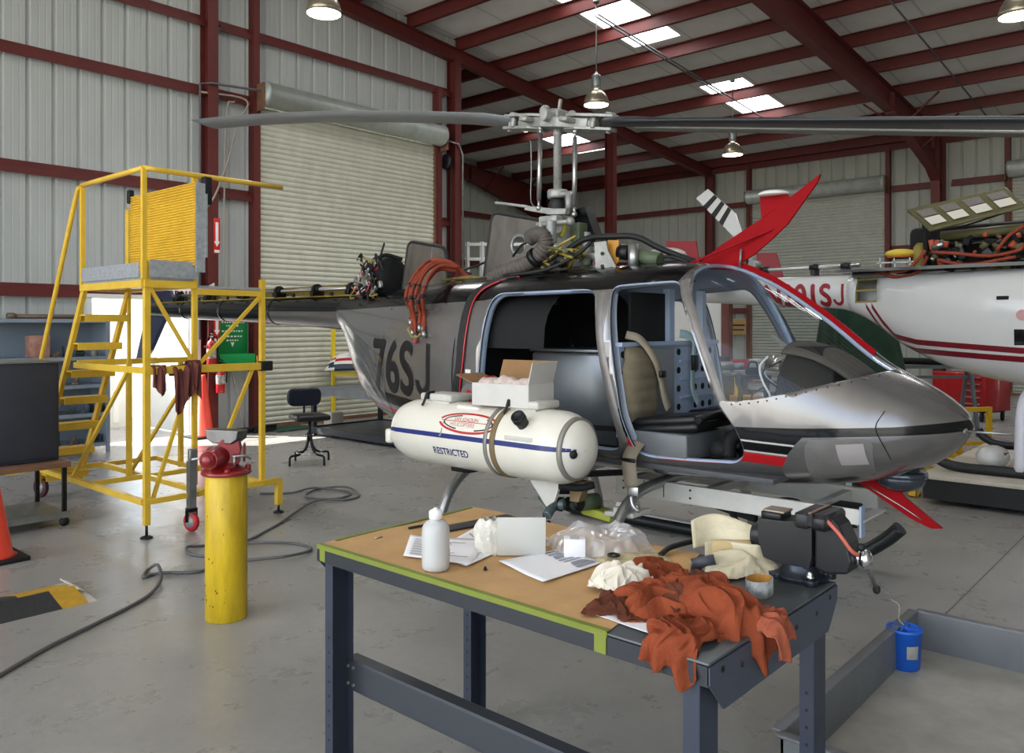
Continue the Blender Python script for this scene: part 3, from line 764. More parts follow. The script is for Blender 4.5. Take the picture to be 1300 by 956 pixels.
mb = MB(); mb.box((1.105, -.71, .675), (.075, .008, .05), bev=.002); mb.tube([(1.10, -.72, .65), (1.12, -.73, .60), (1.15, -.72, .57), (1.13, -.71, .60)], .012, 8); mb.build('belt_hook', M_ALUM, heli)
# rear cabin: black lining and the grey tank box between the doors
mb = MB()
mb.grid(8, 16, lambda u, v: (-.3+.62*u, .56*cos(pi*v)*.98, 1.46+.43*sin(pi*v)**.7)); mb.box((-.32, 0, 1.3), (.03, 1.1, .95)); mb.box((.02, .585, 1.42), (.62, .02, .9)); mb.box((.3, 0, 1.92), (1.15, .9, .012))
mb.build('cabin_lining', M_CABK, heli)
mb = MB(); mb.box((.34, .06, 1.13), (.72, .66, .60), bev=.02); mb.box((.34, .06, 1.445), (.74, .68, .02), bev=.004)
tag(mb.build('cabin_tank', mat('dull alloy sheet', '#6e7276', .35, .55, .15, 2, stretch=(3, 3, .4)), heli), 'grey alloy box filling the rear cabin')
# instrument console and glare shield
mb = MB()
mb.prism([(1.66, 1.0), (1.74, 1.36), (1.80, 1.50), (1.95, 1.50), (2.05, 1.36), (2.0, .95)], (0, -.19, 0), (1, 0, 0), (0, 0, 1), (0, .38, 0)); mb.box((1.7, 0, .97), (.5, .22, .32), bev=.02)
con = mb.build('instrument_console', M_CABK, heli, bev=.01)
mb = MB()
for y in (-.12, 0, .12):
    for k, z in enumerate((1.2, 1.31)):
        c = Vector((1.66+(z-1.0)*.222, y, z)); n_ = Vector((-1, 0, .22)).normalized(); mb.lathe([(0, .006), (.04, .006), (.045, .012), (.048, 0)], c, n_, 18)
mb.build('gauge', M_DKST, con)
mb = MB(); mb.grid(10, 12, lambda u, v: (1.78+.42*u, (v-.5)*(.52-.12*u), 1.525-.19*u*u-.06*abs(2*v-1)**3)); mb.build('glare_shield', mat('sun bleached glare shield', '#4b4540', .8, 0, .15, 8), heli, solid=.012)
mb = MB()
for k in range(14):
    y = random.uniform(-.2, .1); s = random.uniform(1.62, 1.78); z = random.uniform(1.0, 1.42)
    mb.tube([(s, y, z), (s-.05+random.uniform(-.05, .05), y-.04, z-.08), (s+random.uniform(-.05, .08), y+random.uniform(-.08, .08), z-.2)], .006, 6, k % 3)
mb.tube([(1.68, -.2, 1.44), (1.64, -.22, 1.38), (1.66, -.23, 1.3), (1.7, -.22, 1.22), (1.69, -.2, 1.17)], .007, 6, 2)
mb.build('loose_wiring', [M_CABK, M_ZCY, mat('white wire', '#c9c9c9', .5)], heli)
mb = MB(); mb.bar((1.50, .25, 1.55), (1.80, .1, 1.40), .014); tag(mb.build('magnetic_compass_rod', M_PALE, heli), 'thin pale rod behind the windshield')
# ------------------------------------------------------------------ cable cutters, pitot, nose light
def plate(mb, poly, y=0., th=.02, mi=0):
    mb.prism(poly, (0, y-th/2, 0), (1, 0, 0), (0, 0, 1), (0, th, 0), mi)
q = lambda px, py: (lambda v: (v.x, v.z))(H(px, py))
mb = MB(); plate(mb, [q(884, 341), q(890, 333), q(915, 312), q(972, 275), q(1042, 221), q(1038, 232), q(1000, 285), q(978, 306), q(958, 323), q(935, 338), q(930, 343)], 0, .018)
plate(mb, [q(967, 278), q(965, 248), q(1000, 246), q(1003, 251)], 0, .012)
uc = mb.build('upper_cable_cutter', M_WSP, heli)
mb = MB(); c = H(982, 247); mb.lathe([(0, .022), (.06, .02), (.085, .008), (.09, 0), (.085, -.006), (0, -.008)], c, (0, 0, 1), 28); tag(mb.build('antenna_puck', mat('antenna white', '#d8d6d0', .4), uc), 'white antenna disc on the red cutter')
mb = MB(); mb.bar(H(824, 356, -.18), H(981, 291, -.01), .016, .012); mb.build('cutter_brace', M_WSP, uc)
mb = MB(); mb.cyl(H(939, 340, -.03), H(941, 316, -.03), .007); mb.build('antenna_rod', M_GALV, uc)
mb = MB(); plate(mb, [q(1083, 607), q(1090, 600), q(1130, 592), q(1133, 610), q(1150, 632), q(1197, 671), q(1183, 671), q(1155, 657)], 0, .02)
lc = mb.build('lower_cable_cutter', M_WSP, heli)
mb = MB(); mb.cyl(H(1128, 597, -.02), H(1127, 616, -.02), .010); mb.cyl(H(1128, 603, -.02), H(1128, 606, -.02), .015); mb.build('cutter_bolt', M_CHROME, lc)
mb = MB(); mb.tube([H(1100, 616, -.012), H(1140, 640, -.012), H(1170, 660, -.012)], .004, 5, k=2); mb.build('cutter_edge', M_ALUM, lc)
mb = MB(); mb.cyl((2.56, -.06, 1.08), (2.66, -.07, 1.085), .016); mb.cyl((2.64, -.07, 1.085), (2.86, -.08, 1.09), .006); mb.build('pitot_tube', M_GALV, heli)
mb = MB(); mb.ell((2.32, .02, .80), (.13, .12, .075)); mb.lathe([(.12, 0), (.135, .005), (.135, .03), (.12, .035)], (2.32, .02, .805), (0, 0, 1)); mb.build('nose_light', mat('tinted dome', '#50565e', .12, .6), heli)
# ------------------------------------------------------------------ roof: transmission, mast and rotor
mb = MB()
mb.lathe([(.22, 1.99), (.22, 2.03), (.19, 2.06), (.15, 2.10), (.13, 2.2), (.11, 2.26), (.12, 2.36), (.09, 2.40), (0, 2.40)], (0, 0, 0), n=24)
for k in range(8):
    a = 2*pi*k/8; mb.box((.18*cos(a), .18*sin(a), 2.05), (.05, .05, .06), Matrix.Rotation(a, 3, 'Z'), .01)
mb.cyl((.02, -.1, 2.28), (.12, -.16, 2.30), .045); mb.cyl((.1, -.2, 2.1), (.1, -.2, 2.34), .035); mb.cyl((.18, .1, 2.05), (.18, .1, 2.28), .04)
mb.build('gearbox', M_PALE, heli, bev=.004)
mb = MB(); mb.lathe([(.03, 2.38), (.03, 2.98), (.034, 2.985), (.034, 3.02), (.025, 3.03), (.025, 3.12)], (0, 0, 0), n=20); mb.build('mast', M_PALE, heli)
mb = MB(); mb.lathe([(.085, 2.40), (.075, 2.43), (.08, 2.44), (.065, 2.47), (.07, 2.48), (.055, 2.51), (.05, 2.53), (.03, 2.53)], (0, 0, 0), n=24); mb.build('mast_boot', M_BLK, heli)
mb = MB(); mb.lathe([(.03, 2.53), (.07, 2.53), (.075, 2.545), (.075, 2.575), (.07, 2.59), (.03, 2.59)], (0, 0, 0), n=20)
mb.box((.09, -.02, 2.55), (.16, .05, .03), bev=.008); mb.cyl((.13, -.03, 2.56), (.12, -.03, 2.41), .03, .022); mb.build('swashplate', M_PALE, heli)
mb = MB()
mb.prism([(-.22, 2.455), (-.20, 2.485), (.06, 2.44), (.17, 2.43), (.16, 2.39), (.02, 2.40)], (0, -.12, 0), (1, 0, 0), (0, 0, 1), (0, .05, 0))
mb.cyl((-.52, -.10, 2.54), (-.20, -.10, 2.48), .011); mb.box((.05, -.14, 2.36), (.16, .08, .05), bev=.01); mb.cyl((-.06, -.16, 2.33), (.22, -.16, 2.33), .018); mb.ell((.24, -.16, 2.33), .03)
for x, y in ((-.02, -.17), (.1, -.15), (-.08, .1)): mb.cyl((x, y, 2.08), (x, y, 2.38), .012)
mb.build('control_levers', M_PALE, heli, bev=.004)
for p0, p1 in ((H(686, 163, -.08), H(684, 264, -.12)), (H(730, 167, -.08), H(729, 272, -.1))):
    mb = MB(); d = (p1-p0).normalized(); mb.cyl(p0+d*.04, p1-d*.06, .017, n=14); mb.cyl(p1-d*.06, p1, .010); mb.cyl(p0, p0+d*.04, .011); mb.ell(p0, .02); mb.ell(p1, .02); mb.build('pitch_link', M_ALUM, heli)
mb = MB(); mb.tube([H(672, 180, 0), H(674, 182, 0), H(674.5, 220, 0), H(674, 255, 0), H(681, 264, -.05)], .004, 6, k=3); mb.build('static_wire', M_GALV, heli)
ZH, SL = 3.075, .168
Rt = Matrix.Translation((0, 0, ZH)) @ Matrix.Rotation(math.atan(SL), 4, 'Y') @ Matrix.Diagonal((.74, 1, 1, 1))     # tips down forward, up aft
mb = MB()
mb.prism([(-.42, -.06), (-.3, -.075), (-.1, -.11), (.1, -.11), (.3, -.075), (.42, -.06), (.42, .06), (.3, .075), (.1, .11), (-.1, .11), (-.3, .075), (-.42, .06)], (0, 0, -.045), (1, 0, 0), (0, 1, 0), (0, 0, .07))
mb.cyl((0, -.17, .03), (0, .17, .03), .045, n=18); mb.box((0, 0, .05), (.13, .14, .09), bev=.02); mb.cyl((0, 0, .08), (0, 0, .17), .016); mb.ell((-.06, -.1, .06), .05); mb.ell((.06, .1, .06), .05)
mb.xf(Rt); hub = mb.build('rotor_hub', M_PALE, heli, bev=.006)
for sg in (-1, 1):
    mb = MB()
    for z in (.035, -.055):
        mb.prism([(.16*sg, -.07), (.3*sg, -.085), (.55*sg, -.06), (.68*sg, -.04), (.7*sg, 0), (.68*sg, .04), (.55*sg, .06), (.3*sg, .085), (.16*sg, .07)], (0, 0, z), (1, 0, 0), (0, 1, 0), (0, 0, .022))
    mb.cyl((.14*sg, 0, -.01), (.46*sg, 0, -.01), .062, .05, n=18); mb.cyl((.62*sg, 0, -.07), (.62*sg, 0, .075), .02); mb.lathe([(.05, .055), (.045, .075), (0, .08)], (.6*sg, .02, 0)); mb.box((.25*sg, -.12, 0), (.1, .12, .035), bev=.01); mb.box((.5*sg, -.07, -.01), (.05, .03, .07), bev=.01)
    mb.xf(Rt); mb.build('blade_grip', M_PALE, heli, bev=.004)
AF = [(-.165, 0), (-.155, .012), (-.12, .02), (-.05, .024), (.03, .02), (.165, .002), (.165, -.001), (.03, -.014), (-.05, -.018), (-.12, -.016), (-.155, -.010)]
for sg in (-1, 1):
    mb = MB(); V = []; st = [.41, .47, .6, .75, 1.0, 1.4, 1.8, 2.3, 2.8, 3.3, 3.8, 4.3, 4.7, 5.05, 5.12]; na = len(AF)
    for r in st:
        z = (ZH+.215*r-.0105*r*r) if sg < 0 else (ZH-.166*r)
        z -= 0
        k = .35 if r < .45 else (.6 if r < .58 else 1.)
        tw = RAD(4-1.2*r) if sg > 0 else -RAD(6)
        for a, b in AF:
            # leading edge faces right when the blade points forward
            yy = a*k*sg; zz = b*(1.5 if r < .8 else 1)
            V.append((sg*r, yy*cos(tw), z+zz+yy*sin(tw)))
    F = [(i*na+j, i*na+(j+1) % na, (i+1)*na+(j+1) % na, (i+1)*na+j) for i in range(len(st)-1) for j in range(na)]
    mb.add(V, F, 0, True); mb.add(V[:na], [tuple(range(na))]); mb.add(V[-na:], [tuple(range(na))])
    tag(mb.build('rotor_blade', mat('matt grey blade paint', '#84888b', .5, 0, .15, 3, stretch=(.4, 3, 3)) if sg < 0 else mat('matt black blade paint', '#26282b', .42, 0, .15, 3, stretch=(.4, 3, 3)), heli), 'grey rotor blade reaching over the tail' if sg < 0 else 'near-black rotor blade reaching past the nose')
# ------------------------------------------------------------------ engine deck
mb = MB(); 
mb.grid(20, 6, lambda u, v: (-1.0+1.5*u, (v-.5)*.42, 1.975+.012*sin(9*u+4*v))); mb.build('engine_deck', mat('greasy yellow green deck', '#6f6a34', .5, .1, .4, 9), heli, solid=.02)
def hatch(name, P, y, m, hole=None, lean=.0):
    z0 = min(p[1] for p in P); s0 = sum(p[0] for p in P)/len(P)
    q_ = rounded(P, .07, 5); mb = MB()
    if hole:
        hc, hr = hole; n = len(q_); N_ = 40; outer = []
        for i in range(N_):
            a = 2*pi*i/N_; d = (cos(a), sin(a)); best = 9
            for j in range(n):
                (x1, y1), (x2, y2) = q_[j], q_[(j+1) % n]; ex, ey = x2-x1, y2-y1; den = d[0]*ey-d[1]*ex
                if abs(den) < 1e-9: continue
                t = ((x1-hc[0])*ey-(y1-hc[1])*ex)/den; u_ = ((x1-hc[0])*d[1]-(y1-hc[1])*d[0])/den
                if t > 0 and -1e-6 <= u_ <= 1+1e-6: best = min(best, t)
            outer.append((hc[0]+d[0]*best, hc[1]+d[1]*best))
        inn = [(hc[0]+hr*cos(2*pi*i/N_), hc[1]+hr*sin(2*pi*i/N_)) for i in range(N_)]
        V = [(s, y+lean*(z-z0), z) for s, z in outer+inn]
        mb.add(V, [(i, (i+1) % N_, N_+(i+1) % N_, N_+i) for i in range(N_)])
    else: mb.add([(s, y+lean*(z-z0), z) for s, z in q_], [tuple(range(len(q_)))])
    o = mb.build(name, m, heli, solid=.02)
    mb = MB(); mb.tube([(s, y-.012+lean*(z-z0), z) for s, z in q_], .016, 8, k=1, closed=True); mb.build('edge_seal', M_BLK, o)
    mb = MB()
    zs = [z0+.08, (z0+max(p[1] for p in P))/2+.08]
    for z in zs[:1]: mb.box((s0, y-.012+lean*(z-z0), z), (.5*(max(p[0] for p in P)-min(p[0] for p in P))*1.6, .02, .02))
    if not hole: mb.cyl((s0+.06, y-.012, z0+.05), (s0+.06, y-.012+lean*.4, z0+.42), .006)
    mb.build('stiffener', M_GALV, o)
    if hole:
        mb = MB(); mb.lathe([(hr-.012, 0), (hr-.008, .016), (hr+.022, .016), (hr+.026, 0)], (hc[0], y-.004+lean*(hc[1]-z0), hc[1]), (0, -1, 0), 32, cap=False); mb.build('porthole_ring', M_GALV, o)
    return o
M_COWL = mat('bare cowling inside', '#77716b', .3, .7, .3, 4, stretch=(2.5, 1, .5))
hq = lambda px, py, y: (lambda v: (v.x, v.z))(H(px, py, y))
h1 = hatch('engine_cowl_door', [hq(512, 378, -.05), hq(514, 306, -.05), hq(562, 314, -.05), hq(571, 372, -.05)], -.05, M_COWL, None, .12)
tag(h1, 'smaller opened cowl door, nearer the tail')
c = hq(657, 312, .22); h2 = hatch('transmission_cowl_door', [hq(615, 362, .22), hq(621, 269, .22), hq(692, 281, .22), hq(700, 350, .22)], .22, M_COWL, (c, .078), .1)
tag(h2, 'larger opened cowl door with a round porthole')
# oil cooler and blower
mb = MB(); c = H(492, 353, .0); mb.lathe([(.06, -.16), (.16, -.15), (.185, -.10), (.19, .06), (.16, .10), (.10, .12), (0, .12)], c, (1, .12, 0), 24)
mb.box(c+Vector((-.1, 0, -.1)), (.24, .3, .12), bev=.02); mb.ell(c+Vector((0, -.12, .12)), (.07, .05, .06)); mb.tube([c+Vector((.1, -.19, -.12)), c+Vector((.02, -.2, .05)), c+Vector((.06, -.1, .19)), c+Vector((.14, .05, .16))], .018, 8)
mb.build('oil_cooler', M_CABK, heli, bev=.006)
mb = MB()
for k in range(16):
    a = Vector((c.x+random.uniform(-.2, .12), c.y-.19+random.uniform(-.03, .05), c.z+random.uniform(-.14, .12)))
    mb.tube([a, a+Vector((random.uniform(-.1, .1), -.03, random.uniform(-.12, .1))), a+Vector((random.uniform(-.1, .14), 0, random.uniform(-.14, 0)))], .007, 6, k % 4)
for k in range(7): mb.ell((c.x+random.uniform(-.25, .1), c.y-.19, c.z+random.uniform(-.18, .15)), .018, random.choice((1, 2, 3)), 8)
for k in range(22):
    a = Vector((c.x+random.uniform(-.2, .16), c.y-.20-random.uniform(0, .03), c.z+random.uniform(-.15, .16)))
    if k % 3 == 0: mb.box(a, (random.uniform(.03, .09), .03, random.uniform(.02, .07)), Matrix.Rotation(random.uniform(-.6, .6), 3, 'Y'), .004, random.choice((0, 3, 3, 2)))
    else: mb.tube([a, a+Vector((random.uniform(-.06, .08), -.02, random.uniform(.02, .1))), a+Vector((random.uniform(-.1, .12), .0, random.uniform(-.1, .16)))], .009, 6, random.choice((0, 0, 3, 0, 2)))
mb.build('cooler_fittings', [M_BLK, M_RED2, M_ZCY, M_ALUM], heli)
# tail rotor drive shaft on its open tray
mb = MB(); mb.prism([(-6.2, 1.915), (-2.05, 1.90), (-2.05, 2.03), (-2.4, 2.0), (-6.2, 1.985)], (0, .10, 0), (1, 0, 0), (0, 0, 1), (0, .012, 0)); mb.box((-4.1, .02, 1.885), (4.2, .16, .012)); tray = mb.build('shaft_tray', M_ZCY, heli)
mb = MB(); mb.cyl((-6.2, .0, 1.96), (-2.1, .0, 1.955), .018, n=12); shaft = mb.build('drive_shaft', M_ALUM, heli)
for s in (-5.7, -5.0, -4.3, -3.6, -2.95, -2.4):
    mb = MB(); mb.box((s, 0, 1.92), (.05, .14, .05), bev=.01); mb.cyl((s-.05, 0, 1.96), (s+.05, 0, 1.96), .035, n=14); mb.cyl((s-.02, 0, 1.96), (s+.02, 0, 1.96), .05, n=14); mb.build('hanger_bearing', M_DKST, shaft)
mb = MB()
for s in [-6+.31*i for i in range(13)]: mb.box((s, -.09, 1.905), (.03, .02, .035), bev=.004)
mb.build('cowl_fastener', M_DKST, tray)
# fin
mb = MB(); plate(mb, [(-5.85, 1.90), (-6.3, 2.72), (-6.72, 2.72), (-6.52, 1.85), (-6.86, 1.16), (-6.66, 1.14), (-6.42, 1.30), (-6.0, 1.74)], 0, .05); mb.build('tail_fin', mat('dark blue fin paint', '#1c2440', .3, 0, coat=.5), heli, bev=.015)
mb = MB(); mb.box((-6.35, .16, 1.85), (.16, .24, .14), bev=.03); mb.cyl((-6.35, .2, 1.85), (-6.35, .36, 1.85), .035); mb.ell((-6.35, .36, 1.85), .06); mb.build('tail_gearbox', M_ALUM, heli)
for sg in (-1, 1):
    mb = MB(); mb.box((-6.35+sg*.43, .36, 1.85+sg*.12), (.74, .018, .12), Matrix.Rotation(RAD(-15), 3, 'Y'), .006); mb.build('tail_rotor_blade', M_WHT2, heli)
# hoses draped over the flank
mb = MB()
top_ = [H(548, 336, -.25), H(536, 337, -.42), H(524, 355, -.5), H(514, 376, -.58)]
ends = [(512, 395, 514, 405), (516, 402, 520, 418), (520, 404, 526, 424), (526, 396, 530, 412), (530, 392, 536, 414), (534, 400, 538, 420)]
for k, (x1, y1, x2, y2) in enumerate(ends):
    o = Vector((.015*k+random.uniform(-.008, .008), -.008*k+random.uniform(-.01, .01), random.uniform(-.02, .03)))
    pts = [H(560+4*k, 338+1*k, -.15)+o, H(546+2*k, 332+2*k, -.28)+o, H(531+2.5*k, 344+2*k, -.42)+o, H(520+3.5*k, 362+1.5*k, -.52)+o, H(514+4*k, 380, -.60)+o]
    for x, y in ((x1, y1), (x2, y2)):
        s = H(x, y, -.6); s.y = -half_w(s.x, s.z)-.02; pts.append(s)
    for p_ in pts[2:5]: p_ += Vector((random.uniform(-.016, .016), random.uniform(-.012, .006), 0))
    mb.tube(pts, .0145, 10, 0, k=6)
    e = pts[-1]; mb.cyl(e, e+Vector((.008, -.004, -.05)), .018, n=10, mi=1)
    if k in (2, 4): mb.ell(e+Vector((.01, -.008, -.055)), .018, 2, 8)
    for f in (3, 4): mb.ell(pts[f], .02, 3, 8)
mb.tube([H(518, 417, -.66), H(521, 424, -.66), H(524, 428, -.66), H(531, 427, -.66), H(534, 423, -.66)], .008, 8, 4)
loose = [H(560, 337, -.15), H(578, 338, -.1), H(594, 352, -.05), H(604, 357, -.02)]
mb.tube([H(540, 334, -.3), H(553, 330, -.25), H(573, 334, -.18), H(590, 348, -.1), H(606, 362, -.08)], .018, 10, 0)
mb.tube([H(570, 368, -.2), H(575, 357, -.2), H(590, 352, -.15), H(606, 353, -.1), H(612, 362, -.06)], .014, 10, 0)
mb.build('fire_sleeve_hoses', [M_HOSE, M_ALUM, M_RED2, M_BLK, M_ZCY], heli)
# bleed air duct
P = [H(624, 354, -.34), H(640, 345, -.34), H(664, 337, -.35), H(680, 327, -.36), H(692, 312, -.36), H(690, 300, -.36), H(680, 298, -.35), H(672, 303, -.35)]
mb = MB(); mb.tube(P, lambda t: .05+.005*sin(t*190), 16, 0, k=24)
mb.lathe([(.062, -.02), (.068, -.02), (.068, .02), (.062, .02)], P[3], P[4]-P[2], 20, 1); mb.build('bleed_air_duct', [M_DUCT, M_DKST], heli)
# gearbox clutter and forward bracket
mb = MB(); cols = 6
for k in range(46):
    x = random.uniform(-.12, .42); y = random.uniform(-.34, .1); z = 2.0+random.uniform(.0, .16)*(1.1-abs(x-.12)*1.6)
    m_ = random.choice((0, 0, 1, 2, 2, 3, 4, 5))
    r = random.random()
    if r < .4: mb.cyl((x, y, z), (x+random.uniform(-.1, .1), y+random.uniform(-.06, .06), z+random.uniform(.0, .08)), random.uniform(.01, .03), n=10, mi=m_)
    elif r < .7: mb.ell((x, y, z), random.uniform(.015, .04), m_, 10)
    else: mb.box((x, y, z), (random.uniform(.03, .1), random.uniform(.03, .08), random.uniform(.03, .06)), Matrix.Rotation(random.uniform(0, 3), 3, 'Z'), .006, m_)
for k in range(12):
    a = Vector((random.uniform(-.15, .1), -.33, 2.02+random.uniform(0, .08)))
    mb.tube([a, a+Vector((.15, random.uniform(-.05, .05), random.uniform(.02, .1))), a+Vector((.32, random.uniform(-.05, .05), random.uniform(-.02, .12)))], .009, 6, random.choice((2, 3, 5)))
mb.build('gearbox_fittings', [M_PALE, M_ALUM, M_ZCY, M_BLK, M_RED2, mat('olive casting', '#4f5a44', .5)], heli)
mb = MB(); y = -.30
b0 = [hq(757, 345, y), hq(755, 308, y), hq(770, 306, y), hq(772, 318, y), hq(786, 345, y)]
plate(mb, b0, y, .012); plate(mb, [hq(772, 318, y+.05), hq(772, 305, y+.05), hq(786, 305, y+.05), hq(786, 332, y+.05), hq(782, 336, y+.05)], y+.05, .01, 1)
c = H(800, 321, y+.05); mb.cyl(H(787, 320, y+.08), H(800, 321, y+.08), .05, n=16, mi=2); mb.cyl(H(804, 342, y+.05), H(804, 310, y+.05), .035, n=16, mi=3); mb.cyl(H(812, 325, y+.1), H(838, 330, y+.1), .045, n=14, mi=4)
for px, py in ((765, 322), (765, 338), (777, 341)): p = H(px, py, y-.007); mb.cyl(p, p-Vector((0, .008, 0)), .012, n=10, mi=2)
mb.build('forward_bracket', [M_PALE, mat('amber plate', '#b07c2c', .5), M_DKST, M_ALUM, mat('olive casting', '#4f5a44', .5)], heli)
mb = MB(); mb.tube([H(690, 345, -.3), H(715, 322, -.28), H(742, 304, -.2), H(775, 300, -.2), H(808, 301, -.15), H(835, 314, -.1), H(862, 325, -.05), H(882, 332, 0)], .02, 10); mb.tube([H(640, 350, -.4), H(690, 343, -.36), H(730, 325, -.3), H(750, 308, -.25)], .014, 8); mb.tube([H(820, 330, -.2), H(850, 326, -.15), H(876, 334, -.1)], .010, 8); mb.build('hydraulic_hose', M_BLK, heli)
mb = MB(); mb.ell(H(845, 325, .05), (.15, .10, .055)); tag(mb.build('air_scoop_fairing', M_WHT2, heli), 'white teardrop fairing on the roof')
mb = MB(); mb.prism([hq(725, 268, .1), hq(742, 262, .1), hq(757, 305, .1), hq(745, 312, .1), hq(735, 300, .1)], (0, .1, 0), (1, 0, 0), (0, 0, 1), (0, .1, 0)); mb.box(H(733, 296, .06), (.12, .12, .14), bev=.01, mi=1); mb.build('hydraulic_pack', [M_GBLK, mat('olive casting', '#4f5a44', .5)], heli)
mb = MB(); mb.bar(H(713, 300, -.1), H(719, 282, -.1), .02, .02); mb.build('yellow_tag', mat('yellow tag', '#c3b83c', .6), heli)
# ------------------------------------------------------------------ skids and belly gear
for sd in (-1, 1):
    mb = MB(); mb.tube([(-.62, sd*.96, .05), (-.4, sd*.96, .05), (0, sd*.96, .05), (1.2, sd*.96, .05), (1.55, sd*.96, .055), (1.8, sd*.96, .11), (1.95, sd*.96, .21), (2.05, sd*.96, .31)], .047, 14, k=6); sk_ = mb.build('skid_tube', mat('dark skid paint', '#26292b', .4, .3), heli)
    mb = MB()
    for s in (-.3, 1.05): mb.lathe([(.05, -.07), (.056, -.06), (.056, .06), (.05, .07)], (s, sd*.96, .05), (1, 0, 0), 16)
    mb.box((.35, sd*.96, .105), (.5, .08, .012)); mb.build('skid_saddle', M_ALUM, sk_)
for s in (-.3, 1.05):
    mb = MB(); mb.tube([(s, -.955, .07), (s, -.92, .22), (s, -.80, .48), (s, -.62, .62), (s, -.4, .66), (s, 0, .67), (s, .4, .66), (s, .62, .62), (s, .80, .48), (s, .92, .22), (s, .955, .07)], .032, 12, k=5); mb.build('cross_tube', M_ALUM, heli)
M_OFFW = mat('off white mount paint', '#c3c0b8', .45, .0, .1, 9)
mb = MB(); mb.box((1.42, -.30, .61), (1.40, .03, .11)); mb.box((.33, -.34, .63), (.36, .03, .11)); mb.box((1.42, .30, .61), (1.40, .03, .11))
for s in (.25, .75, 1.3, 1.95): mb.box((s, 0, .62), (.05, .6, .05))
mb.box((2.12, -.27, .62), (.2, .02, .08)); mb.box((2.2, -.1, .60), (.06, .34, .012)); mb.box((2.22, -.27, .60), (.012, .06, .16), mi=1)
bm_ = mb.build('belly_beam', [M_OFFW, M_PRIM], heli, bev=.003)
for s in (.78, 1.25, 2.08):
    for z in (.592, .638): mb = MB(); mb.cyl((s, -.314, z), (s, -.32, z), .007, n=8); mb.build('beam_bolt', M_DKST, bm_)
for s in (.93, 1.07): mb = MB(); mb.box((s, -.316, .615), (.004, .004, .085)); mb.build('joint_line', M_DKST, bm_)
mb = MB(); mb.ell((1.75, -.08, .50), (.15, .13, .13)); mb.tube([(1.4, -.15, .58), (1.5, -.2, .46), (1.68, -.22, .38), (1.85, -.2, .44), (1.92, -.15, .56)], .018, 8); mb.tube([(1.0, -.1, .60), (1.3, -.15, .54), (1.6, -.18, .5)], .022, 8); mb.box((2.08, -.12, .6), (.13, .2, .09), bev=.01)
for k in range(8): mb.tube([(2.0, -.2+.03*k, .62), (2.08, -.24+.02*k, .56-.01*k), (2.16, -.2+.02*k, .62)], .008, 6)
mb.build('belly_pod', M_CABK, heli)
mb = MB(); mb.lathe([(.07, 0), (.08, .03), (.078, .12), (.06, .15)], (1.95, -.25, .45), (1, -.3, -.4), 20); mb.build('searchlight', M_CHROME, heli)
# spray plumbing between tank and belly
M_PIPE = mat('grey green pipe', '#5d6a6a', .45, .3, .2, 12)
mb = MB(); mb.tube([H(690, 630, -.75), H(700, 640, -.8), H(716, 640, -.8), H(740, 638, -.7)], .035, 12, 0); mb.tube([H(694, 655, -.9), H(700, 645, -.85), H(708, 636, -.8)], .03, 12, 0)
for px in (704, 712, 722, 736): p = H(px, 640, -.8); mb.lathe([(.035, -.01), (.043, -.008), (.043, .008), (.035, .01)], p, (1, 0, .0), 16, 1)
mb.cyl(H(736, 638, -.72), H(758, 636, -.6), .05, n=16, mi=2); mb.tube([H(700, 622, -.7), H(725, 622, -.6), H(752, 616, -.5)], .025, 10, 3); mb.tube([H(690, 655, -.9), H(693, 664, -.9), H(697, 662, -.88), H(699, 668, -.88)], .008, 6, 3)
mb.build('spray_pipe', [M_PIPE, M_DKST, mat('olive casting', '#4f5a44', .5), M_CABK], heli)
mb = MB(); c = H(763, 651, -.6); mb.box(c, (.22, .12, .05), Matrix.Rotation(RAD(5), 3, 'Y'), .01); tag(mb.build('spray_nozzle_block', mat('lime plastic', '#a3a83c', .5), heli), 'lime green block under the belly')
mb = MB(); c = H(797, 650, -.6); mb.box(c, (.2, .2, .03), Matrix.Rotation(RAD(-4), 3, 'Y'), .008); mb.cyl(c+Vector((-.02, -.07, -.02)), c+Vector((-.02, -.07, .04)), .03); mb.box(c+Vector((0, 0, .04)), (.1, .12, .05), bev=.01); mb.build('step_bracket', M_OFFW, heli)
# ------------------------------------------------------------------ the white side tank (hung on the right flank)
TY, TZ, TR = -1.06, .94, .203; T0, T1 = -.48, 1.07
M_TANK = mat('white gelcoat', '#e0dacc', .28, 0, .05, 3, coat=.3)
prof = [(0, T0), (.07, T0+.011), (.125, T0+.04), (.168, T0+.09), (.193, T0+.165), (TR, T0+.26), (TR, .2), (TR, T1-.205)]+[(TR*cos(a), T1-.205+.205*sin(a)) for a in [pi/2*i/10 for i in range(1, 11)]]
mb = MB(); mb.lathe(prof, (0, TY, TZ), (1, 0, 0), 56); tank = tag(mb.build('side_tank', M_TANK, heli), 'white cylindrical tank with rounded ends and blue stripe')
def prad(s):
    for (r0, s0), (r1, s1) in zip(prof, prof[1:]):
        if s0 <= s <= s1: return r0+(r1-r0)*(s-s0)/(s1-s0+1e-9)
    return 0
def tp(s, a, off=.0015):        # a = height along the girth above the mid line
    r = prad(s)+off; t = a/TR; return Vector((s, TY-r*cos(t), TZ+r*sin(t)))
M_BLUE = mat('navy stripe', '#1d2a6b', .35)
mb = MB(); mb.grid(70, 2, lambda u, v: tp(T0+.05+(T1-T0-.055)*u, .018+.014*(v-.5)*2)); mb.build('waist_stripe', M_BLUE, tank, fix=False)
mb = MB(); V, F = text_faces('RESTRICTED', .062, 0, .0015); mb.add([tp(.03+v.x*.86, -.10+v.y) for v in V], F); mb.build('lettering', M_BLUE, tank, fix=False)
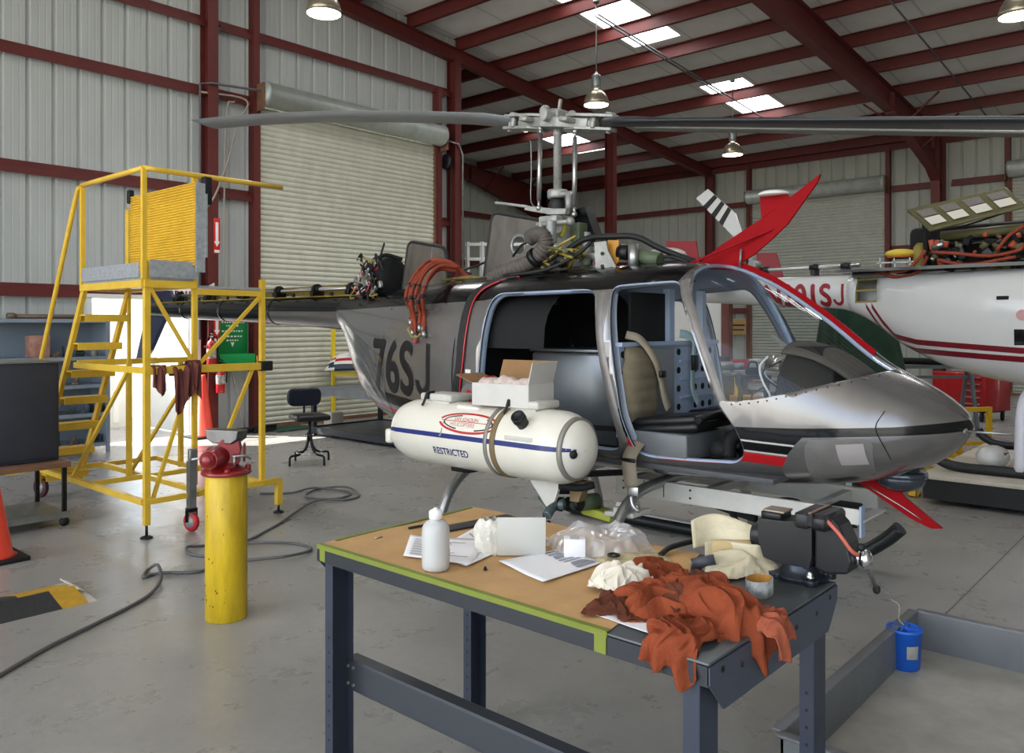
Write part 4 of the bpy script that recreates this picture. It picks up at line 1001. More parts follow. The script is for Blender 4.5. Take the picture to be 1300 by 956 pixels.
def ring(mb, cs, ca, rs, ra, w, a0, a1, mi, n=30):
    V = []
    for i in range(n+1):
        t = RAD(a0+(a1-a0)*i/n); V += [tp(cs+rs*cos(t), ca+ra*sin(t)), tp(cs+(rs-w*1.3)*cos(t), ca+(ra-w)*sin(t))]
    mb.add(V, [(2*i, 2*i+2, 2*i+3, 2*i+1) for i in range(n)], mi)
mb = MB(); ring(mb, .31, .11, .24, .068, .014, 10, 168, 0); ring(mb, .31, .11, .24, .068, .014, 188, 350, 0); ring(mb, .31, .11, .2, .05, .008, 110, 245, 1); ring(mb, .31, .11, .2, .05, .008, -70, 45, 1)
V, F = text_faces('SAN JOAQUIN', .034); mb.add([tp(.19+v.x*.9, .118+v.y) for v in V], F, 2)
V, F = text_faces('HELICOPTERS', .034); mb.add([tp(.17+v.x*.95, .084+v.y) for v in V], F, 2)
mb.grid(20, 1, lambda u, v: tp(.09+.44*u, .112+.004*v), 0); V, F = text_faces('J', .10); mb.add([tp(.10+v.x*.9, .035+v.y, .0025) for v in V], F, 3)
mb.build('logo', [mat('logo red', '#b5262b', .4), M_BLK, mat('faded logo red', '#c26a63', .5), mat('logo grey', '#8e8d8a', .5)], tank, fix=False)
mb = MB()
MCL = [mat('grey clamp strap', '#8e8a80', .5, .3), mat('brown gasket', '#7b6747', .7)]
for s, w_ in ((.475, .012), (.53, .018)):
    mb = MB(); mb.lathe([(TR+.001, -w_), (TR+.007, -w_), (TR+.007, w_), (TR+.001, w_)], (s, TY, TZ), (1, 0, 0), 56, 0)
    mb.build('clamp_band' if w_ < .015 else 'gasket_band', MCL[0] if w_ < .015 else MCL[1], tank)
mb = MB(); mb.lathe([(prad(.98)+.0, -.012), (prad(.98)+.008, -.012), (prad(.98)+.004, .012), (prad(.98)-.014, .014)], (.98, TY, TZ), (1, 0, 0), 56, 0)
mb.build('clamp_band', MCL[0], tank)
for s, L in ((-.07, .28), (.62, .29)):
    mb = MB(); mb.box((s, TY+.02, TZ+TR+.022), (L, .20, .045), bev=.014, seg=3); mb.box((s, TY+.02, TZ+TR-.004), (L-.06, .17, .03)); ld = mb.build('filler_lid', M_OFFW, tank)
    mb = MB(); mb.box((s-.06, TY-.085, TZ+TR+.03), (.022, .03, .04), bev=.004); mb.tube([(s-.06, TY-.03, TZ+TR+.05), (s-.06, TY-.09, TZ+TR+.047), (s-.065, TY-.11, TZ+TR-.0), (s-.07, TY-.125, TZ+TR-.03)], .008, 8); mb.build('lid_latch', M_BLK, ld)
mb = MB(); p = tp(.72, .14, -.01); n_ = Vector((.15, -cos(.14/TR), sin(.14/TR))); mb.lathe([(.034, 0), (.036, .05), (.040, .055), (.040, .09), (.034, .095), (.034, .085), (0, .085)], p, n_, 22); mb.build('vent_cap', M_BLK, tank)
mb = MB(); mb.box(tp(.72, .05, 0), (.2, .004, .03), bev=.001); mb.build('data_plate', M_OFFW, tank)
mb = MB(); mb.lathe([(0, .014), (.02, .012), (.024, 0)], tp(1.035, -.02, 0), (.9, -.4, 0), 14); mb.build('end_plug', M_BLK, tank)
mb = MB(); mb.box(tp(T0+.06, -.05, .01), (.05, .05, .09), bev=.012); mb.build('end_bracket', M_TANK, tank)
mb = MB(); plate(mb, [(.60, .76), (.86, .76), (.81, .63), (.75, .59)], TY+.02, .02); plate(mb, [(.84, .74), (.95, .74), (.90, .62), (.84, .62)], TY+.14, .06, 1); mb.build('drain_fin', [M_OFFW, mat('brown gasket', '#7b6747', .7)], tank)
for s in (.05, .9):
    mb = MB(); mb.bar((s, TY+.1, TZ-.16), (s, -.42, .72), .05, .03); mb.bar((s, TY+.16, TZ+.1), (s, -.6, 1.0), .05, .03); mb.tube([(s-.05, TY, TZ-TR-.012), (s+.05, TY+.05, TZ-TR-.02), (s+.12, TY+.1, TZ-TR+.0)], .02, 8); mb.build('tank_strut', M_CABK, tank)

# clear protective film still clinging to the rear flank
mb = MB()
def filmw(u, v):
    s = -2.32+.95*u; zb, zc, zt, w_, n_ = sect(s); z = zb+.02+(1.62-zb)*v*(1-.35*u); y = -half_w(s, max(z, zb+.004))-.005-.006*abs(sin(9*u+13*v+2*sin(7*u)))
    return (s, y, z)
mb.grid(40, 30, filmw); 
M_WRAP = M_GLASS.copy(); M_WRAP.name = 'cling film'; nd = M_WRAP.node_tree.nodes; [setattr(n.inputs['Roughness'], 'default_value', .12) for n in nd if n.type == 'BSDF_GLOSSY']; [setattr(n.inputs[2], 'default_value', .22) for n in nd if n.type == 'MATH' and n.operation == 'MULTIPLY_ADD']
mb.build('protective_film', M_WRAP, heli, fix=False)
# ------------------------------------------------------------------ steel work bench in the foreground
BX0, BX1, BY0, BY1, BZ = 1.66, 2.44, .885, 2.37, .86
M_BST = mat('blue grey bench steel', '#474e5c', .42, .25, .12, 9)
M_BTOP = mat('worn bench top steel', '#5a5e60', .38, .4, .3, 5)
M_BLEG = mat('blue grey leg steel', '#363b48', .42, .2, .1, 9)
bench = thing('workbench', 'steel workbench topped with brown kraft paper and edged with green tape', 'workbench', ((BX0+BX1)/2, (BY0+BY1)/2, 0), 0, world=True)
mb = MB(); mb.box(((BX0+BX1)/2, (BY0+BY1)/2, BZ-.004), (BX1-BX0, BY1-BY0, .008), bev=.003)
mb.build('bench_top', M_BTOP, bench)
for x in (BX0+.003, BX1-.003): mb = MB(); mb.box((x, (BY0+BY1)/2, BZ-.032), (.006, BY1-BY0, .046)); mb.build('front_apron', mat('dark apron enamel', '#2e3136', .42, .2, .1, 9), bench)
for y in (BY0+.012, BY1-.012):      # tapered end aprons
    mb = MB(); mb.prism([(BX0, BZ-.009), (BX1, BZ-.009), (BX1, BZ-.05), (BX1-.07, BZ-.125), (BX0+.07, BZ-.125), (BX0, BZ-.05)], (0, (y-.015 if y < 1.5 else y+.009), 0), (1, 0, 0), (0, 0, 1), (0, .006, 0)); ap = mb.build('end_apron', M_BST, bench)
    mb = MB()
    for x in (BX0+.06, BX0+.16, BX0+.3, BX0+.48, BX1-.16, BX1-.06): mb.cyl((x, y-.017, BZ-.03 if x < BX0+.1 or x > BX1-.1 else BZ-.05), (x, y+.006, BZ-.03 if x < BX0+.1 or x > BX1-.1 else BZ-.05), .007, n=10)
    mb.build('bolt_hole', M_BLK, ap)
def leg(x, y, sx, sy):
    mb = MB(); mb.box((x, y+sy*.0, BZ/2-.03), (.085, .004, BZ-.06)); mb.box((x-sx*.042, y+sy*.02, BZ/2-.03), (.004, .042, BZ-.06)); mb.box((x+sx*.042, y+sy*.02, BZ/2-.03), (.004, .042, BZ-.06)); mb.box((x, y+sy*.02, .004), (.11, .07, .008))
    l = mb.build('leg', M_BLEG, bench)
    for z in [.1+.05*i for i in range(10)]: mb = MB(); mb.cyl((x-.0455, y+sy*.02, z), (x-.038, y+sy*.02, z), .005, n=8); mb.build('punched_hole', M_BLK, l)
for x, sx in ((BX0+.055, -1), (BX1-.055, 1)):
    for y, sy in ((BY0+.03, 1), (BY1-.03, -1)): leg(x, y, sx, sy)
mb = MB(); mb.box((BX0+.10, (BY0+BY1)/2, .40), (.012, BY1-BY0-.06, .10)); mb.box((BX0+.12, (BY0+BY1)/2, .45), (.05, BY1-BY0-.06, .01)); mb.box((BX0+.12, (BY0+BY1)/2, .352), (.05, BY1-BY0-.06, .01)); st = mb.build('stringer', mat('charcoal stringer', '#3a3d43', .45, .2), bench, bev=.003)
mb = MB()
for y in (BY1-.05, BY1-.08):
    for z in (.37, .43): mb.cyl((BX0+.088, y, z), (BX0+.096, y, z), .006, n=8)
mb.build('stringer_bolt', M_GALV, st)
# kraft paper with a ragged far edge, green masking tape round its edge
PY = 1.16
mb = MB(); mb.grid(26, 40, lambda u, v: (BX0+.004+(BX1-.014-BX0)*u, PY+.015*sin(u*9)+.16*u**2+(BY1-.004-PY-.16*u**2)*v, BZ+.0025+.0012*sin(9*u+5*v)+.001*sin(23*v)))
mb.build('kraft_paper', mat('brown kraft paper', '#bd9563', .75, 0, .14, 6, .05, 40), bench, fix=False)
M_GTAPE = mat('green masking tape', '#727c2c', .6, 0, .1, 12)
mb = MB(); mb.box((BX0+.006, (PY+BY1)/2, BZ+.004), (.02, BY1-PY, .003)); mb.box((BX0-.001, (PY+BY1)/2, BZ-.004), (.003, BY1-PY, .014)); mb.box((BX0-.002, PY+.02, BZ-.026), (.003, .035, .054)); mb.box(((BX0+BX1)/2+.02, BY1-.006, BZ+.004), (BX1-BX0-.1, .014, .003)); mb.box((BX0+.001, BY1-.03, BZ-.025), (.006, .03, .05)); mb.build('masking_tape', M_GTAPE, bench)
# ---- things lying on the bench
T = BZ+.004
bott = onZ(556, 725, BZ); t = thing('squeeze_bottle', 'clear plastic bottle with a white cap near the bench front edge', 'bottle', (bott.x, bott.y+.01, T))
M_LDPE = mat('milky plastic', '#dcdcda', .35, 0, trans=.35, ior=1.4)
mb = MB(); mb.lathe([(0, 0), (.036, 0), (.042, .006), (.043, .02), (.043, .115), (.041, .132), (.032, .147), (.018, .153), (.017, .158), (0, .158)], n=32); mb.build('body', M_LDPE, t)
mb = MB(); mb.lathe([(.018, .156), (.021, .157), (.021, .178), (.017, .183), (.008, .186), (.006, .19), (0, .19)], n=24); mb.build('cap', mat('white polythene', '#e6e5e1', .4), t)
mb = MB()
for k in range(7): a = 2.6+random.uniform(-.3, .3)+pi; z = .07+random.uniform(-.03, .03); mb.box((.0433*cos(a), .0433*sin(a), z), (.002, .004, .008), Matrix.Rotation(a, 3, 'Z'))
mb.build('smudges', M_BLK, t)
M_PAPER = mat('white paper', '#e6e4e6', .7, 0, .03, 5)
M_INK = mat('grey print', '#8b8c98', .7)
def sheet(name, label, C, m, z, lines=0, bend=.0, group=None, bars=0):
    """paper sheet from four surveyed corners on the bench top (C = corner points, in order)"""
    c = sum((Vector((p.x, p.y, 0)) for p in C), Vector())/4
    mb = MB()
    def fn(u, v):
        p = C[0]*(1-u)*(1-v)+C[1]*u*(1-v)+C[2]*u*v+C[3]*(1-u)*v
        return (p.x-c.x, p.y-c.y, bend*((2*u-1)**2*.6+(2*v-1)**4*.6)+.0008*sin(7*u+3*v))
    mb.grid(10, 10, fn)
    if lines or bars:
        o = mb.build(name, m, fix=False, solid=.001); o.location = (c.x, c.y, z)
        k = MB()
        def pt(u, v): q = Vector(fn(u, v)); q.z += .0016; return q
        for i in range(lines):
            v0 = .12+.76*i/lines; u0 = .08; u1 = random.uniform(.5, .92)
            for j in range(6): a = u0+(u1-u0)*j/6; b_ = u0+(u1-u0)*(j+1)/6; k.add([pt(a, v0), pt(b_, v0), pt(b_, v0+.018), pt(a, v0+.018)], [(0, 1, 2, 3)])
        for i in range(bars):
            u0 = .06+.88*i/bars; du = .88/bars*random.uniform(.35, .9); w0 = random.uniform(.0, .1)
            k.add([pt(u0, .62+w0), pt(u0+du, .62+w0*.5), pt(u0+du, .93), pt(u0, .93-w0)], [(0, 1, 2, 3)])
        k.build('print', M_INK, o, fix=False)
    else:
        o = mb.build(name, m, fix=False, solid=.001); o.location = (c.x, c.y, z)
    return tag(o, label, 'paper', group)
g = lambda *P: [onZ(x, y, BZ) for x, y in P]
sheet('paper_sheet', 'printed paper lying under the clear bottle, topmost of its heap', g((512, 710), (597, 721), (622, 690), (521, 683)), M_PAPER, T+.006, 7, .002)
sheet('paper_sheet', 'white paper sticking out to the right from under the heap by the bottle', g((545, 705), (592, 722), (640, 700), (612, 668)), M_PAPER, T+.003, 4, .002)
sheet('paper_sheet', 'paper with a grey bar diagram in the bench middle', g((633, 716), (689, 743), (767, 717), (712, 700)), M_PAPER, T+.003, 0, .003, bars=9)
sheet('paper_sheet', 'white paper half hidden under the red rags at the front edge', g((752, 783), (838, 812), (850, 800), (772, 776)), M_PAPER, T+.003, 0, .001)
# stack of parts bag and white card standing
p = onZ(648, 708, BZ); mb = MB(); R = Matrix.Rotation(RAD(-52), 3, 'Z')
t = thing('plastic_board', 'upright pale plastic sheet propped behind the papers', 'plastic sheet', (p.x+.02, p.y-.03, T), RAD(-48))
mb = MB(); mb.box((.0, 0, .066), (.158, .004, .132), Matrix.Rotation(RAD(10), 3, 'X'), .001); mb.build('sheet', mat('frosted white plastic', '#cfcfc9', .45, trans=.15), t)
mb = MB(); mb.box((.0, .045, .03), (.12, .06, .06), bev=.004); mb.build('support_block', M_PAPER, t)
p = onZ(617, 706, BZ); t = thing('parts_bag', 'white wrapped packet leaning beside the upright plastic sheet', 'packet', (p.x+.02, p.y+.0, T), RAD(-48))
mb = MB()
def bag(u, v):
    a = 2*pi*u; r = 1+.08*sin(5*a+9*v)+.06*sin(11*a); k = (1-abs(2*v-1)**4*.35)
    return (.05*k*r*cos(a)*1.0, .03*k*r*sin(a), .0+.115*v+.004*sin(7*a))
mb.grid(40, 16, bag); mb.build('wrapper', mat('crinkled white film', '#d6d2c8', .3, 0, .1, 20, .3, 60), t)
# crumpled clear bag with boxes
M_FILM = bpy.data.materials.new('clear film'); M_FILM.use_nodes = True
nt = M_FILM.node_tree; N_ = nt.nodes; N_.remove(N_['Principled BSDF'])
tr = N_.new('ShaderNodeBsdfTransparent'); df = N_.new('ShaderNodeBsdfDiffuse'); df.inputs[0].default_value = (.8, .8, .83, 1); gl = N_.new('ShaderNodeBsdfGlossy'); gl.inputs['Roughness'].default_value = .12
m1 = N_.new('ShaderNodeMixShader'); m1.inputs[0].default_value = .34; m2 = N_.new('ShaderNodeMixShader'); m2.inputs[0].default_value = .16
nt.links.new(tr.outputs[0], m1.inputs[1]); nt.links.new(df.outputs[0], m1.inputs[2]); nt.links.new(m1.outputs[0], m2.inputs[1]); nt.links.new(gl.outputs[0], m2.inputs[2]); nt.links.new(m2.outputs[0], N_['Material Output'].inputs[0])
from mathutils import noise
def hnoise(x, y, s=0.):
    return (sin(9.1*x+4.3*y+s)+sin(-6.7*x+11.9*y+2*s)+.6*sin(21*x-13*y+s)+.5*sin(17*y+29*x+s))/3.1
def film_heap(name, label, c, L, W, Hh, rot, m, seed, cat='bag', pk=None):
    mb = MB()
    def fn(u, v):
        x = (u-.5)*2; y = (v-.5)*2; r = max(0, 1-(abs(x)**2.2+abs(y)**2.2)); h = r**.55
        cr = (1-abs(noise.noise(Vector((x*1.3+seed, y*1.3, 0))))*2.2)*.32+(1-abs(noise.noise(Vector((x*2.6, y*2.4+seed, 3))))*2.)*.14
        ex = 1+.07*hnoise(x*2, y*2, seed+4)
        return (x*L/2*ex, y*W/2*ex, .002+Hh*h*(.62+cr) if r > 0 else .002+.004*abs(hnoise(x*5, y*5, seed)))
    mb.grid(44, 40, fn); o = mb.build(name, m, fix=False); o.location = c; o.rotation_euler = (0, 0, rot); return tag(o, label, cat)
p = onZ(752, 700, BZ); bagp = Vector((p.x+.05, p.y+.01, T+.001))
film_heap('plastic_bag', 'crumpled clear plastic bag around a small white carton', bagp, .34, .26, .085, RAD(-40), M_FILM, 1.3)
p = onZ(731, 711, BZ); t = thing('small_carton', 'small white carton inside the crumpled clear bag', 'box', (p.x+.02, p.y+.02, T+.001), RAD(-52)); mb = MB(); mb.box((0, 0, .03), (.07, .05, .06), bev=.002); mb.build('carton', M_PAPER, t); mb = MB(); mb.box((0, 0, .0605), (.03, .052, .002)); mb.build('seal', mat('clear tape', '#c9c9c9', .2), t)
# black strips and ruler at the left end
p = onZ(536, 671, BZ); mb = MB(); mb.tube([(-.05, .02, .003), (0, 0, .006), (.05, -.03, .004), (.07, -.06, .003)], .005, 8); o = tag(mb.build('rubber_strip', M_BLK), 'thin black rubber strip behind the clear bottle', 'strip'); o.location = (p.x, p.y, T)
a, b = onZ(545, 678, BZ), onZ(650, 658, BZ); mb = MB(); mb.box((0, 0, .004), ((a-b).length, .07, .006), bev=.001); o = tag(mb.build('rubber_sheet', mat('charcoal rubber sheet', '#2a2b2d', .6, 0, .1, 9)), 'charcoal rubber strip lying along the bench back edge', 'sheet'); o.location = ((a.x+b.x)/2, (a.y+b.y)/2, T); o.rotation_euler = (0, 0, math.atan2(b.y-a.y, b.x-a.x))
p = onZ(480, 685, BZ); mb = MB(); mb.box((0, 0, .002), (.03, .006, .004), bev=.001); mb.box((.015, .004, .002), (.01, .01, .003)); o = tag(mb.build('metal_clip', M_ALUM), 'tiny metal clip on the kraft paper at the bench left end', 'clip'); o.location = (p.x, p.y, T)
p = onZ(616, 725, BZ); mb = MB(); mb.lathe([(0, 0), (.007, 0), (.007, .003), (.004, .004), (.004, .010), (0, .010)], n=12); o = tag(mb.build('grommet', M_DKST), 'tiny dark grommet on the kraft paper right of the bottle', 'grommet'); o.location = (p.x, p.y, T)
# yellowish bag of parts left of the rags, and the bag behind them
M_YF = mat('yellowed film', '#c9b98a', .25, 0, .15, 14, .25, 50, trans=.25)
p = onZ(795, 715, BZ); film_heap('parts_bag', 'flat yellowish bag with a black ring lying behind the red rags', Vector((p.x+.03, p.y, T)), .24, .12, .018, RAD(-35), M_YF, 2.1)
p = onZ(779, 715, BZ); mb = MB(); mb.tube([(.017*cos(a), .017*sin(a), .004) for a in [2*pi*i/14 for i in range(14)]], .004, 8, k=2, closed=True); o = tag(mb.build('rubber_ring', M_BLK), 'small black ring in the flat yellowish bag', 'ring'); o.location = (p.x, p.y, T+.018)
p = onZ(940, 722, BZ); 
M_YW = mat('cream plastic film', '#d9cdae', .25, 0, .12, 12, .2, 40, trans=.2)
film_heap('parts_bag', 'cream plastic bag of wrapped parts heaped behind the red rags', Vector((p.x, p.y, T)), .26, .2, .055, RAD(-30), M_YW, 4.2)
t = thing('parts_packet', 'stiff yellowed packet standing up out of the cream bag', 'packet', (p.x+.02, p.y+.05, T+.0), RAD(-52)); mb = MB()
mb.grid(16, 10, lambda u, v: ((u-.5)*.22, .03*sin(u*5)+.05*v, .045+.075*v+.018*sin(u*4)*v)); mb.grid(16, 8, lambda u, v: ((u-.5)*.2+.02, -.04+.02*sin(u*6), .0+.075*v)); mb.build('film', M_YW, t, fix=False, solid=.002)
mb = MB(); mb.box((.01, -.01, .04), (.15, .04, .07), bev=.012); mb.build('wrapped_part', mat('tan wrapped part', '#bfa877', .6, 0, .2, 9), t)
p = onZ(895, 727, BZ); mb = MB(); mb.cyl((-.035, 0, .018), (.035, 0, .018), .016, n=16); o = tag(mb.build('cable_roll', mat('slate grey wrap', '#43454d', .45)), 'slate grey wrapped roll between the rags and the cream bag', 'roll'); o.location = (p.x, p.y, T+.012); o.rotation_euler = (0, RAD(-15), RAD(-60))
a = [onZ(838, 711, BZ), onZ(850, 704, BZ), onZ(870, 700, BZ), onZ(886, 699, BZ), onZ(905, 700, BZ)]; c0 = a[0].copy(); mb = MB(); mb.tube([Vector((q.x-c0.x, q.y-c0.y, .012+.006*k)) for k, q in enumerate(a)], .009, 10); o = tag(mb.build('rubber_hose', M_BLK), 'short curved black hose lying behind the red rags', 'hose'); o.location = (c0.x, c0.y, T)
p = onZ(962, 757, BZ); t = thing('label_roll', 'open roll of white printed tape beside the red rags', 'tape', (p.x+.01, p.y, T)); mb = MB(); mb.lathe([(.037, 0), (.039, .0), (.039, .045), (.037, .045), (.037, 0)], n=36, sc=(1.25, .9), cap=False); mb.build('tape_ring', mat('printed label tape', '#cfcfca', .5, 0, .5, 26, col2='#6e7479'), t); mb = MB(); mb.lathe([(.0365, .001), (.0365, .044)], n=36, sc=(1.25, .9), cap=False); mb.build('inner_face', mat('amber tape core', '#b5813a', .5), t)
# rags: folded cloths, each one its own cloth
from mathutils import noise
M_RAG = [mat('rust red cotton', '#824029', .95, 0, .25, 9, .25, 60, spec=.1), mat('dark rust cotton', '#5e3628', .95, 0, .25, 9, .25, 60, spec=.1), mat('faded rust cotton', '#94503b', .95, 0, .2, 9, .25, 60, spec=.1)]
def rag(label, c, L, W, Hh, rot, m, seed, drape=None, tilt=0., group='red shop rags on the workbench', rf=1.):
    """a tossed cloth: a sheet thrown into deep folds, its rim turned under; drape = local x beyond which it falls over the edge"""
    mb = MB(); rs = random.Random(seed); ph = [rs.uniform(0, 6.28) for _ in range(8)]
    def fn(u, v):
        x = (u-.5)*2; y = (v-.5)*2
        rr = (abs(x)**2.6+abs(y)**2.6)**(1/2.6)
        ang = math.atan2(y, x)
        ed = 1+.10*sin(3*ang+ph[0])+.07*sin(5*ang+ph[1])+.04*sin(9*ang+ph[2])
        h = max(0., 1-rr**2.4)**.5
        wx = x*1.25+.55*noise.noise(Vector((x*1.3+seed, y*1.3, 1.7))); wy = y*1.25+.55*noise.noise(Vector((x*1.3, y*1.3+seed, 5.1)))
        r1 = 1-abs(noise.noise(Vector((wx*1.15+seed*3.1, wy*1.9, .3))))*2.6; r2 = 1-abs(noise.noise(Vector((wx*2.6, wy*3.3+seed*1.7, 2.3))))*2.4; r3 = 1-abs(noise.noise(Vector((wx*6, wy*5+seed, 4.3))))*2.2
        fold = .5*sin(2.6*x+5.2*y+ph[3]+1.1*sin(2.2*x+ph[4]))+.33*sin(7.5*x-3.1*y+ph[5]+.9*sin(3*y+ph[2]))+.17*sin(12*y+6*x+ph[6])
        fold = .95*(max(-.4, r1)-.35)+.5*(max(-.3, r2)-.35)*.75*rf+.09*rf*(r3-.4)+.12*fold
        X = x*L/2*ed*(1+.05*sin(6*y+ph[1])); Y = y*W/2*ed*(1+.05*sin(5*x+ph[0]))
        Z = Hh*(h*(.62+.42*fold)+.10*h)+.004+.012*(1-h)*abs(fold)
        X += .02*fold*h; Y += .015*sin(8*x+ph[7])*h
        Z += tilt*X
        if drape is not None and X > drape:
            e = X-drape; Z2 = Z-e*1.05-.2*e*e*4; X = drape+.016*(1-math.exp(-e/.02))+.012*sin(9*y+ph[2])*min(1, e/.05)+e*.10; Z = Z2
        return (X, Y, Z)
    mb.grid(84, 66, fn); o = mb.build('shop_rag', m, fix=False, solid=.0035, sub=1); o.location = c; o.rotation_euler = (0, 0, rot)
    return tag(o, label, 'rag', group)
P = lambda x, y: (lambda v: Vector((v.x, v.y, T)))(onZ(x, y, BZ))
c = P(795, 777); rag('dull dark rust rag lying flat under the white cloth, leftmost of the heap', c+Vector((.02, .02, 0)), .22, .16, .025, RAD(20), M_RAG[1], 3)
c = P(850, 775); rag('crumpled bright rust rag in the heap centre, in front of the white cloth', c, .26, .2, .07, RAD(130), M_RAG[0], 5, rf=.6)
c = P(835, 735); rag('small rust rag peeking out at the back of the heap', c, .16, .13, .05, RAD(70), M_RAG[0], 8)
c = P(880, 768); rag('brownish grease-dark rag folded on top of the heap', c+Vector((-.03, -.03, .028)), .22, .17, .055, RAD(40), M_RAG[1], 11, rf=.5)
c = P(868, 805); rag('rust rag hanging over the bench front edge below the heap', Vector((1.725, .995, T+.004)), .23, .15, .05, RAD(186), M_RAG[0], 14, drape=.06, rf=.5)
c = P(935, 778); rag('large bright orange rust rag spilling over the near right corner', Vector((1.93, 1.03, T+.014)), .42, .18, .085, RAD(-118), M_RAG[0], 21, drape=.14, rf=.4)
c = P(955, 800); rag('faded rust rag at the right side of the heap near the tape roll', c+Vector((.02, 0, .0)), .2, .14, .05, RAD(-75), M_RAG[2], 27, drape=.06)
c = P(785, 750); rag('white cotton cloth draped on the left end of the red rag heap', c+Vector((.01, 0, .012)), .17, .15, .055, RAD(10), mat('unbleached cotton', '#d8d0c0', .95, 0, .1, 9, .12, 120), 33, group='white cloth on the red rags')
# bench vise at the far right corner
M_VISE = mat('black vise casting', '#1e1e20', .45, .1, .15, 14)
v0 = onZ(1006, 730, BZ); vise = thing('bench_vise', 'heavy black bench vise bolted to the far right corner of the bench', 'vise', (v0.x+.0, v0.y-.03, BZ), RAD(-90))
vise.scale = (.9, .95, 1.04)
# local x: from the fixed anvil towards the handle
mb = MB(); mb.lathe([(.0, 0), (.085, 0), (.088, .012), (.07, .02), (.062, .03), (.06, .045), (0, .045)], n=28); 
for a in (.6, 2.2, 3.8, 5.4): mb.cyl((.085*cos(a), .085*sin(a), 0), (.085*cos(a), .085*sin(a), .016), .024, n=14)
mb.build('swivel_base', mat('blue black swivel base', '#2c3038', .3, .5, .1, 9), vise, bev=.002)
for a in (.6, 5.4, 2.2): mb = MB(); mb.cyl((.085*cos(a), .085*sin(a), .014), (.085*cos(a), .085*sin(a), .03), .013, n=6); mb.ell((.085*cos(a), .085*sin(a), .03), .011, n=8); mb.build('base_bolt', M_CHROME, vise)
mb = MB(); mb.prism([(-.13, .10), (-.11, .05), (-.06, .04), (.045, .04), (.055, .075), (.055, .195), (.012, .195), (.0, .17), (-.04, .165), (-.13, .162)], (0, -.055, 0), (1, 0, 0), (0, 0, 1), (0, .11, 0)); mb.box((.03, 0, .18), (.05, .165, .045), bev=.01); mb.box((-.09, 0, .172), (.07, .085, .02), bev=.003); mb.cyl((-.17, 0, .10), (-.12, 0, .10), .035, n=16)
fj = mb.build('fixed_jaw', M_VISE, vise, bev=.006)
mb = MB(); mb.box((-.085, 0, .184), (.075, .07, .006), bev=.001); tag(mb.build('anvil_face', mat('worn steel anvil', '#8b7f70', .4, .5), fj), 'worn bare anvil face')
mb = MB(); mb.prism([(.062, .195), (.062, .045), (.10, .035), (.165, .045), (.178, .08), (.165, .13), (.14, .175), (.115, .195)], (0, -.05, 0), (1, 0, 0), (0, 0, 1), (0, .10, 0)); mb.box((.088, 0, .18), (.055, .165, .045), bev=.01); mb.box((.0, 0, .08), (.25, .055, .05))
mj = mb.build('sliding_jaw', M_VISE, vise, bev=.008)
mb = MB(); mb.box((.056, 0, .186), (.008, .16, .035)); mb.box((.064, 0, .186), (.008, .16, .035)); mb.box((.056, 0, .2045), (.003, .16, .002), mi=1); mb.box((.0605, 0, .2045), (.003, .16, .002), mi=1); mb.build('jaw_insert', [M_DKST, mat('copper edge', '#b58a78', .4, .4)], fj)
mb = MB(); mb.cyl((.17, 0, .085), (.20, 0, .085), .020, n=16); mb.ell((.205, 0, .085), (.022, .028, .028)); scw = mb.build('screw_head', M_CHROME, vise)
mb = MB(); mb.cyl((.205, -.04, .125), (.205, .10, -.02), .007, n=10); mb.ell((.205, .10, -.02), .013, 1, 10); mb.ell((.205, -.04, .125), .012, 1, 10); mb.build('handle_bar', [M_ALUM, M_BLK], scw)
mb = MB(); mb.tube([(.11, -.07, .19), (.15, -.075, .16), (.185, -.07, .12), (.20, -.05, .105)], .006, 8); tag(mb.build('red_cord', mat('salmon red cord', '#b1574a', .6), vise), 'salmon red cord looped to the handle')
# ------------------------------------------------------------------ yellow rolling maintenance stand
M_YEL = mat('safety yellow paint', '#dfb63a', .42, .0, .10, 9, coat=.15)
M_DIA = mat('bright tread plate', '#b4b8bc', .3, .35, .2, 30, .2, 40)
LX0, LX1, LX2, LY0, LY1, LY2, DZ = 2.76, 3.15, 3.77, 6.16, 7.32, 8.38, 1.98
lad = thing('maintenance_stand', 'yellow rolling maintenance stand with stairs, guard rails and a folded-up flap', 'work stand', (3.2, 7.2, 0), 0, world=True)
def part(nm, fn, m=M_YEL, par=lad, **k):
    b = MB(); fn(b); return b.build(nm, m, par, **k)
sq = .045
part('corner_post', lambda b: b.bar((LX0+.03, LY0+.02, .10), (LX0+.03, LY0+.02, DZ+.12), .044))
part('guard_post', lambda b: b.bar((LX0, LY0, DZ-.02), (LX0, LY0, 2.80), .034))
part('corner_post', lambda b: b.bar((LX1+.02, LY0+.02, .35), (LX1+.02, LY0+.02, 2.79), .036))
part('corner_post', lambda b: b.bar((LX2, LY0+.02, .25), (LX2, LY0+.02, DZ+.02), .04))
part('guard_post', lambda b: b.bar((LX0, LY1, DZ-.08), (LX0, LY1, 2.78), .034))
part('corner_post', lambda b: b.bar((LX1, LY1, .25), (LX1, LY1, 1.3), .04))
part('corner_post', lambda b: b.bar((LX2, LY1+.3, .25), (LX2, LY1+.3, 1.3), .04))
part('top_rail', lambda b: b.tube([(LX0, LY0, 2.80), (LX0+.25, LY0, 2.80), (LX1+.1, LY0, 2.80), (3.95, LY0, 2.80)], .021, 12, k=2))
part('top_rail', lambda b: b.tube([(LX0, LY0, 2.80), (LX0, (LY0+LY1)/2, 2.80), (LX0, LY1, 2.80)], .021, 12, k=2))
part('stair_rail', lambda b: b.tube([(LX0-.02, LY1, 2.78), (LX0-.02, LY1+.1, 2.68), (LX0-.02, LY1+.55, 1.9), (LX0-.02, LY1+1.02, 1.08), (LX0-.02, LY1+1.05, .95), (LX0-.02, LY1+.98, .92)], .02, 12, k=3))
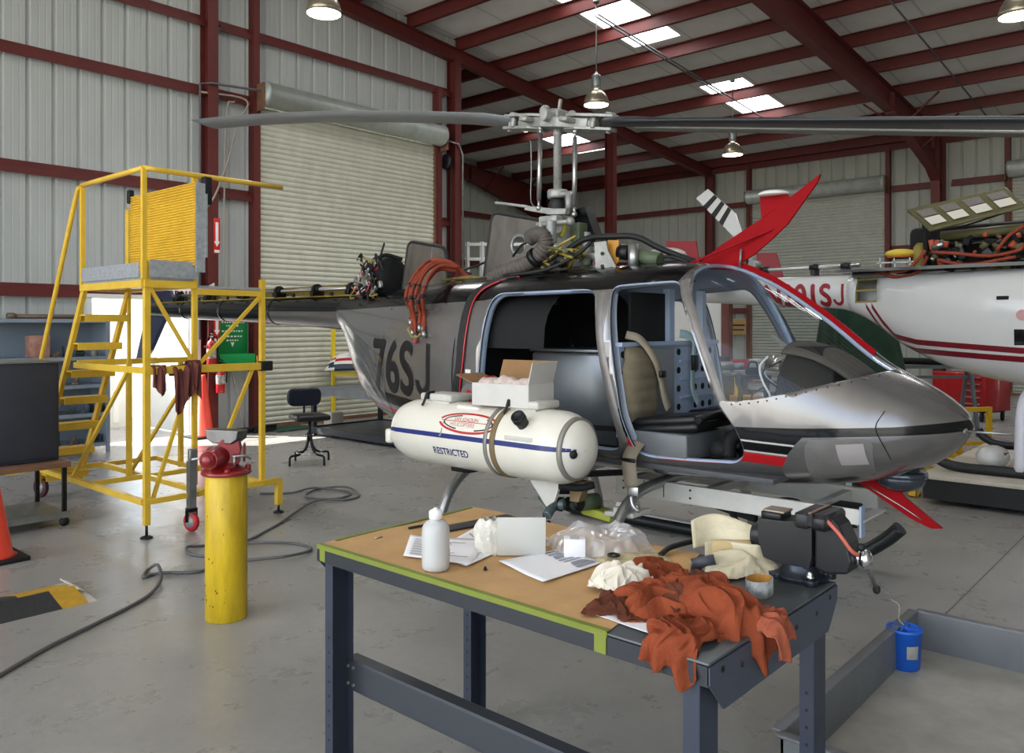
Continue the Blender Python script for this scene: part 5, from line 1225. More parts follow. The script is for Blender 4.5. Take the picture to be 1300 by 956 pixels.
def deck(b):
    b.box(((LX0+LX1)/2, (LY0+LY1)/2, DZ-.01), (LX1-LX0, LY1-LY0, .02)); b.box(((LX1+LX2)/2, LY0+.32, DZ-.06), (LX2-LX1, .62, .02))
part('deck', deck, M_DIA)
def dframe(b):
    for p0, p1 in (((LX0, LY0, DZ-.05), (LX2-.6, LY0, DZ-.05)), ((LX0, LY0, DZ-.05), (LX0, LY1, DZ-.05)), ((LX0, LY1, DZ-.05), (LX1, LY1, DZ-.05)), ((LX1, LY0, DZ-.05), (LX1, LY1, DZ-.05))): b.bar(p0, p1, .04, .055)
    b.bar((LX1, LY0+.02, DZ-.10), (LX2, LY0+.02, DZ-.10), .035, .045); b.bar((LX0+.2, LY0, DZ-.05), (LX0+.2, LY1, DZ-.05), .05, .03)
part('deck_frame', dframe)
def plate_dia(b, p0, p1, h, z):
    p0 = Vector(p0); p1 = Vector(p1); d = (p1-p0); L = d.length; d.normalize(); n = Vector((d.y, -d.x, 0))
    b.bar(Vector((p0.x, p0.y, z+h/2)), Vector((p1.x, p1.y, z+h/2)), .004, h, up=(0, 0, 1)) if False else b.box(Vector(((p0.x+p1.x)/2, (p0.y+p1.y)/2, z+h/2)), (L if abs(d.x) > .5 else .005, L if abs(d.y) > .5 else .005, h))
    k = int(L/.03)
    for i in range(k):
        for j in range(int(h/.03)):
            c = p0+d*(.015+i*.03)+Vector((0, 0, z-p0.z+.02+j*.03)); a = RAD(45 if (i+j) % 2 else -45)
            q = d*cos(a)*.009+Vector((0, 0, sin(a)*.009)); w_ = d*(-sin(a))*.003+Vector((0, 0, cos(a)*.003))
            for sg in (-1, 1):
                o = n*(.004*sg); b.add([c-q+o, c+w_+o*1.4, c+q+o, c-w_+o*1.4], [(0, 1, 2, 3)])
part('toe_board', lambda b: plate_dia(b, (LX0+.03, LY0-.03, 0), (LX1+.02, LY0-.03, 0), .13, DZ), M_DIA, fix=False)
part('toe_board', lambda b: plate_dia(b, (LX0-.02, LY0+.04, 0), (LX0-.02, LY1-.04, 0), .11, DZ), M_DIA, fix=False)
# folded-up flap: ribbed yellow underside, tread-plate edge
def flap(b):
    k = 30; V = []
    for i in range(k+1):
        z0 = 2.08+.64*i/k
        for f, o in ((0, 0), (.35, .012), (.7, .012), (.95, 0)): V += [Vector((LX1-.01-o, LY0-.07, z0+f*.62/k)), Vector((LX1-.01-o, LY1-.06, z0+f*.62/k))]
    b.add(V, [(2*i, 2*i+1, 2*i+3, 2*i+2) for i in range(len(V)//2-1)]); b.box((LX1+.02, (LY0+LY1)/2-.06, 2.41), (.05, LY1-LY0-.02, .62))
fl = part('folding_flap', flap)
part('flap_edge', lambda b: (b.box((LX1+.02, LY0-.075, 2.38), (.075, .012, .70)), b.box((LX1+.065, LY0-.06, 2.40), (.02, .05, .5))), M_DIA, fl)
part('rubber_bumper', lambda b: (b.box((LX1+.085, LY0-.05, 2.68), (.07, .06, .22), bev=.012), b.box((LX1-.01, LY1-.05, 2.74), (.05, .05, .12), bev=.01), b.box((LX1+.03, (LY0+LY1)/2, 2.73), (.04, LY1-LY0, .012))), M_BLK, fl)
part('flap_hinge', lambda b: (b.box((LX1+.03, LY1+.06, 2.36), (.06, .06, .55), bev=.006), b.bar((LX1+.03, LY1+.1, 2.1), (LX1+.03, LY1+.1, 2.65), .03)), M_YEL, fl)
# stairs
s0, s1 = Vector((0, LY1-.02, DZ-.06)), Vector((0, LY2+.02, .12))
for x in (LX0+.01, LX1-.01): part('stringer', lambda b: b.bar(Vector((x, s0.y, s0.z)), Vector((x, s1.y, s1.z)), .034, .055))
for i in range(7):
    t = (i+.9)/7.35; c = s0.lerp(s1, t)
    part('step', lambda b: (b.box((( LX0+LX1)/2, c.y-.06, c.z), (LX1-LX0-.02, .17, .012)), b.box(((LX0+LX1)/2, c.y-.145, c.z-.03), (LX1-LX0-.02, .01, .05)), b.box(((LX0+LX1)/2, c.y+.025, c.z-.03), (LX1-LX0-.02, .01, .05))))
# base and bracing
zb = .28
def base(b):
    for p0, p1 in (((LX0, LY0, zb), (LX0, LY2, zb)), ((LX0, LY0, zb), (LX2, LY0, zb)), ((LX2, LY0, zb), (LX2, LY2-.3, zb)), ((LX0, LY2-.25, zb), (LX2, LY2-.25, zb)), ((LX0, LY1-.1, zb), (LX2, LY1-.1, zb)), ((LX1+.1, LY0, zb), (LX1+.1, LY2-.25, zb))): b.bar(p0, p1, .042, .042)
    b.bar((LX0-.02, LY2, zb), (LX0-.22, LY2+.05, zb-.02), .045); b.bar((LX0-.22, LY2+.05, zb-.04), (LX0-.22, LY2+.05, zb+.12), .045); b.bar((LX2, LY0, zb), (LX2+.16, LY0+.02, zb), .045); b.bar((LX2+.16, LY0+.02, zb), (LX2+.16, LY0+.02, .07), .05)
part('base_frame', base)
part('mid_rail', lambda b: b.bar((LX0, LY0, 1.27), (LX2+.06, LY0, 1.27), .045, .06))
part('mid_rail', lambda b: b.bar((LX0+.02, LY0, 1.27), (LX0+.02, LY1+.2, 1.27), .04, .05))
part('mid_rail', lambda b: b.bar((LX0, LY1+.1, 1.29), (LX2, LY1+.1, 1.29), .04, .05))
part('grip_sleeve', lambda b: b.box((LX2+.02, LY0, 1.27), (.11, .062, .082), bev=.006), M_BLK)
for p0, p1 in (((LX0+.05, LY0+.01, DZ-.08), (LX1, LY0+.01, 1.33)), ((LX2-.02, LY0+.01, DZ-.12), (LX1+.05, LY0+.01, 1.30)), ((LX2-.1, LY0+.01, 1.24), (LX1+.1, LY0+.02, zb)), ((LX1, LY0+.03, 1.22), (LX0+.08, LY0+.03, zb)), ((LX0+.03, LY0+.35, 1.25), (LX0+.03, LY1+.3, zb)), ((LX1+.1, LY0+.2, 1.25), (LX1+.1, LY1+.2, zb)), ((LX1, LY1, DZ-.1), (LX1, LY1, 1.28))):
    part('brace', lambda b: b.bar(p0, p1, .026))
def caster(x, y, r, m, fixed=True):
    w_ = part('caster_wheel', lambda b: b.lathe([(.02, -.022), (r-.01, -.022), (r, -.012), (r, .012), (r-.01, .022), (.02, .022)], (x, y, r), (1, .25, 0), 26), m)
    part('hub', lambda b: b.lathe([(.0, -.026), (r*.62, -.024), (r*.62, .024), (0, .026)], (x, y, r), (1, .25, 0), 20), M_PALE, w_)
    part('fork', lambda b: (b.box((x, y, 2*r+.02), (.07, .06, .03)), b.bar((x-.03, y, 2*r+.02), (x-.03, y, r), .006, .04), b.bar((x+.03, y, 2*r+.02), (x+.03, y, r), .006, .04)), M_DKST, w_)
caster(LX0+.04, LY2+.02, .095, mat('maroon tyre', '#4c2a2e', .6)); caster(LX1-.03, LY0-.03, .075, mat('red tyre', '#b5262b', .5))
part('jack_leg', lambda b: (b.bar((LX1-.03, LY0-.03, .14), (LX1-.03, LY0-.03, .55), .055), b.box((LX1-.03, LY0-.05, .60), (.07, .04, .10), bev=.01)), M_GALV)
for x, y in ((LX0+.03, LY0+.02), (LX2+.16, LY0+.02)):
    part('levelling_foot', lambda b: (b.cyl((x, y, .015), (x, y, .12), .010, n=10), b.lathe([(0, 0), (.045, 0), (.045, .01), (.025, .02), (0, .022)], (x, y, 0))), M_DKST)
# rags on the stand
def hang(label, x, y, z, w, l, m, seed, ax='x', split=False):
    mb = MB(); rs = random.Random(seed); ph = [rs.uniform(0, 6) for _ in range(4)]
    def fn(u, v):
        a = (u-.5)*w*(1-.25*abs(v)); k = (v-.25); s_ = 1 if k > 0 else -1
        off = .036+.018*sin(9*u+ph[0]+v*3)+.012*sin(19*u+ph[1])
        zz = z+.042-abs(k)*l*(1.25 if k > 0 else .9)*(1+.18*sin(5*u+ph[2])); yy = -s_*off*min(1, abs(k)*9)
        return (x+a, y+yy, zz) if ax == 'x' else (x+yy, y+a, zz)
    mb.grid(22, 30, fn); o = mb.build('shop_rag', m, fix=False, solid=.004, sub=1)
    return tag(o, label, 'rag', 'rags hung on the yellow stand')
M_RG2 = mat('dull maroon cotton', '#6b3a33', .95, 0, .25, 9, .12, 120)
hang('maroon rag hung on the stand mid rail, at the corner post nearest the stairs', LX0+.11, LY0, 1.27, .13, .22, M_RG2, 1)
hang('wide maroon rag hung in the middle of the stand mid rail', LX0+.285, LY0, 1.27, .16, .36, M_RG2, 2)
hang('bunched maroon rag around the middle corner post of the stand', LX1+.0, LY0-.0, 1.30, .12, .3, M_RG2, 3)
# ------------------------------------------------------------------ vise on a yellow pipe bollard
b0 = onZ(278, 793, 0); ps = thing('pedestal_vise', 'red bench vise bolted on a scuffed yellow pipe bollard', 'vise', (b0.x+.085, b0.y+.075, 0), RAD(-55))
M_YPIPE = mat('scuffed yellow pipe', '#cba91e', .45, 0, .3, 4, .05, 30, stretch=(3, 3, .6))
mb = MB(); mb.lathe([(.108, 0), (.112, .004), (.112, .79), (.108, .795), (.10, .795), (0, .79)], n=40); pipe = mb.build('pipe_post', M_YPIPE, ps)
mb = MB()
for k in range(22):
    a = random.uniform(3.2, 5.2); z = random.choice([.12+random.uniform(-.03, .07)]*3+[random.uniform(.15, .7)]); mb.box((.1125*cos(a), .1125*sin(a), z), (.002, random.uniform(.002, .008), random.uniform(.003, .016)), Matrix.Rotation(a, 3, 'Z') @ Matrix.Rotation(random.uniform(-.6, .6), 3, 'X'))
mb.build('paint_chips', M_DKST, pipe)
M_VRED = mat('oily red casting', '#8c1d20', .3, .1, .3, 9, coat=.3)
mb = MB(); mb.lathe([(0, .795), (.13, .795), (.135, .802), (.13, .818), (.09, .825), (.07, .84), (.06, .86), (0, .86)], n=32)
for a in (.4, 2.0, 3.6, 5.2): mb.cyl((.115*cos(a), .115*sin(a), .81), (.115*cos(a), .115*sin(a), .84), .016, n=10)
mb.build('swivel_base', M_VRED, ps)
Rv = Matrix.Rotation(RAD(20), 4, 'Z')
mb = MB(); mb.prism([(-.10, .86), (.07, .85), (.08, .93), (.07, .985), (-.02, .99), (-.05, .95), (-.10, .94)], (0, -.05, 0), (1, 0, 0), (0, 0, 1), (0, .10, 0)); mb.cyl((.09, -.0, .91), (.10, 0, .91), .055); mb.xf(Rv); mb.build('vise_body', M_VRED, ps, bev=.012)
mb = MB(); mb.cyl((-.02, -.17, .895), (-.02, -.03, .895), .052, .06, n=22); mb.cyl((-.02, -.19, .895), (-.02, -.165, .895), .034, .05, n=18); mb.ell((-.02, -.185, .895), (.034, .02, .034)); mb.build('slide_barrel', M_VRED, ps, bev=.004)
mb = MB(); mb.box((-.0, 0, 1.005), (.19, .06, .05), bev=.01); mb.prism([(-.11, 1.04), (.11, 1.04), (.10, .99), (.06, .965), (-.06, .965), (-.10, .99)], (0, -.045, 0), (1, 0, 0), (0, 0, 1), (0, .09, 0)); mb.xf(Matrix.Rotation(RAD(-12), 4, 'Z')); tag(mb.build('jaws', mat('worn vise steel', '#6c6b6a', .3, .85, .2, 14), ps, bev=.006), 'bare steel jaws')
mb = MB(); mb.cyl((-.15, -.1, .885), (-.05, -.03, .90), .007, n=8); mb.tube([(.06, -.06, .90), (.12, -.03, .90), (.14, -.0, .88)], .007, 8); mb.cyl((.075, -.06, .845), (.075, -.06, .90), .009, n=8); mb.build('lock_lever', M_ALUM, ps)
# ------------------------------------------------------------------ air hose, kerb ramp, drip tray, blue pot
hp = [(-10, 866), (0, 860), (60, 825), (120, 795), (160, 775), (190, 757), (204, 742), (200, 725), (187, 726), (182, 735), (195, 731), (215, 729), (250, 728)]
def fl(px, py, r=.011): p = onZ(px, py, 0); p.z = r; return p
P1 = [fl(*q) for q in hp]; P1[6].z = .03; P1[7].z = .04
P2 = [fl(x, y) for x, y in ((300, 715), (360, 712), (395, 700), (375, 692), (330, 694), (290, 692), (255, 695), (237, 700), (245, 706), (290, 709), (300, 700), (330, 680), (355, 666), (400, 640), (440, 636), (456, 630), (440, 622), (405, 622), (388, 630), (400, 637), (430, 634), (445, 627), (400, 623), (370, 627), (330, 628))]
for k, p in enumerate(P2):
    if k % 3 == 1: p.z += .018
c0 = P1[4].copy(); c0.z = 0
mb = MB(); mb.tube([p-c0 for p in P1+P2], .0105, 10, k=7); o = mb.build('hose', mat('grey air hose', '#5c5b5c', .5, 0, .1, 20)); o.name = 'air_hose'; o.location = c0
tag(o, 'long grey air hose snaking past the yellow bollard across the floor', 'hose')
t = thing('kerb_ramp', 'yellow and black rubber ramp lying on the floor at the left edge', 'ramp', (1.94, 5.0, 0))
M_RY = mat('worn yellow rubber', '#b98f28', .6, 0, .25, 10); M_RB = mat('gritty black rubber', '#2e2e2f', .85, 0, .25, 40, .3, 120)
rp = [(0, 0), (.22, .055), (.27, .055), (.50, .0)]      # profile (y, z)
def rseg(x0, x1, i0, i1, m, nm):
    b = MB(); A = rp[i0:i1+1]; V = [Vector((x0, y, z)) for y, z in A]+[Vector((x1, y, z)) for y, z in A]; n = len(A)
    V += [Vector((x0, A[0][0], 0)), Vector((x0, A[-1][0], 0)), Vector((x1, A[0][0], 0)), Vector((x1, A[-1][0], 0))]
    b.add(V, [(k, k+1, n+k+1, n+k) for k in range(n-1)]); b.build(nm, m, t, fix=False)
rseg(-.16, -.02, 0, 1, M_RY, 'yellow_block'); rseg(-.75, -.16, 0, 1, M_RB, 'black_block'); rseg(-1.1, -.75, 0, 1, M_RY, 'yellow_block'); rseg(-.32, -.05, 1, 3, M_RY, 'yellow_block'); rseg(-1.1, -.5, 1, 3, M_RY, 'yellow_block'); rseg(-.5, -.32, 1, 3, M_RB, 'black_block')
b = MB(); b.add([(-.02, 0, .0), (-.05, .22, .056), (-.05, .27, .056), (-.05, .5, 0), (.04, .5, 0), (.03, .25, .02), (.03, 0, 0)], [(0, 1, 5, 6), (1, 2, 5), (2, 3, 4, 5)]); b.box((.0, .3, .035), (.045, .28, .006), Matrix.Rotation(RAD(30), 3, 'Y')); tag(b.build('reflective_end', mat('silver reflective tape', '#cfc9bd', .4, .2), t, fix=False), 'white reflective end piece')
# drip tray
TX0, TX1, TYA, TYB = 2.75, 4.36, -.55, 1.19
t = thing('drip_tray', 'large grey steel drip tray on the floor at the bottom right corner', 'tray', ((TX0+TX1)/2, (TYA+TYB)/2, 0), 0, world=True)
M_TRAY = mat('grey tray steel', '#6f7174', .45, .2, .12, 6)
b = MB(); b.box(((TX0+TX1)/2, (TYA+TYB)/2, .012), (TX1-TX0, TYB-TYA, .02)); b.build('tray_floor', mat('pale tray floor', '#a19e96', .6, .1, .2, 4), t)  # floor is paler than the tray walls
for nm, c, sz in (('tray_wall', (TX1-.005, (TYA+TYB)/2, .105), (.01, TYB-TYA, .19)), ('tray_wall', ((TX0+TX1)/2, TYB-.005, .105), (TX1-TX0, .01, .19)), ('tray_wall', (TX0+.005, (TYA+TYB)/2, .105), (.01, TYB-TYA, .19)), ('tray_wall', ((TX0+TX1)/2, TYA+.005, .105), (TX1-TX0, .01, .19))):
    b = MB(); b.box(c, sz); b.box((c[0]+(.018 if sz[0] < .1 and c[0] > 3 else (-.018 if sz[0] < .1 else 0)), c[1]+(.018 if sz[1] < .1 and c[1] > 0 else (-.018 if sz[1] < .1 else 0)), .2), (sz[0] if sz[0] > .1 else .045, sz[1] if sz[1] > .1 else .045, .012), bev=.004); b.build(nm, M_TRAY, t)
b = MB(); b.cyl((TX1+.03, -.5, .17), (TX1+.03, TYB-.15, .17), .014, n=10); b.build('rim_tube', M_GALV, t)
bp = onZ(1153, 853, .022); t = thing('blue_pot', 'blue plastic pot with divided lid standing in the grey drip tray', 'pot', (bp.x+.05, bp.y+.03, .022))
M_BLP = mat('blue polypropylene', '#1f5fc4', .4, 0, .08, 6)
b = MB(); b.lathe([(0, 0), (.062, 0), (.066, .006), (.074, .17), (.078, .172), (.078, .185), (.070, .186), (.068, .165), (0, .160)], n=36); b.build('pot_body', M_BLP, t)
b = MB(); b.box((0, 0, .176), (.13, .008, .02)); b.box((.0, .0, .176), (.008, .13, .02)); b.ell((.01, .0, .178), (.02, .02, .012)); b.build('lid_divider', M_BLP, t)
b = MB(); b.grid(8, 4, lambda u, v: (.0705*cos(3.55+u*.75)*(1+.045*v), .0705*sin(3.55+u*.75)*(1+.045*v), .06+.06*v)); tag(b.build('paper_label', mat('torn grey label', '#a19e95', .7, 0, .3, 14), t, fix=False), 'torn grey label')
b = MB(); b.tube([(.02, 0, .18), (.05, .04, .20), (.09, .05, .25), (.10, .09, .27)], .003, 6); b.build('string', mat('tan string', '#9a907d', .8), t)
# ------------------------------------------------------------------ swivel stool
sp = onZ(393, 588, 0); t = thing('swivel_stool', 'black padded swivel stool with backrest on bent tube legs', 'stool', (sp.x, sp.y, 0), RAD(72))
M_VIN = mat('black vinyl', '#15161a', .32, 0, .1, 14)
def pad(b, c, sz, seg=4, bev=.035, R=None): b.box(c, sz, R, bev, seg=seg)
b = MB(); pad(b, (0, 0, .54), (.40, .40, .07)); b.build('seat', M_VIN, t, bev=0)
b = MB(); b.prism(rounded([(-.20, .65), (.20, .65), (.21, .86), (-.21, .86)], .09, 6), (.19, 0, 0), (0, 1, 0), (0, 0, 1), (.055, 0, 0)); b.build('backrest', mat('navy black vinyl', '#161b2b', .3), t, bev=.018)
b = MB(); b.tube([(0, 0, .49), (.12, 0, .48), (.215, 0, .52), (.225, 0, .62), (.22, 0, .72)], .014, 8); b.build('back_bracket', M_BLK, t)
b = MB(); b.cyl((0, 0, .26), (0, 0, .51), .016, n=14); b.cyl((0, 0, .30), (0, 0, .36), .028, n=14); b.build('column', M_DKST, t)
b = MB(); b.cyl((0, -.05, .33), (0, .05, .33), .008); b.ell((0, .055, .33), .014); b.build('height_knob', M_CHROME, t)
for k in range(4):
    a = RAD(20+90*k); d = lambda r, z: (r*cos(a), r*sin(a), z)
    b = MB(); b.tube([d(.02, .36), d(.03, .25), d(.07, .16), d(.15, .115), d(.24, .11), d(.27, .09), d(.275, .0)], .013, 10); b.build('leg', M_DKST, t)
b = MB(); b.tube([(.15*cos(a), .15*sin(a), .13) for a in [2*pi*i/20 for i in range(20)]], .007, 8, k=2, closed=True); b.build('foot_ring', M_CHROME, t)
# ------------------------------------------------------------------ far left: shelving, dark cabinet on a cart, red cone
SX0, SX1, SY0, SY1 = 2.9, 4.36, 10.75, 11.28
t = thing('shelving_unit', 'grey steel shelving full of parts against the left wall', 'shelving', ((SX0+SX1)/2, (SY0+SY1)/2, 0), 0, world=True)
M_SHF = mat('grey shelf steel', '#8d97a3', .45, .3, .1, 6)
SZ = (.12, .50, .86, 1.21, 1.68)
for z in SZ: b = MB(); b.box(((SX0+SX1)/2, (SY0+SY1)/2, z), (SX1-SX0, SY1-SY0, .012)); b.box(((SX0+SX1)/2, SY0, z-.014), (SX1-SX0, .008, .045)); b.build('shelf_board', M_SHF, t)
for x in (SX0, SX1-.0):
    for y in (SY0, SY1): b = MB(); b.box((x, y, .86), (.04, .04, 1.72)); b.build('upright', M_SHF, t)
b = MB(); b.box(((SX0+SX1)/2, SY1, .9), (SX1-SX0, .006, 1.6)); b.box((SX1-.0, (SY0+SY1)/2, .9), (.006, SY1-SY0, 1.6)); b.build('back_panel', mat('blue grey sheet', '#8793a0', .5, .2), t)
rs = random.Random(5)
pal = ['#3d3a38', '#6d6258', '#46525c', '#7c2a24', '#8f8a80', '#39443a', '#5b4a3c', '#a23a2c', '#b0a48c', '#2a2c30']
def clutter(z, names, xs, ycen, hmax):
    for k, x in enumerate(xs):
        nm = names[k % len(names)]; col = pal[rs.randrange(len(pal))]; m = mat('clutter paint '+col, col, .6, 0, .25, 12)
        w_ = rs.uniform(.06, .10); h = rs.uniform(.05, hmax); b = MB()
        if nm == 'parts_bin': b.prism([(-w_/2, 0), (w_/2, 0), (w_/2*1.15, h), (w_/2*1.02, h), (w_/2*.9, .01), (-w_/2*.9, .01), (-w_/2*1.02, h), (-w_/2*1.15, h)], (0, -.08, 0), (1, 0, 0), (0, 0, 1), (0, .16, 0))
        elif nm == 'coiled_hose':
            b.tube([(w_*.6*cos(a)*(1+.05*sin(3*a)), w_*.6*sin(a), .015+.012*a/2) for a in [i*.5 for i in range(26)]], .012, 7, k=2)
        elif nm == 'paint_can': b.lathe([(0, 0), (w_*.4, 0), (w_*.4, h), (w_*.42, h+.004), (w_*.36, h+.008), (0, h+.006)], n=18)
        else:
            b.box((0, 0, .015), (w_, .1, .03), bev=.006); b.cyl((-w_*.3, 0, .03), (w_*.3, .02, .045), .02, n=10); b.lathe([(.0, .03), (.03, .03), (.025, .03+h*.5), (0, .03+h*.5)], (w_*.2, -.03, 0), n=12)
        o = b.build(nm, m); o.location = (x, ycen+rs.uniform(-.06, .06), z+.007); o.rotation_euler = (0, 0, rs.uniform(-.4, .4))
        cn = {'#3d3a38': 'charcoal', '#6d6258': 'taupe', '#46525c': 'slate', '#7c2a24': 'maroon', '#8f8a80': 'grey', '#39443a': 'dark green', '#5b4a3c': 'brown', '#a23a2c': 'red', '#b0a48c': 'beige', '#2a2c30': 'black'}[col]
        sh = {.12: 'bottom', .50: 'second lowest', .86: 'middle', 1.21: 'second highest', 1.68: 'top'}[z]
        nth = ['first', 'second', 'third', 'fourth', 'fifth', 'sixth', 'seventh'][len(xs)-1-k]
        tag(o, '%s %s, %s from the right on the %s grey shelf' % (cn, nm.replace('_', ' '), nth, sh), nm.split('_')[-1], 'parts on the grey shelving')
NM = ['machined_part', 'parts_bin', 'coiled_hose', 'paint_can', 'machined_part']
clutter(.12, NM, [3.15, 3.4, 3.62, 3.8, 3.96, 4.12, 4.26], 10.87, .2); clutter(.50, NM[1:]+NM[:1], [3.3, 3.55, 3.78, 3.95, 4.1, 4.25], 10.87, .22); clutter(.86, NM[2:]+NM[:2], [3.3, 3.6, 3.8, 4.0], 10.87, .26); clutter(1.21, NM, [3.78, 3.92, 4.08, 4.22], 10.87, .14)
o = MB(); o.box((0, 0, .135), (.22, .18, .27), bev=.004); o = tag(o.build('tin_box', mat('scuffed pink tin', '#b48d7c', .5, .1, .35, 9, col2='#8e5a4c')), 'square scuffed pinkish tin on the upper shelf of the grey shelving', 'tin'); o.location = (3.60, 10.92, 1.218)
b = MB(); b.cyl((-.55, 0, .03), (.45, .02, .03), .028, n=12); b.cyl((-.6, .0, .03), (-.52, 0, .03), .042, n=12); o = tag(b.build('steel_tube', mat('brown tube', '#6d5c4c', .5, .3, .2, 9)), 'long brown tube lying on top of the grey shelving', 'tube'); o.location = (3.88, 10.95, 1.688)
t = thing('rolling_cart', 'low steel cart with a wooden top at the left edge', 'cart', (2.15, 7.35, 0), 0, world=True)
b = MB(); b.box((2.13, 7.35, .50), (.85, .7, .045), bev=.006); b.build('wooden_top', mat('brown worn wood', '#7c5a44', .6, 0, .25, 5, stretch=(1, 6, 6)), t)
b = MB(); b.box((2.15, 7.35, .10), (.8, .62, .02)); b.box((2.15, 7.04, .095), (.82, .02, .05)); b.build('lower_deck', M_GALV, t)
for x in (1.78, 2.52):
    for y in (7.05, 7.65):
        b = MB(); b.bar((x, y, .08), (x, y, .48), .03); b.build('leg', M_DKST, t)
        b = MB(); b.lathe([(.0, -.014), (.035, -.014), (.038, 0), (.035, .014), (0, .014)], (x, y, .038), (0, 1, 0), 18); b.build('caster_wheel', M_BLK, t)
t = thing('steel_cabinet', 'dark slate steel cabinet standing on the wooden cart at the left edge', 'cabinet', (2.2, 7.38, .5225), 0, world=True)
M_CABN = mat('dark slate enamel', '#33363f', .45, .1, .1, 5)
b = MB(); b.box((2.2, 7.38, .92), (.62, .5, .79), bev=.006); b.build('cabinet_body', M_CABN, t)
b = MB(); b.box((2.2, 7.125, .92), (.58, .012, .74), bev=.004); d_ = b.build('door', M_CABN, t); b = MB(); b.box((1.98, 7.11, .95), (.02, .02, .12), bev=.005); b.build('handle', M_GALV, d_)
b = MB(); b.box((2.2, 7.38, 1.32), (.64, .52, .015), bev=.004); b.build('cabinet_lid', M_GALV, t)
p = onD(-12, 600, 5.6); t = thing('traffic_cone', 'red plastic cone cut off by the left edge of the picture', 'cone', (p.x, p.y, 0))
M_CONE = mat('orange red cone plastic', '#e0402a', .45)
b = MB(); b.lathe([(.16, .03), (.135, .04), (.035, .62), (.03, .63), (.022, .62)], n=32); b.build('cone_body', M_CONE, t); b = MB(); b.box((0, 0, .015), (.38, .38, .03), bev=.008); b.build('base', M_BLK, t)
# ------------------------------------------------------------------ beside the open door: cone, extinguisher, eyewash, sign, broom, mat
p = onY(256, 548, 11.15); t = thing('traffic_cone', 'tall orange cone standing beside the open doorway', 'cone', (p.x-.0, 11.1, 0)); b = MB(); b.lathe([(.17, .03), (.14, .04), (.035, .88), (.03, .9), (.022, .89)], n=32); b.build('cone_body', M_CONE, t); b = MB(); b.box((0, 0, .015), (.40, .40, .03), bev=.008); b.build('base', M_BLK, t)
def extinguisher(label, x, y, z):
    t = thing('fire_extinguisher', label, 'fire extinguisher', (x, y, z)); M_FX = mat('extinguisher red', '#b01f22', .25, 0, coat=.4)
    b = MB(); b.lathe([(0, 0), (.06, 0), (.066, .01), (.066, .33), (.055, .37), (.02, .395), (.018, .42), (0, .42)], n=24); b.build('cylinder', M_FX, t)
    b = MB(); b.box((0, -.02, .44), (.025, .1, .03), bev=.006); b.box((0, -.03, .48), (.02, .1, .012), Matrix.Rotation(RAD(12), 3, 'X'), .004); b.build('valve_handle', M_BLK, t)
    b = MB(); b.tube([(.02, -.02, .44), (.07, -.03, .42), (.085, -.03, .3), (.078, -.03, .15)], .01, 8); b.build('discharge_hose', M_BLK, t)
    b = MB(); b.lathe([(.0665, .13), (.067, .132), (.067, .26), (.0665, .262)], n=24); b.build('label_band', mat('extinguisher label', '#c9c5ba', .5, 0, .4, 20, col2='#37373d'), t)
    b = MB(); b.box((0, .075, .3), (.05, .03, .26)); b.box((0, .03, .30), (.15, .10, .025)); b.build('wall_bracket', M_DKST, t)
    return t
extinguisher('fire extinguisher hung on the red column above the orange cone', 5.96, YA-.345, 1.0)
extinguisher('red fire extinguisher mounted low in front of the red column', 6.10, YA-.345, .62)
p0, p1 = onY(271, 402, YA-.12), onY(313, 462, YA-.12)
t = thing('first_aid_station', 'green first aid panel with white lettering and a tray', 'first aid station', ((p0.x+p1.x)/2, YA-.10, 1.02), 0, world=True)
M_GRN = mat('safety green', '#0f7a3c', .4)
zt, zl = 1.74, 1.05; xa, xb = 6.19, 6.70
b = MB(); b.box(((xa+xb)/2, YA-.06, (zt+zl)/2), (xb-xa, .02, zt-zl), bev=.004); b.build('backboard', M_GRN, t)
b = MB(); b.box(((xa+xb)/2+.02, YA-.12, 1.09), (xb-xa+.08, .14, .17), bev=.006); b.build('tray', mat('bright safety green', '#14944a', .4), t)
b = MB()
for k, (w_, z) in enumerate(((.36, 1.66), (.2, 1.60), (.36, 1.52), (.28, 1.44), (.2, 1.38))):
    x = (xa+xb)/2-w_/2
    while x < (xa+xb)/2+w_/2: d_ = rs.uniform(.015, .05); b.box((x+d_/2, YA-.0715, z), (d_*.8, .003, .022 if k else .035)); x += d_+.012
b.prism([(-.03, .03), (.03, .03), (0, -.04)], ((xa+xb)/2-.0, YA-.0715, 1.32), (1, 0, 0), (0, 0, 1), (0, -.003, 0)); b.build('white_lettering', mat('sign white', '#e4e4e0', .5), t)
def arrow_sign(label, z, x=6.09):
    t = thing('arrow_sign', label, 'sign', (x, YA-.258, z)); b = MB(); b.box((0, 0, 0), (.10, .008, .52), bev=.002); b.build('sign_plate', mat('sign red', '#c4231f', .4), t)
    b = MB(); b.prism([(-.022, .2), (.022, .2), (.022, -.08), (.045, -.08), (0, -.16), (-.045, -.08), (-.022, -.08)], (0, -.005, 0), (1, 0, 0), (0, 0, 1), (0, -.002, 0)); b.box((0, -.0055, -.225), (.08, .002, .04)); b.build('arrow', mat('sign white', '#e4e4e0', .5), t)
arrow_sign('red sign with a white down arrow high on the red column', 2.92); arrow_sign('red down arrow sign low on the red column beside the green panel', 1.62)
t = thing('exit_sign', 'small red and white exit sign above the open doorway', 'sign', (5.62, YA-.16, 2.09)); b = MB(); b.box((0, 0, 0), (.34, .06, .17), bev=.008); b.build('sign_case', mat('sign white', '#e4e4e0', .5), t); b = MB(); flat_text(b, 'EXIT', .13, (0, -.032, -.045), (1, 0, 0), (0, 0, 1), center=True, bold=.004); b.build('sign_lettering', mat('sign red', '#c4231f', .4), t, fix=False)
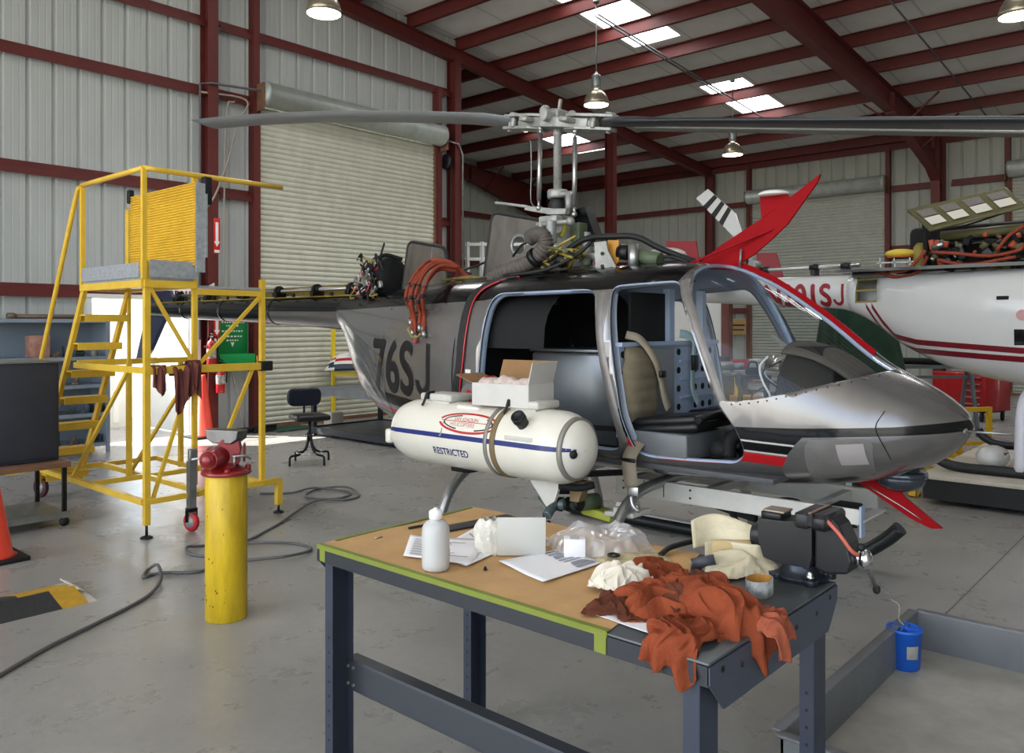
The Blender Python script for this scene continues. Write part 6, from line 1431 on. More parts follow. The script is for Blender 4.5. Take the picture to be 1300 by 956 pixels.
t = thing('broom', 'broom with a yellow handle leaning by the roller door post', 'broom', (6.76, 11.0, 0)); b = MB(); b.cyl((-.03, -.05, .12), (.05, .35, 1.28), .013, n=10); b.build('handle', mat('yellow broom handle', '#d9a63a', .5), t); b = MB(); b.box((-.03, -.06, .09), (.36, .06, .05), bev=.012); b.build('broom_block', M_DKST, t); b = MB(); b.prism([(-.17, .07), (.17, .07), (.2, 0), (-.2, 0)], (-.03, -.085, 0), (1, 0, 0), (0, 0, 1), (0, .05, 0)); b.build('bristles', M_BLK, t)
t = thing('push_broom', 'wide black floor brush leaning against the wall below the green panel', 'broom', (6.45, 11.05, 0)); b = MB(); b.cyl((0, 0, .08), (-.06, .3, 1.0), .012, n=10); b.build('handle', M_PALE, t); b = MB(); b.box((0.04, -.02, .06), (.44, .07, .05), bev=.01); b.build('broom_block', M_BLK, t); b = MB(); b.prism([(-.2, .05), (.24, .05), (.26, 0), (-.22, 0)], (.02, -.05, 0), (1, 0, 0), (0, 0, 1), (0, .06, 0)); b.build('bristles', M_DKST, t)
b = MB(); b.grid(20, 12, lambda u, v: ((u-.5)*.75*(1-.2*v), (v-.5)*.5, .012+.05*(1-abs(2*u-1)**2)*v*(1-v)*2.2+.012*sin(9*u+5*v)**2)); o = tag(b.build('tarpaulin', mat('dark green canvas', '#2f4a3c', .9, 0, .2, 9), fix=False, solid=.01), 'crumpled dark green tarp at the foot of the roller door post', 'tarp'); o.location = (7.2, 10.98, 0)
# ------------------------------------------------------------------ bench by the roller door, yellow frame, cowling, cartons
t = thing('steel_table', 'low grey steel table with a dark lower shelf behind the swivel stool', 'table', (7.6, 9.2, 0), 0, world=True)
M_TBL = mat('galvanised table steel', '#6a7076', .45, .35, .2, 6)
gx0, gx1, gy0, gy1 = 6.98, 8.3, 7.9, 10.15
b = MB(); b.box(((gx0+gx1)/2, (gy0+gy1)/2, .69), (gx1-gx0, gy1-gy0, .02)); b.box((gx0, (gy0+gy1)/2, .655), (.02, gy1-gy0, .10)); b.box((gx1, (gy0+gy1)/2, .655), (.02, gy1-gy0, .10)); b.box(((gx0+gx1)/2, gy1, .655), (gx1-gx0, .02, .10)); b.box(((gx0+gx1)/2, gy0, .655), (gx1-gx0, .02, .10)); b.build('table_top', M_TBL, t)
for x in (gx0+.04, gx1-.04):
    for y in (gy0+.35, gy1-.04): b = MB(); b.bar((x, y, 0), (x, y, .64), .06); b.build('leg', mat('dark leg paint', '#24282e', .5), t)
b = MB(); b.box(((gx0+gx1)/2, (gy0+gy1)/2, .10), (gx1-gx0-.04, gy1-gy0-.04, .02)); b.build('lower_shelf', M_TBL, t)
b = MB()
for x in (gx0, gx1): b.box((x, (gy0+gy1)/2, .085), (.03, gy1-gy0, .09))
for y in (gy0, gy1): b.box(((gx0+gx1)/2, y, .085), (gx1-gx0, .03, .09))
b.build('shelf_frame', mat('dark leg paint', '#24282e', .5), t)
M_BYL = mat('bright yellow frame', '#e6c92a', .45)
t = thing('gantry', 'bright yellow tubular frame standing behind the grey table', 'frame', (8.6, 9.9, 0), 0, world=True)
p = onD(423, 500, 13.6); fx, fy = p.x, p.y
b = MB(); b.bar((fx, fy, 0), (fx, fy, 1.55), .055, .05); b.build('upright', M_BYL, t)
b = MB(); b.bar((fx, fy, .80), (fx+1.15, fy-1.30, .80), .05, .08); b.build('cross_bar', M_BYL, t)
b = MB(); b.bar((fx+1.15, fy-1.30, 0), (fx+1.15, fy-1.30, 1.5), .07, .05); b.build('upright', M_BYL, t)
for q in ((fx, fy), (fx+1.15, fy-1.3)): b = MB(); b.bar((q[0]-.3, q[1]-.25, .03), (q[0]+.3, q[1]+.25, .03), .06); b.build('foot', M_BYL, t)
t = thing('cowling', 'white striped cowling resting on the yellow frame bar', 'cowling', (fx+.22, fy-.25, .862), RAD(-48))
b = MB()
def cw(u, v):
    a = pi*v; x = (u-.5)*.95; k = (1-abs(2*u-1)**3)**.5 if abs(2*u-1) < 1 else 0
    return (x+.08*sin(a), .22*cos(a)*(.45+.55*k), .30*sin(a)*(.25+.75*k))
b.grid(24, 16, cw, 0)
for f in b.bm.faces:
    c = f.calc_center_median()
    if .06 < c.z < .12: f.material_index = 1
    if .17 < c.z < .20: f.material_index = 2
    if c.z < .055 and -.25 < c.x < .3: f.material_index = 1
b.build('shell', [mat('cowl white', '#e4e2de', .3, coat=.3), mat('dark slate window', '#2a3340', .3), M_RED2], t, solid=.01)
b = MB(); b.box((-.05, -.1, .15), (.04, .02, .26), Matrix.Rotation(RAD(20), 3, 'X')); b.build('frame_rib', mat('cowl white', '#e4e2de', .3, coat=.3), t)
p = onZ(420, 556, 0); b = MB(); b.box((0, 0, .14), (.22, .20, .28), bev=.004); b.box((0, 0, .285), (.2, .02, .004)); o = tag(b.build('carton', mat('white carton board', '#cdc3b3', .7, 0, .1, 5)), 'small white carton on the floor behind the swivel stool', 'box'); o.location = (7.55, 10.36, 0)
# open cardboard box on the side tank
t = thing('cardboard_box', 'open cardboard box stuffed with a white paper packet on the side tank', 'box', (3.60, 3.19, 1.148), RAD(-84))
M_CARD = mat('brown cardboard', '#8d6a45', .8, 0, .12, 6); M_CARDW = mat('white faced cardboard', '#c9c5bf', .7, 0, .06, 6)
hx, hy, hz = .20, .13, .13
for c, sz in (((0, -hy, hz/2), (2*hx, .005, hz)), ((0, hy, hz/2), (2*hx, .005, hz)), ((-hx, 0, hz/2), (.005, 2*hy, hz)), ((hx, 0, hz/2), (.005, 2*hy, hz))):
    b = MB(); b.box(c, sz); b.build('side_wall', M_CARDW, t)
b = MB(); b.box((0, 0, .003), (2*hx, 2*hy, .005)); b.build('bottom', M_CARD, t)
def flapq(nm, P, m):
    b = MB(); b.add(P, [(0, 1, 2, 3)]); b.build(nm, m, t, solid=.005, fix=False)
flapq('flap', [(-hx, hy, hz), (hx, hy, hz), (hx, hy+.05, hz+.125), (-hx, hy+.05, hz+.125)], M_CARD)
flapq('flap', [(-hx, -hy, hz), (-hx, hy, hz), (-hx-.125, hy-.02, hz+.045), (-hx-.125, -hy, hz+.045)], M_CARD)
flapq('flap', [(hx, -hy, hz), (hx, hy, hz), (hx+.03, hy, hz+.125), (hx+.03, -hy, hz+.125)], M_CARDW)
b = MB(); b.grid(26, 14, lambda u, v: ((u-.5)*.36, -.12+.2*v, .11+.05*(1-abs(2*v-1)**2)+.012*sin(12*u)*sin(9*v)+.006*sin(31*u+7*v))); tag(b.build('paper_packet', mat('crinkled printed packet', '#d9d0c8', .5, 0, .2, 26, .4, 60, col2='#c9a9a2'), t, fix=False, solid=.004), 'crinkled white and red packet'); b = MB(); b.box((-.12, -.06, .165), (.012, .09, .004), Matrix.Rotation(RAD(15), 3, 'Y')); b.build('red_seal', M_RED2, t)
# ------------------------------------------------------------------ second helicopter (white) on its dolly, nose out of frame to the right
H2X, S0 = 9.25, 0.
M_HW = mat('white aircraft paint', '#c9c8c6', .25, 0, .04, 2, coat=.4); M_MAR = mat('maroon stripe paint', '#6e1420', .3)
h2 = thing('helicopter', 'white helicopter with maroon stripes and opened engine bay at the right edge', 'helicopter', (H2X, 2.7, 0), -pi/2)
Z2 = .27          # stands on the dolly
B2 = [(-3.6, 1.70, 1.83, 1.92, .09, 2.0), (-1.6, 1.58, 1.75, 1.90, .15, 2.2), (-.6, 1.52, 1.72, 1.90, .19, 2.3), (-.40, 1.46, 1.70, 1.90, .21, 2.3), (-.2, 1.34, 1.64, 1.90, .25, 2.4), (.1, 1.12, 1.55, 1.90, .36, 2.6), (.5, .93, 1.46, 1.9, .5, 2.8), (1.0, .80, 1.4, 1.9, .6, 3.), (1.5, .74, 1.35, 1.9, .65, 3.1), (2.2, .70, 1.3, 1.9, .66, 3.2), (3.2, .70, 1.2, 1.98, .65, 3.0), (3.9, .74, 1.1, 1.66, .55, 2.4), (4.4, .88, 1.08, 1.3, .3, 2.2), (4.62, 1.06, 1.11, 1.16, .05, 2.)]
B2 = [(s, a+Z2, b_+Z2, c+Z2, w_, n) for s, a, b_, c, w_, n in B2]
_B = BODY; BODY = B2
def s2(px, py, y=-.45):
    p = onX(px, py, H2X+y); return (2.7-p.y, p.z)
bm = loft(-.48, 4.62, .08, 60)
lo, hi = s2(1155, 437), s2(1300, 446)
def band(pts, w_): return pts+[(s, z-w_) for s, z in pts[::-1]]
st1 = [s2(1098, 384), s2(1112, 405), s2(1128, 424), s2(1160, 431), s2(1300, 441)]; st1.append((4.5, st1[-1][1]))
st2 = [s2(1090, 384), s2(1105, 410), s2(1122, 434), s2(1156, 442), s2(1300, 452)]; st2.append((4.5, st2[-1][1]))
for f in cut(bm, band(st1, .055), -1): f.material_index = 1
for f in cut(bm, band(st2, .055), -1): f.material_index = 1
for f in cut(bm, [s2(1292, 418), s2(1312, 418), s2(1312, 438), s2(1292, 438)], -1): f.material_index = 2
bay = [s2(1077, 354), s2(1104, 352), s2(1106, 382), s2(1075, 383)]
bmesh.ops.delete(bm, geom=cut(bm, bay, -1), context='FACES_ONLY')
b = MB(); b.bm.free(); b.bm = bm; f2 = b.build('fuselage', [M_HW, M_MAR, M_GBLK], h2, solid=.02)
b = MB()
for a, c in zip(bay, bay[1:]+bay[:1]): b.bar((a[0], -half_w(*a)+.01, a[1]), (c[0], -half_w(*c)+.01, c[1]), .02)
m_ = [(bay[0][0]+bay[3][0])/2, (bay[0][1]+bay[3][1])/2]; n__ = [(bay[1][0]+bay[2][0])/2, (bay[1][1]+bay[2][1])/2]; b.bar((m_[0], -.2, m_[1]), (n__[0], -.24, n__[1]), .02); b.build('bay_frame', M_ZCY, f2)
bm = loft(-3.6, -.46, .1, 36); b = MB(); b.bm.free(); b.bm = bm; bo2 = b.build('tail_boom', M_HW, h2)
a = s2(968, 388, -.17); c = s2(1076, 388, -.2)
b = MB(); skin_text(b, 'N201SJ', .34, a[0]+.0, a[1]+.0, (c[1]-a[1])/(c[0]-a[0]), .86, .004, bold=.012, rng=(-3.6, -.46)); b.build('registration_letters', mat('maroon lettering', '#8a1d28', .4), bo2, fix=False)
b = MB(); b.cyl((-3.5, 0, 2.27), (-.4, 0, 2.27), .02, n=10); sh2 = b.build('drive_shaft', M_ALUM, h2)
for s in (-2.9, -2.2, -1.5, -.9, -.55): b = MB(); b.box((s, 0, 2.21), (.05, .14, .06)); b.cyl((s-.05, 0, 2.27), (s+.05, 0, 2.27), .04, n=12); b.build('hanger_bearing', M_DKST, sh2)
b = MB(); b.box((1.6, 0, 2.15), (4.0, .5, .06)); b.prism([(-.5, 2.17), (3.6, 2.17), (3.6, 2.21), (-.5, 2.20)], (0, -.47, 0), (1, 0, 0), (0, 0, 1), (0, .2, 0)); b.build('engine_deck', M_GBLK, h2)
# stabiliser with red end plates, tail rotor blade
tz = 2.06
b = MB(); b.box((-1.95, 0, tz), (.32, 2.0, .04), bev=.012); st_ = b.build('stabiliser', M_HW, h2)
for y, P in ((-.98, [(846, 306), (884, 306), (893, 334), (862, 334)]), (1.0, [(960, 321), (986, 321), (1001, 345), (968, 347)])):
    pts = [(lambda p: (2.7-p.y, p.z))(onX(px, py, H2X+y)) for px, py in P]; pts[2] = (pts[2][0], tz-.06); pts[3] = (pts[3][0], tz-.06)
    b = MB(); b.prism(pts, (0, y-.012, 0), (1, 0, 0), (0, 0, 1), (0, .024, 0)); b.build('end_plate', mat('deep red fin paint', '#8c1420', .35, coat=.3), st_)
def tb(px, py, y=.12): p = onX(px, py, H2X+y); return (2.7-p.y, p.z)
P = [tb(884, 252), tb(899, 240), tb(934, 271), tb(944, 300), tb(960, 318), tb(952, 318), tb(934, 303)]
b = MB(); b.prism(P, (0, .11, 0), (1, 0, 0), (0, 0, 1), (0, .022, 0)); bl = b.build('tail_rotor_blade', M_HW, h2)
b = MB()
for e0, e1 in ((.24, .36), (.50, .62), (.74, .86)):
    A, D = Vector(P[0]), Vector(P[6]); B_, C_ = Vector(P[1]), Vector(P[2])
    A2 = A.lerp(D, e0*.8); A3 = A.lerp(D, e1*.8); B2_ = B_.lerp(C_, e0*1.0); B3 = B_.lerp(C_, e1*1.0)
    b.add([(q.x, .108, q.y) for q in (A2, B2_, B3, A3)], [(0, 1, 2, 3)])
b.build('black_band', M_BLK, bl, fix=False)
p = tb(962, 336); b = MB(); b.bar((p[0]-.1, .12, p[1]+.16), (p[0]+.0, .12, tz), .07, .05); b.cyl((p[0]-.02, .0, p[1]), (p[0]-.02, .16, p[1]), .05); b.box((p[0], 0, tz), (.2, .2, .12), bev=.02); b.build('tail_gearbox', M_PALE, h2)
# open cowl lid and engine clutter
def e2(px, py, y=0.): p = onX(px, py, H2X+y); return Vector((2.7-p.y, y, p.z))
M_OLV = mat('olive cowl paint', '#5a5636', .6, 0, .2, 8)
L0, L1, L2, L3 = e2(1153, 268, -.2), e2(1277, 240, -.2), e2(1300, 262, -.45), e2(1181, 292, -.45)
b = MB(); b.add([L0, L1, L2, L3], [(0, 1, 2, 3)]); b.tube([L0, L1, L2, L3], .02, 8, k=1, closed=True); lid = b.build('engine_cowl_door', M_OLV, h2, solid=.02, fix=False)
b = MB()
for k in range(4):
    u0, u1 = .04+.245*k, .04+.245*k+.17
    q = lambda u, v: L0.lerp(L1, u).lerp(L3.lerp(L2, u), v)+Vector((0, -.03, .03))
    b.add([q(u0, .22), q(u1, .22), q(u1, .55), q(u0, .55)], [(0, 1, 2, 3)], 0); b.add([q(u0, .6), q(u1, .6), q(u1, .95), q(u0, .95)], [(0, 1, 2, 3)], 1)
b.build('screened_vent', [mat('grey screen', '#77706c', .6, 0, .3, 60), mat('white vent lip', '#cfcabd', .5)], lid, fix=False)
b = MB(); b.box(e2(1250, 320, .14), (1.35, .36, .56), bev=.06); b.cyl(e2(1195, 300, -.12), e2(1300, 290, -.12), .05, n=14, mi=2); b.cyl(e2(1190, 312, -.2), e2(1300, 304, -.2), .025, n=10, mi=1); b.box(e2(1215, 318, -.14), (.12, .1, .14), bev=.02, mi=1); b.bar(e2(1172, 268, -.2), e2(1176, 345, -.2), .03, .03); b.bar(e2(1215, 290, -.3), e2(1300, 262, -.3), .015)
rs2 = random.Random(3)
for k in range(60):
    q = e2(rs2.uniform(1180, 1305), rs2.uniform(296, 342), -.26); r = rs2.random(); mi = rs2.choice((0, 0, 0, 1, 1, 2, 2, 3, 4))
    if r < .4: b.cyl(q, q+Vector((rs2.uniform(-.12, .12), -.02, rs2.uniform(-.06, .06))), rs2.uniform(.012, .04), n=8, mi=mi)
    elif r < .75: b.ell(q, rs2.uniform(.015, .05), mi, 8)
    else: b.box(q, (rs2.uniform(.04, .12), .06, rs2.uniform(.03, .09)), Matrix.Rotation(rs2.uniform(0, 3), 3, 'Y'), .006, mi)
b.build('engine', [M_CABK, M_DKST, M_OLV, M_ALUM, mat('orange fitting', '#a8492c', .6)], h2)
for P in ([(1183, 320), (1215, 322), (1255, 325), (1292, 318), (1300, 310)], [(1265, 318), (1280, 300), (1300, 286)], [(1190, 330), (1230, 336), (1290, 326)], [(1130, 345), (1150, 343), (1165, 330), (1175, 318)]):
    b = MB(); b.tube([e2(x, y, -.36) for x, y in P], .018, 8); b.build('fire_sleeve_hose', M_HOSE, h2)
b = MB(); q = e2(1143, 322, -.1); b.ell(q, (.16, .1, .05)); b.cyl(q-Vector((0, 0, .04)), q-Vector((0, 0, .05)), .14, n=20, mi=1); b.build('air_intake_plug', [mat('yellow vinyl cover', '#c9ad3a', .6), mat('red hem', '#9a3a2a', .6)], h2)
b = MB()
for x in (1117, 1135, 1155): b.bar(e2(x, 327, -.2), e2(x+3, 350, -.2), .014, mi=0)
b.bar(e2(1113, 334, -.2), e2(1165, 332, -.2), .014); b.tube([e2(1113, 345, -.25), e2(1140, 352, -.25), e2(1165, 345, -.25), e2(1178, 325, -.25)], .018, 8, 1)
b.build('mount_struts', [M_GALV, M_HOSE], h2); b = MB(); b.lathe([(.05, 0), (.07, .06), (.08, .2), (.07, .3), (.04, .34)], e2(1168, 350, -.1), (0, .1, 1), 16); b.build('exhaust_collar', M_ZCY, h2)
b = MB(); q = e2(1272, 378, -.63); b.box((q.x, -half_w(q.x, q.z)-.004, q.z), (.10, .01, .035), bev=.003); b.ell((q.x+.02, -half_w(q.x, q.z)-.008, q.z), (.025, .008, .018), 0, 8); q = e2(1298, 400, -.63); b.cyl((q.x, -half_w(q.x, q.z)+.01, q.z), (q.x, -half_w(q.x, q.z)-.006, q.z), .05, n=18, mi=1); b.build('flush_fitting', [M_CABK, mat('pale red badge', '#b98a88', .5)], f2)
BODY = _B
for sd in (-1, 1):
    b = MB(); b.tube([(.55, sd*.95, Z2+.19), (.62, sd*.95, Z2+.10), (.78, sd*.95, Z2+.05), (1.2, sd*.95, Z2+.046), (2.5, sd*.95, Z2+.046), (3.9, sd*.95, Z2+.046), (4.2, sd*.95, Z2+.1), (4.35, sd*.95, Z2+.25)], .045, 12); b.build('skid_tube', mat('dark skid paint', '#26292b', .4, .3), h2)
for s in (1.28, 3.0): b = MB(); b.tube([(s, -.95, Z2+.06), (s, -.93, Z2+.3), (s, -.84, Z2+.6), (s, -.5, Z2+.72), (s, .5, Z2+.72), (s, .84, Z2+.6), (s, .93, Z2+.3), (s, .95, Z2+.06)], .05, 12); b.build('cross_tube', mat('white strut paint', '#cfcdd6', .3), h2)
# its two-blade main rotor: one blade shows above the first helicopter's
zr = 3.0+Z2
b = MB(); b.cyl((2.3, 0, 2.1), (2.3, 0, zr), .04, n=14); b.box((2.3, 0, zr), (.8, .16, .08), bev=.02); b.build('mast', M_PALE, h2)
def bladeline(b, s0, s1, z0, z1, y):
    V = []; na = len(AF)
    for k in range(9):
        t = k/8; s = s0+(s1-s0)*t
        for a_, c_ in AF: V.append((s, y+a_, z0+(z1-z0)*t+c_))
    b.add(V, [(i*na+j, i*na+(j+1) % na, (i+1)*na+(j+1) % na, (i+1)*na+j) for i in range(8) for j in range(na)], 0, True); b.add(V[:na], [tuple(range(na))]); b.add(V[-na:], [tuple(range(na))])
e = onX(812, 164, H2X); b = MB(); bladeline(b, 2.3, 2.7-e.y, zr+.0, e.z, 0); b.build('rotor_blade', mat('weathered blade grey', '#7c7d78', .5, 0, .1, 5), h2); b = MB(); bladeline(b, 2.3, 2.3+(2.3-(2.7-e.y)), zr, zr-.5, 0); b.build('rotor_blade', mat('weathered blade grey', '#7c7d78', .5, 0, .1, 5), h2)
# dolly under it
t = thing('landing_dolly', 'low wheeled dolly with a pale deck carrying the white helicopter', 'dolly', (9.3, 0.8, 0), 0, world=True)
b = MB(); b.box((9.28, .55, Z2-.02), (2.6, 3.2, .04), bev=.003); b.build('deck', mat('pale plywood deck', '#b9b1a2', .7, 0, .15, 4), t)
b = MB(); b.box((9.28, .55, Z2-.13), (2.56, 3.16, .18)); b.build('chassis', mat('black dolly frame', '#121214', .6), t)
for x in (8.15, 10.4):
    for y in (1.72, -.6): b = MB(); b.lathe([(.02, -.04), (.08, -.04), (.088, -.03), (.088, .03), (.08, .04), (.02, .04)], (x, y, .088), (0, 1, 0), 22); b.build('wheel', M_BLK, t)
# cloth and gear lying on the dolly
b = MB(); b.ell((0, 0, .0), (.22, .14, .11), 0, 18); b.box((-.02, -.1, .05), (.14, .05, .02), Matrix.Rotation(RAD(20), 3, 'X'), .006, 1); o = tag(b.build('fairing', [M_HW, M_MAR]), 'white fairing with a maroon mark lying on the dolly behind the skid', 'fairing'); o.location = (8.75, 1.72, Z2+.105)
b = MB()
for k in range(9): b.tube([Vector((random.uniform(-.3, .3), random.uniform(-.15, .15), .03+.02*k)) for _ in range(4)], .02, 7, k % 2)
b.box((0, 0, .06), (.6, .35, .12), bev=.03, mi=0); o = tag(b.build('cable_bundle', [M_CABK, mat('brown cable', '#5b3d2c', .6)]), 'dark heap of cables on the dolly beneath the white helicopter', 'cables'); o.location = (9.1, 1.2, Z2)
# ------------------------------------------------------------------ red tool chest, yellow stand and clutter beneath the white tail
t = thing('tool_chest', 'red tool chest with open drawers behind the silver nose', 'tool chest', (14.3, 4.1, 0), 0, world=True)
pa, pb = onD(1196, 476, 13.0), onD(1266, 522, 13.6)
M_TCR = mat('tool chest red', '#a01016', .35, 0, coat=.3)
cx_, cy_ = onD(1232, 500, 14).x, onD(1232, 500, 14).y
Rz = Matrix.Rotation(RAD(-25), 3, 'Z')
def W(x, y, z): return Vector((cx_, cy_, 0))+Rz @ Vector((x, y, z))
b = MB(); b.box(W(0, 0, .49), (.62, 1.0, .62), Rz, .01); b.build('chest_body', M_TCR, t)
for k in range(5): b = MB(); b.box(W(-.30+.0, -.28, .28+.11*k), (.03, .34, .085), Rz, .004); d_ = b.build('drawer', M_TCR, t); b = MB(); b.box(W(-.335, -.28, .30+.11*k), (.03, .3, .02), Rz); b.build('drawer_pull', M_CHROME, d_)
for x in (-.25, .25):
    for y in (-.4, .4): b = MB(); b.lathe([(0, -.02), (.08, -.02), (.085, 0), (.08, .02), (0, .02)], W(x, y, .085), (0, 1, 0), 16); b.build('caster_wheel', M_BLK, t); 
b = MB(); b.box(W(0, 0, .17), (.5, .9, .03), Rz); b.build('chest_base', M_BLK, t)
M_YST = mat('yellow jack stand', '#cfa51e', .45)
def ystand(label, px, py, d, h, w_):
    p = onD(px, py, d); t = thing('yellow_stand', label, 'stand', (p.x, p.y, 0), RAD(-40))
    for x, y in ((-w_/2, 0), (w_/2, 0)): b = MB(); b.bar((x, y, 0), (x, y, h), .05); b.build('upright', M_YST, t)
    b = MB(); b.bar((-w_/2, 0, h-.03), (w_/2, 0, h-.03), .05); b.build('top_bar', M_YST, t); b = MB(); b.bar((-w_/2, 0, .18), (w_/2, 0, .18), .04); b.bar((-w_/2, -.3, .04), (-w_/2, .3, .04), .05); b.bar((w_/2, -.3, .04), (w_/2, .3, .04), .05); b.build('foot_frame', M_YST, t); return t
ystand('yellow trestle standing right of the silver nose tip', 1232, 562, 9.9, .62, .5)
ystand('low yellow trestle half hidden below the silver nose', 1190, 600, 9.3, .36, .55)
b = MB(); b.box((0, 0, .13), (.05, .06, .26), Matrix.Rotation(RAD(18), 3, 'Y')); b.box((.03, 0, .02), (.09, .1, .04), bev=.008); b.box((0, 0, .10), (.056, .066, .03), Matrix.Rotation(RAD(18), 3, 'Y'), mi=1); p = onZ(1160, 630, 0); o = tag(b.build('wheel_chock', [M_YST, M_BLK]), 'small yellow chock on the floor left of the dolly', 'chock'); o.location = p
t = thing('black_crate', 'low black crate on the floor seen under the silver nose', 'crate', (8.25, 2.95, 0), 0); b = MB(); b.box((0, 0, .08), (.7, .86, .16), bev=.01); b.build('crate_body', M_CABK, t); b = MB(); b.box((0, 0, .17), (.72, .88, .02), bev=.004); b.build('crate_lid', M_DKST, t)
p = onD(1062, 620, 6.6); t = thing('jack_post', 'grey steel post with holes standing behind the belly beam', 'post', (p.x, p.y, 0), RAD(-48)); b = MB(); b.box((0, 0, .24), (.10, .06, .46), bev=.003); b.build('post', M_GALV, t); b = MB(); b.box((0, 0, .006), (.25, .2, .012)); b.build('base_plate', M_DKST, t); b = MB(); b.box((.09, 0, .22), (.05, .05, .48)); tag(b.build('channel', M_PRIM, t), 'pale blue channel'); b = MB(); [b.cyl((x, -.034, z), (x, -.02, z), .008, n=8) for x in (-.025, .025) for z in (.30, .36, .42)]; b.build('punched_hole', M_BLK, t)
# ------------------------------------------------------------------ what shows through the cabin and windshield
t = thing('work_table', 'long grey workbench far behind the cabin, seen through the windshield', 'workbench', (16., 7.2, 0), 0, world=True)
c = onD(930, 470, 13.2); wx, wy = c.x, c.y
b = MB(); b.box((wx, wy, .86), (.8, 2.6, .08), bev=.004); b.build('table_top', mat('pale laminate', '#5e5c59', .5), t)
for y in (-1.15, 0, 1.15): b = MB(); b.box((wx, wy+y, .41), (.7, .08, .82)); b.build('leg', M_DKST, t)
b = MB(); b.box((wx, wy, .3), (.7, 2.4, .03)); b.build('lower_shelf', M_DKST, t)
rs3 = random.Random(11); cols = [('dark', M_DKST), ('yellow', M_YST), ('brown', M_CARD), ('black', M_CABK), ('red', M_TCR), ('grey', M_GALV), ('silver', M_ALUM)]
ordn = ['first', 'second', 'third', 'fourth', 'fifth', 'sixth', 'seventh', 'eighth']
for k in range(8):
    cn, m = cols[k % 7]; y = 1.1-.31*k; b = MB(); kind = ('engine_part', 'storage_bin', 'tool_case')[k % 3]
    if kind == 'engine_part': b.cyl((0, -.1, .1), (0, .12, .1), .1, n=18); b.box((0, 0, .03), (.2, .2, .06), bev=.01); b.cyl((0, .1, .12), (.1, .16, .2), .04, n=10)
    elif kind == 'storage_bin': b.prism([(-.1, 0), (.1, 0), (.13, .16), (.11, .16), (.085, .012), (-.085, .012), (-.11, .16), (-.13, .16)], (0, -.12, 0), (1, 0, 0), (0, 0, 1), (0, .24, 0))
    else: b.box((0, 0, .09), (.22, .26, .17), bev=.012); b.tube([(-.12, -.05, .12), (-.15, -.04, .13), (-.15, .04, .13), (-.12, .05, .12)], .01, 8)
    o = b.build(kind, m); o.location = (wx, wy+y, .901); o.rotation_euler = (0, 0, rs3.uniform(-.5, .5)); tag(o, '%s %s on the long bench behind the cabin, %s from its far end' % (cn, kind.replace('_', ' '), ordn[k]), kind.split('_')[-1], 'gear on the far workbench')
for k in range(6):
    cn, m = cols[(k*3+1) % 7]; y = (.93, .58, .23, -.23, -.58, -.93)[k]; b = MB(); b.box((0, 0, .13), (.4, .28, .25), bev=.012); b.box((-.205, 0, .2), (.012, .1, .03), bev=.003); o = b.build('storage_box', m); o.location = (wx, wy+y, .316); tag(o, '%s storage box on the lower shelf of the long bench, %s from its far end' % (cn, ordn[k]), 'box', 'boxes under the far workbench')
t = thing('engine_stand', 'dark engine on a stand behind the windshield, left of the long bench', 'engine', (wx-.6, wy+1.9, 0), 0); b = MB(); b.cyl((0, -.25, 1.2), (0, .25, 1.2), .2, n=20); b.ell((0, -.25, 1.2), (.2, .12, .2)); b.cyl((.1, 0, 1.35), (.15, .1, 1.55), .08, n=12); b.box((0, 0, 1.0), (.3, .3, .2), bev=.02); b.build('engine_block', mat('brown black engine', '#3b2f2a', .5, .3, .4, 14), t); b = MB(); b.bar((-.25, -.2, 0), (-.1, -.1, 1.0), .05); b.bar((.25, -.2, 0), (.1, -.1, 1.0), .05); b.bar((0, .3, 0), (0, .1, 1.0), .05); b.box((0, 0, .93), (.4, .4, .05)); b.build('stand_frame', M_TCR, t)
t = thing('wall_notice', 'small amber notice on the far wall seen through the windshield', 'notice', (XF-.06, 8.75-.0, 0), 0); p = onX(933, 412, 20.0); t.location = (XF-.03-.1, 10.55, 1.55); b = MB(); b.box((0, 0, 0), (.02, .6, .45), bev=.004); b.build('board', mat('amber notice', '#a8824a', .6), t); b = MB(); b.box((-.012, 0, .05), (.004, .45, .05)); b.box((-.012, 0, -.08), (.004, .4, .04)); b.build('text_block', M_DKST, t)
# office partition and window with red frame behind the far door opening
t = thing('office_partition', 'white office partition with a red beam behind the open cabin', 'partition', (13.5, 8.6, 0), 0, world=True)
p0 = onD(842, 400, 16.5); p1 = onD(914, 400, 15.6)
d_ = (p1-p0); d_.z = 0; L_ = d_.length; d_.normalize()
b = MB(); b.bar(Vector((p0.x, p0.y, 1.1)), Vector((p1.x, p1.y, 1.1)), 2.2, .08, up=(0, 0, 1)); 
b.bm.clear(); mid = (p0+p1)/2; R_ = Matrix.Rotation(math.atan2(d_.y, d_.x), 3, 'Z'); b.box((mid.x, mid.y, 1.07), (L_+.3, .08, 2.14), R_); b.build('panel', mat('white partition board', '#c9c7c2', .6, 0, .05, 3), t)
b = MB(); b.box((mid.x, mid.y, 2.19), (L_+.5, .16, .1), R_); b.build('top_beam', M_RED, t)
b = MB(); q = mid+d_*(L_/2+.15); b.box((q.x, q.y, 1.05), (.16, .16, 2.1), R_); b.build('post', M_RED, t)
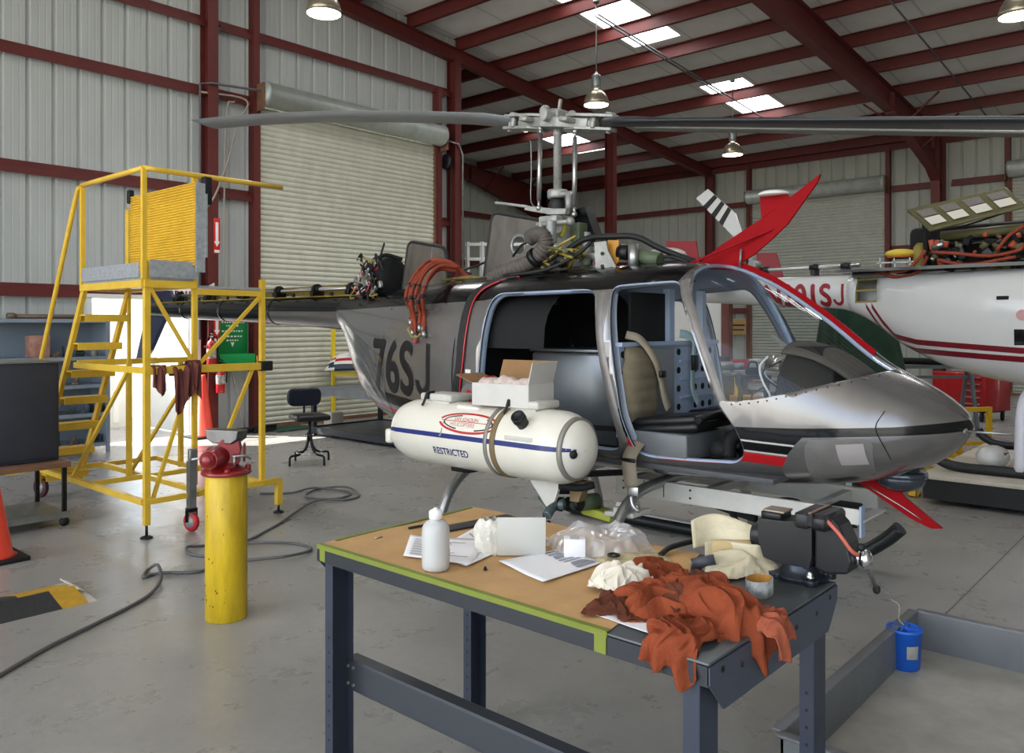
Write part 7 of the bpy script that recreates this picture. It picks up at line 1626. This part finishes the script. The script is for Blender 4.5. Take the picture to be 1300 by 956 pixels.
# white rack with lifting frame behind the raised cowl doors
t = thing('parts_rack', 'white tall rack behind the raised cowl doors', 'rack', (0, 0, 0), 0, world=True)
c = onD(612, 340, 16.6); ux = Vector((RT[0], RT[1], 0)); fwv = Vector((FW[0], FW[1], 0)); C0 = Vector((c.x, c.y, 0)); t.location = C0; ORG[t.name] = Matrix.Translation(C0)
M_WRK = mat('white rack enamel', '#d8d8d8', .45)
for k, a in enumerate((-.30, .0, .9)): b = MB(); b.bar(C0+ux*a, C0+ux*a+Vector((0, 0, 3.3)), .07); b.build('upright', M_WRK, t)
for z in (2.35, 2.95, 3.25): b = MB(); b.bar(C0+ux*-.34+Vector((0, 0, z)), C0+ux*.94+Vector((0, 0, z)), .06); b.build('rail', M_WRK, t)
for a in (-.3, .9): b = MB(); b.bar(C0+ux*a-fwv*.4+Vector((0, 0, .03)), C0+ux*a+fwv*.4+Vector((0, 0, .03)), .06); b.build('foot', M_WRK, t)
c = onD(597, 330, 13.9); t = thing('lifting_tripod', 'yellow tripod with a hook behind the orange hoses', 'tripod', (c.x, c.y, 0), RAD(-48))
for x, y in ((-.34, -.1), (.34, -.1), (0, .4)): b = MB(); b.bar((0, 0, 2.3), (x*1.9, y*1.9, 0), .035); b.build('leg', mat('lime yellow tube', '#c9bf3a', .5), t)
b = MB(); b.box((0, 0, 2.32), (.12, .1, .08), bev=.01); b.cyl((0, 0, 2.35), (0, 0, 2.5), .03); b.build('head', M_DKST, t); b = MB(); b.tube([(0, 0, 2.48), (-.08, 0, 2.55), (.3, 0, 2.7), (.7, 0, 2.95)], .02, 8); b.build('cable_arm', M_BLK, t)

c = onD(1097, 420, 11.3); t = thing('canvas_cover', 'dark green canvas cover over tall equipment behind the white tail boom', 'cover', (c.x, c.y, 0), RAD(-48))
b = MB()
def cv(u, v):
    a = 2*pi*u; k = 1-.35*v**2; r = k*(1+.05*sin(5*a)+.03*sin(11*a+4*v)); cxx = abs(cos(a))**.6*math.copysign(1, cos(a)); cyy = abs(sin(a))**.6*math.copysign(1, sin(a))
    return (.58*r*cxx-.12*v, .5*r*cyy, 1.93*v-.04*v*abs(cos(a)))
b.grid(64, 24, cv); b.grid(32, 4, lambda u, v: (lambda p: (p[0]*v-.12*(1-v), p[1]*v, p[2]+.03*(1-v)))(cv(u, 1.))); b.build('canvas', mat('dark green tarp', '#1d3a2c', .85, 0, .2, 6), t, fix=False)
b = MB(); b.box((-.58, -.40, 1.25), (.14, .01, .05), Matrix.Rotation(RAD(30), 3, 'Y')); b.build('red_tag', M_TCR, t)
c = onD(1165, 466, 12.0); t = thing('pipe_trestle', 'long black tube with a lime end lying on a grey trestle behind the silver nose', 'trestle', (c.x, c.y, 0), RAD(-48))
b = MB(); b.cyl((-.42, 0, 1.09), (.6, 0, 1.07), .05, n=16); b.build('black_tube', M_CABK, t); b = MB(); b.cyl((-.5, 0, 1.09), (-.42, 0, 1.09), .055, n=16); b.build('lime_cap', mat('lime plastic', '#a3a83c', .5), t)
b = MB(); b.box((.1, 0, 1.0), (1.5, .1, .05)); b.box((.1, 0, .85), (1.5, .05, .04)); b.build('trestle_bar', M_TBL, t)
for x in (-.55, .75):
    for y in (-.25, .25): b = MB(); b.bar((x, y*.2, .99), (x, y, 0), .045); b.build('leg', M_TBL, t)

c = onD(925, 480, 10.6); t = thing('machine_bench', 'dark cluttered machine bench just behind the cabin, low in the windshield view', 'bench', (c.x, c.y, 0), RAD(-48))
b = MB(); b.box((0, 0, .95), (.95, .5, .05), bev=.004); b.box((-.2, 0, .5), (.5, .46, .84), bev=.01); b.build('bench_body', M_DKST, t)
for x in (.15, .43): b = MB(); b.box((x, -.2, .46), (.06, .06, .92)); b.build('leg', M_CABK, t)
b = MB(); b.bar((.02, -.27, .55), (.02, -.27, .95), .035); b.build('yellow_post', M_YST, t)
b = MB(); b.cyl((-.3, 0, 1.07), (.05, .02, 1.07), .07, n=16); b.cyl((.05, .02, 1.07), (.2, .03, 1.08), .045, n=14); b.box((-.15, 0, 1.0), (.3, .2, .06), bev=.01); b.tube([(-.3, 0, 1.1), (-.4, -.05, 1.14), (-.42, -.08, 1.02)], .02, 8); b.build('spindle_head', M_GALV, t)
b = MB(); b.box((.3, -.05, 1.02), (.16, .14, .09), bev=.008); b.tube([(.24, -.05, 1.07), (.26, -.05, 1.13), (.34, -.05, 1.13), (.36, -.05, 1.07)], .012, 8); b.build('black_case', M_CABK, t)
c = onD(948, 488, 9.4); b = MB(); b.box((0, 0, .4), (.3, .3, .8), bev=.006); b.box((0, -.155, .6), (.2, .012, .12)); o = tag(b.build('brown_carton', M_CARD), 'tall brown carton on the floor below the windshield view of the bench', 'box'); o.location = (c.x, c.y, 0); o.rotation_euler = (0, 0, RAD(-40))
# ------------------------------------------------------------------ light, sky, camera
w = bpy.data.worlds.new('sky'); SC.world = w; w.use_nodes = True
nt = w.node_tree; bg = nt.nodes['Background']
sk = nt.nodes.new('ShaderNodeTexSky'); sk.sky_type = 'NISHITA'; sk.sun_disc = False; sk.sun_elevation = RAD(42); sk.sun_rotation = RAD(-41.6)
hs = nt.nodes.new('ShaderNodeHueSaturation'); hs.inputs['Saturation'].default_value = .55; nt.links.new(sk.outputs[0], hs.inputs['Color']); nt.links.new(hs.outputs[0], bg.inputs[0]); bg.inputs[1].default_value = .6
su = bpy.data.lights.new('sun', 'SUN'); su.energy = 16; su.angle = RAD(.6); su.color = (1, .98, .94)
so = bpy.data.objects.new('sun', su); COL.objects.link(so)
so.rotation_euler = Vector((RT[0], RT[1], -.86)).to_track_quat('-Z', 'Y').to_euler()
so.location = (-10, 20, 20)
cam = bpy.data.cameras.new('camera'); co = bpy.data.objects.new('camera', cam); COL.objects.link(co)
co.location = (0, 0, EYE); co.rotation_euler = (RAD(90), 0, AZ-RAD(90))
cam.sensor_width = 36; cam.sensor_fit = 'HORIZONTAL'; cam.lens = FOC/1300*36; cam.shift_y = -(478-HOR)/1300; cam.clip_start = .05; cam.clip_end = 300
SC.camera = co
SC.view_settings.view_transform = 'Standard'; SC.view_settings.look = 'None'; SC.view_settings.gamma = 1; SC.view_settings.exposure = .36; SC.view_settings.use_curve_mapping = False
SC.cycles.use_denoising = True
try: SC.cycles.denoiser = 'OPENIMAGEDENOISE'
except Exception: pass
SC.cycles.max_bounces = 8; SC.cycles.diffuse_bounces = 5; SC.cycles.glossy_bounces = 4; SC.cycles.transmission_bounces = 6; SC.cycles.transparent_max_bounces = 8
SC.cycles.sample_clamp_indirect = 6; SC.cycles.caustics_reflective = False; SC.cycles.caustics_refractive = False
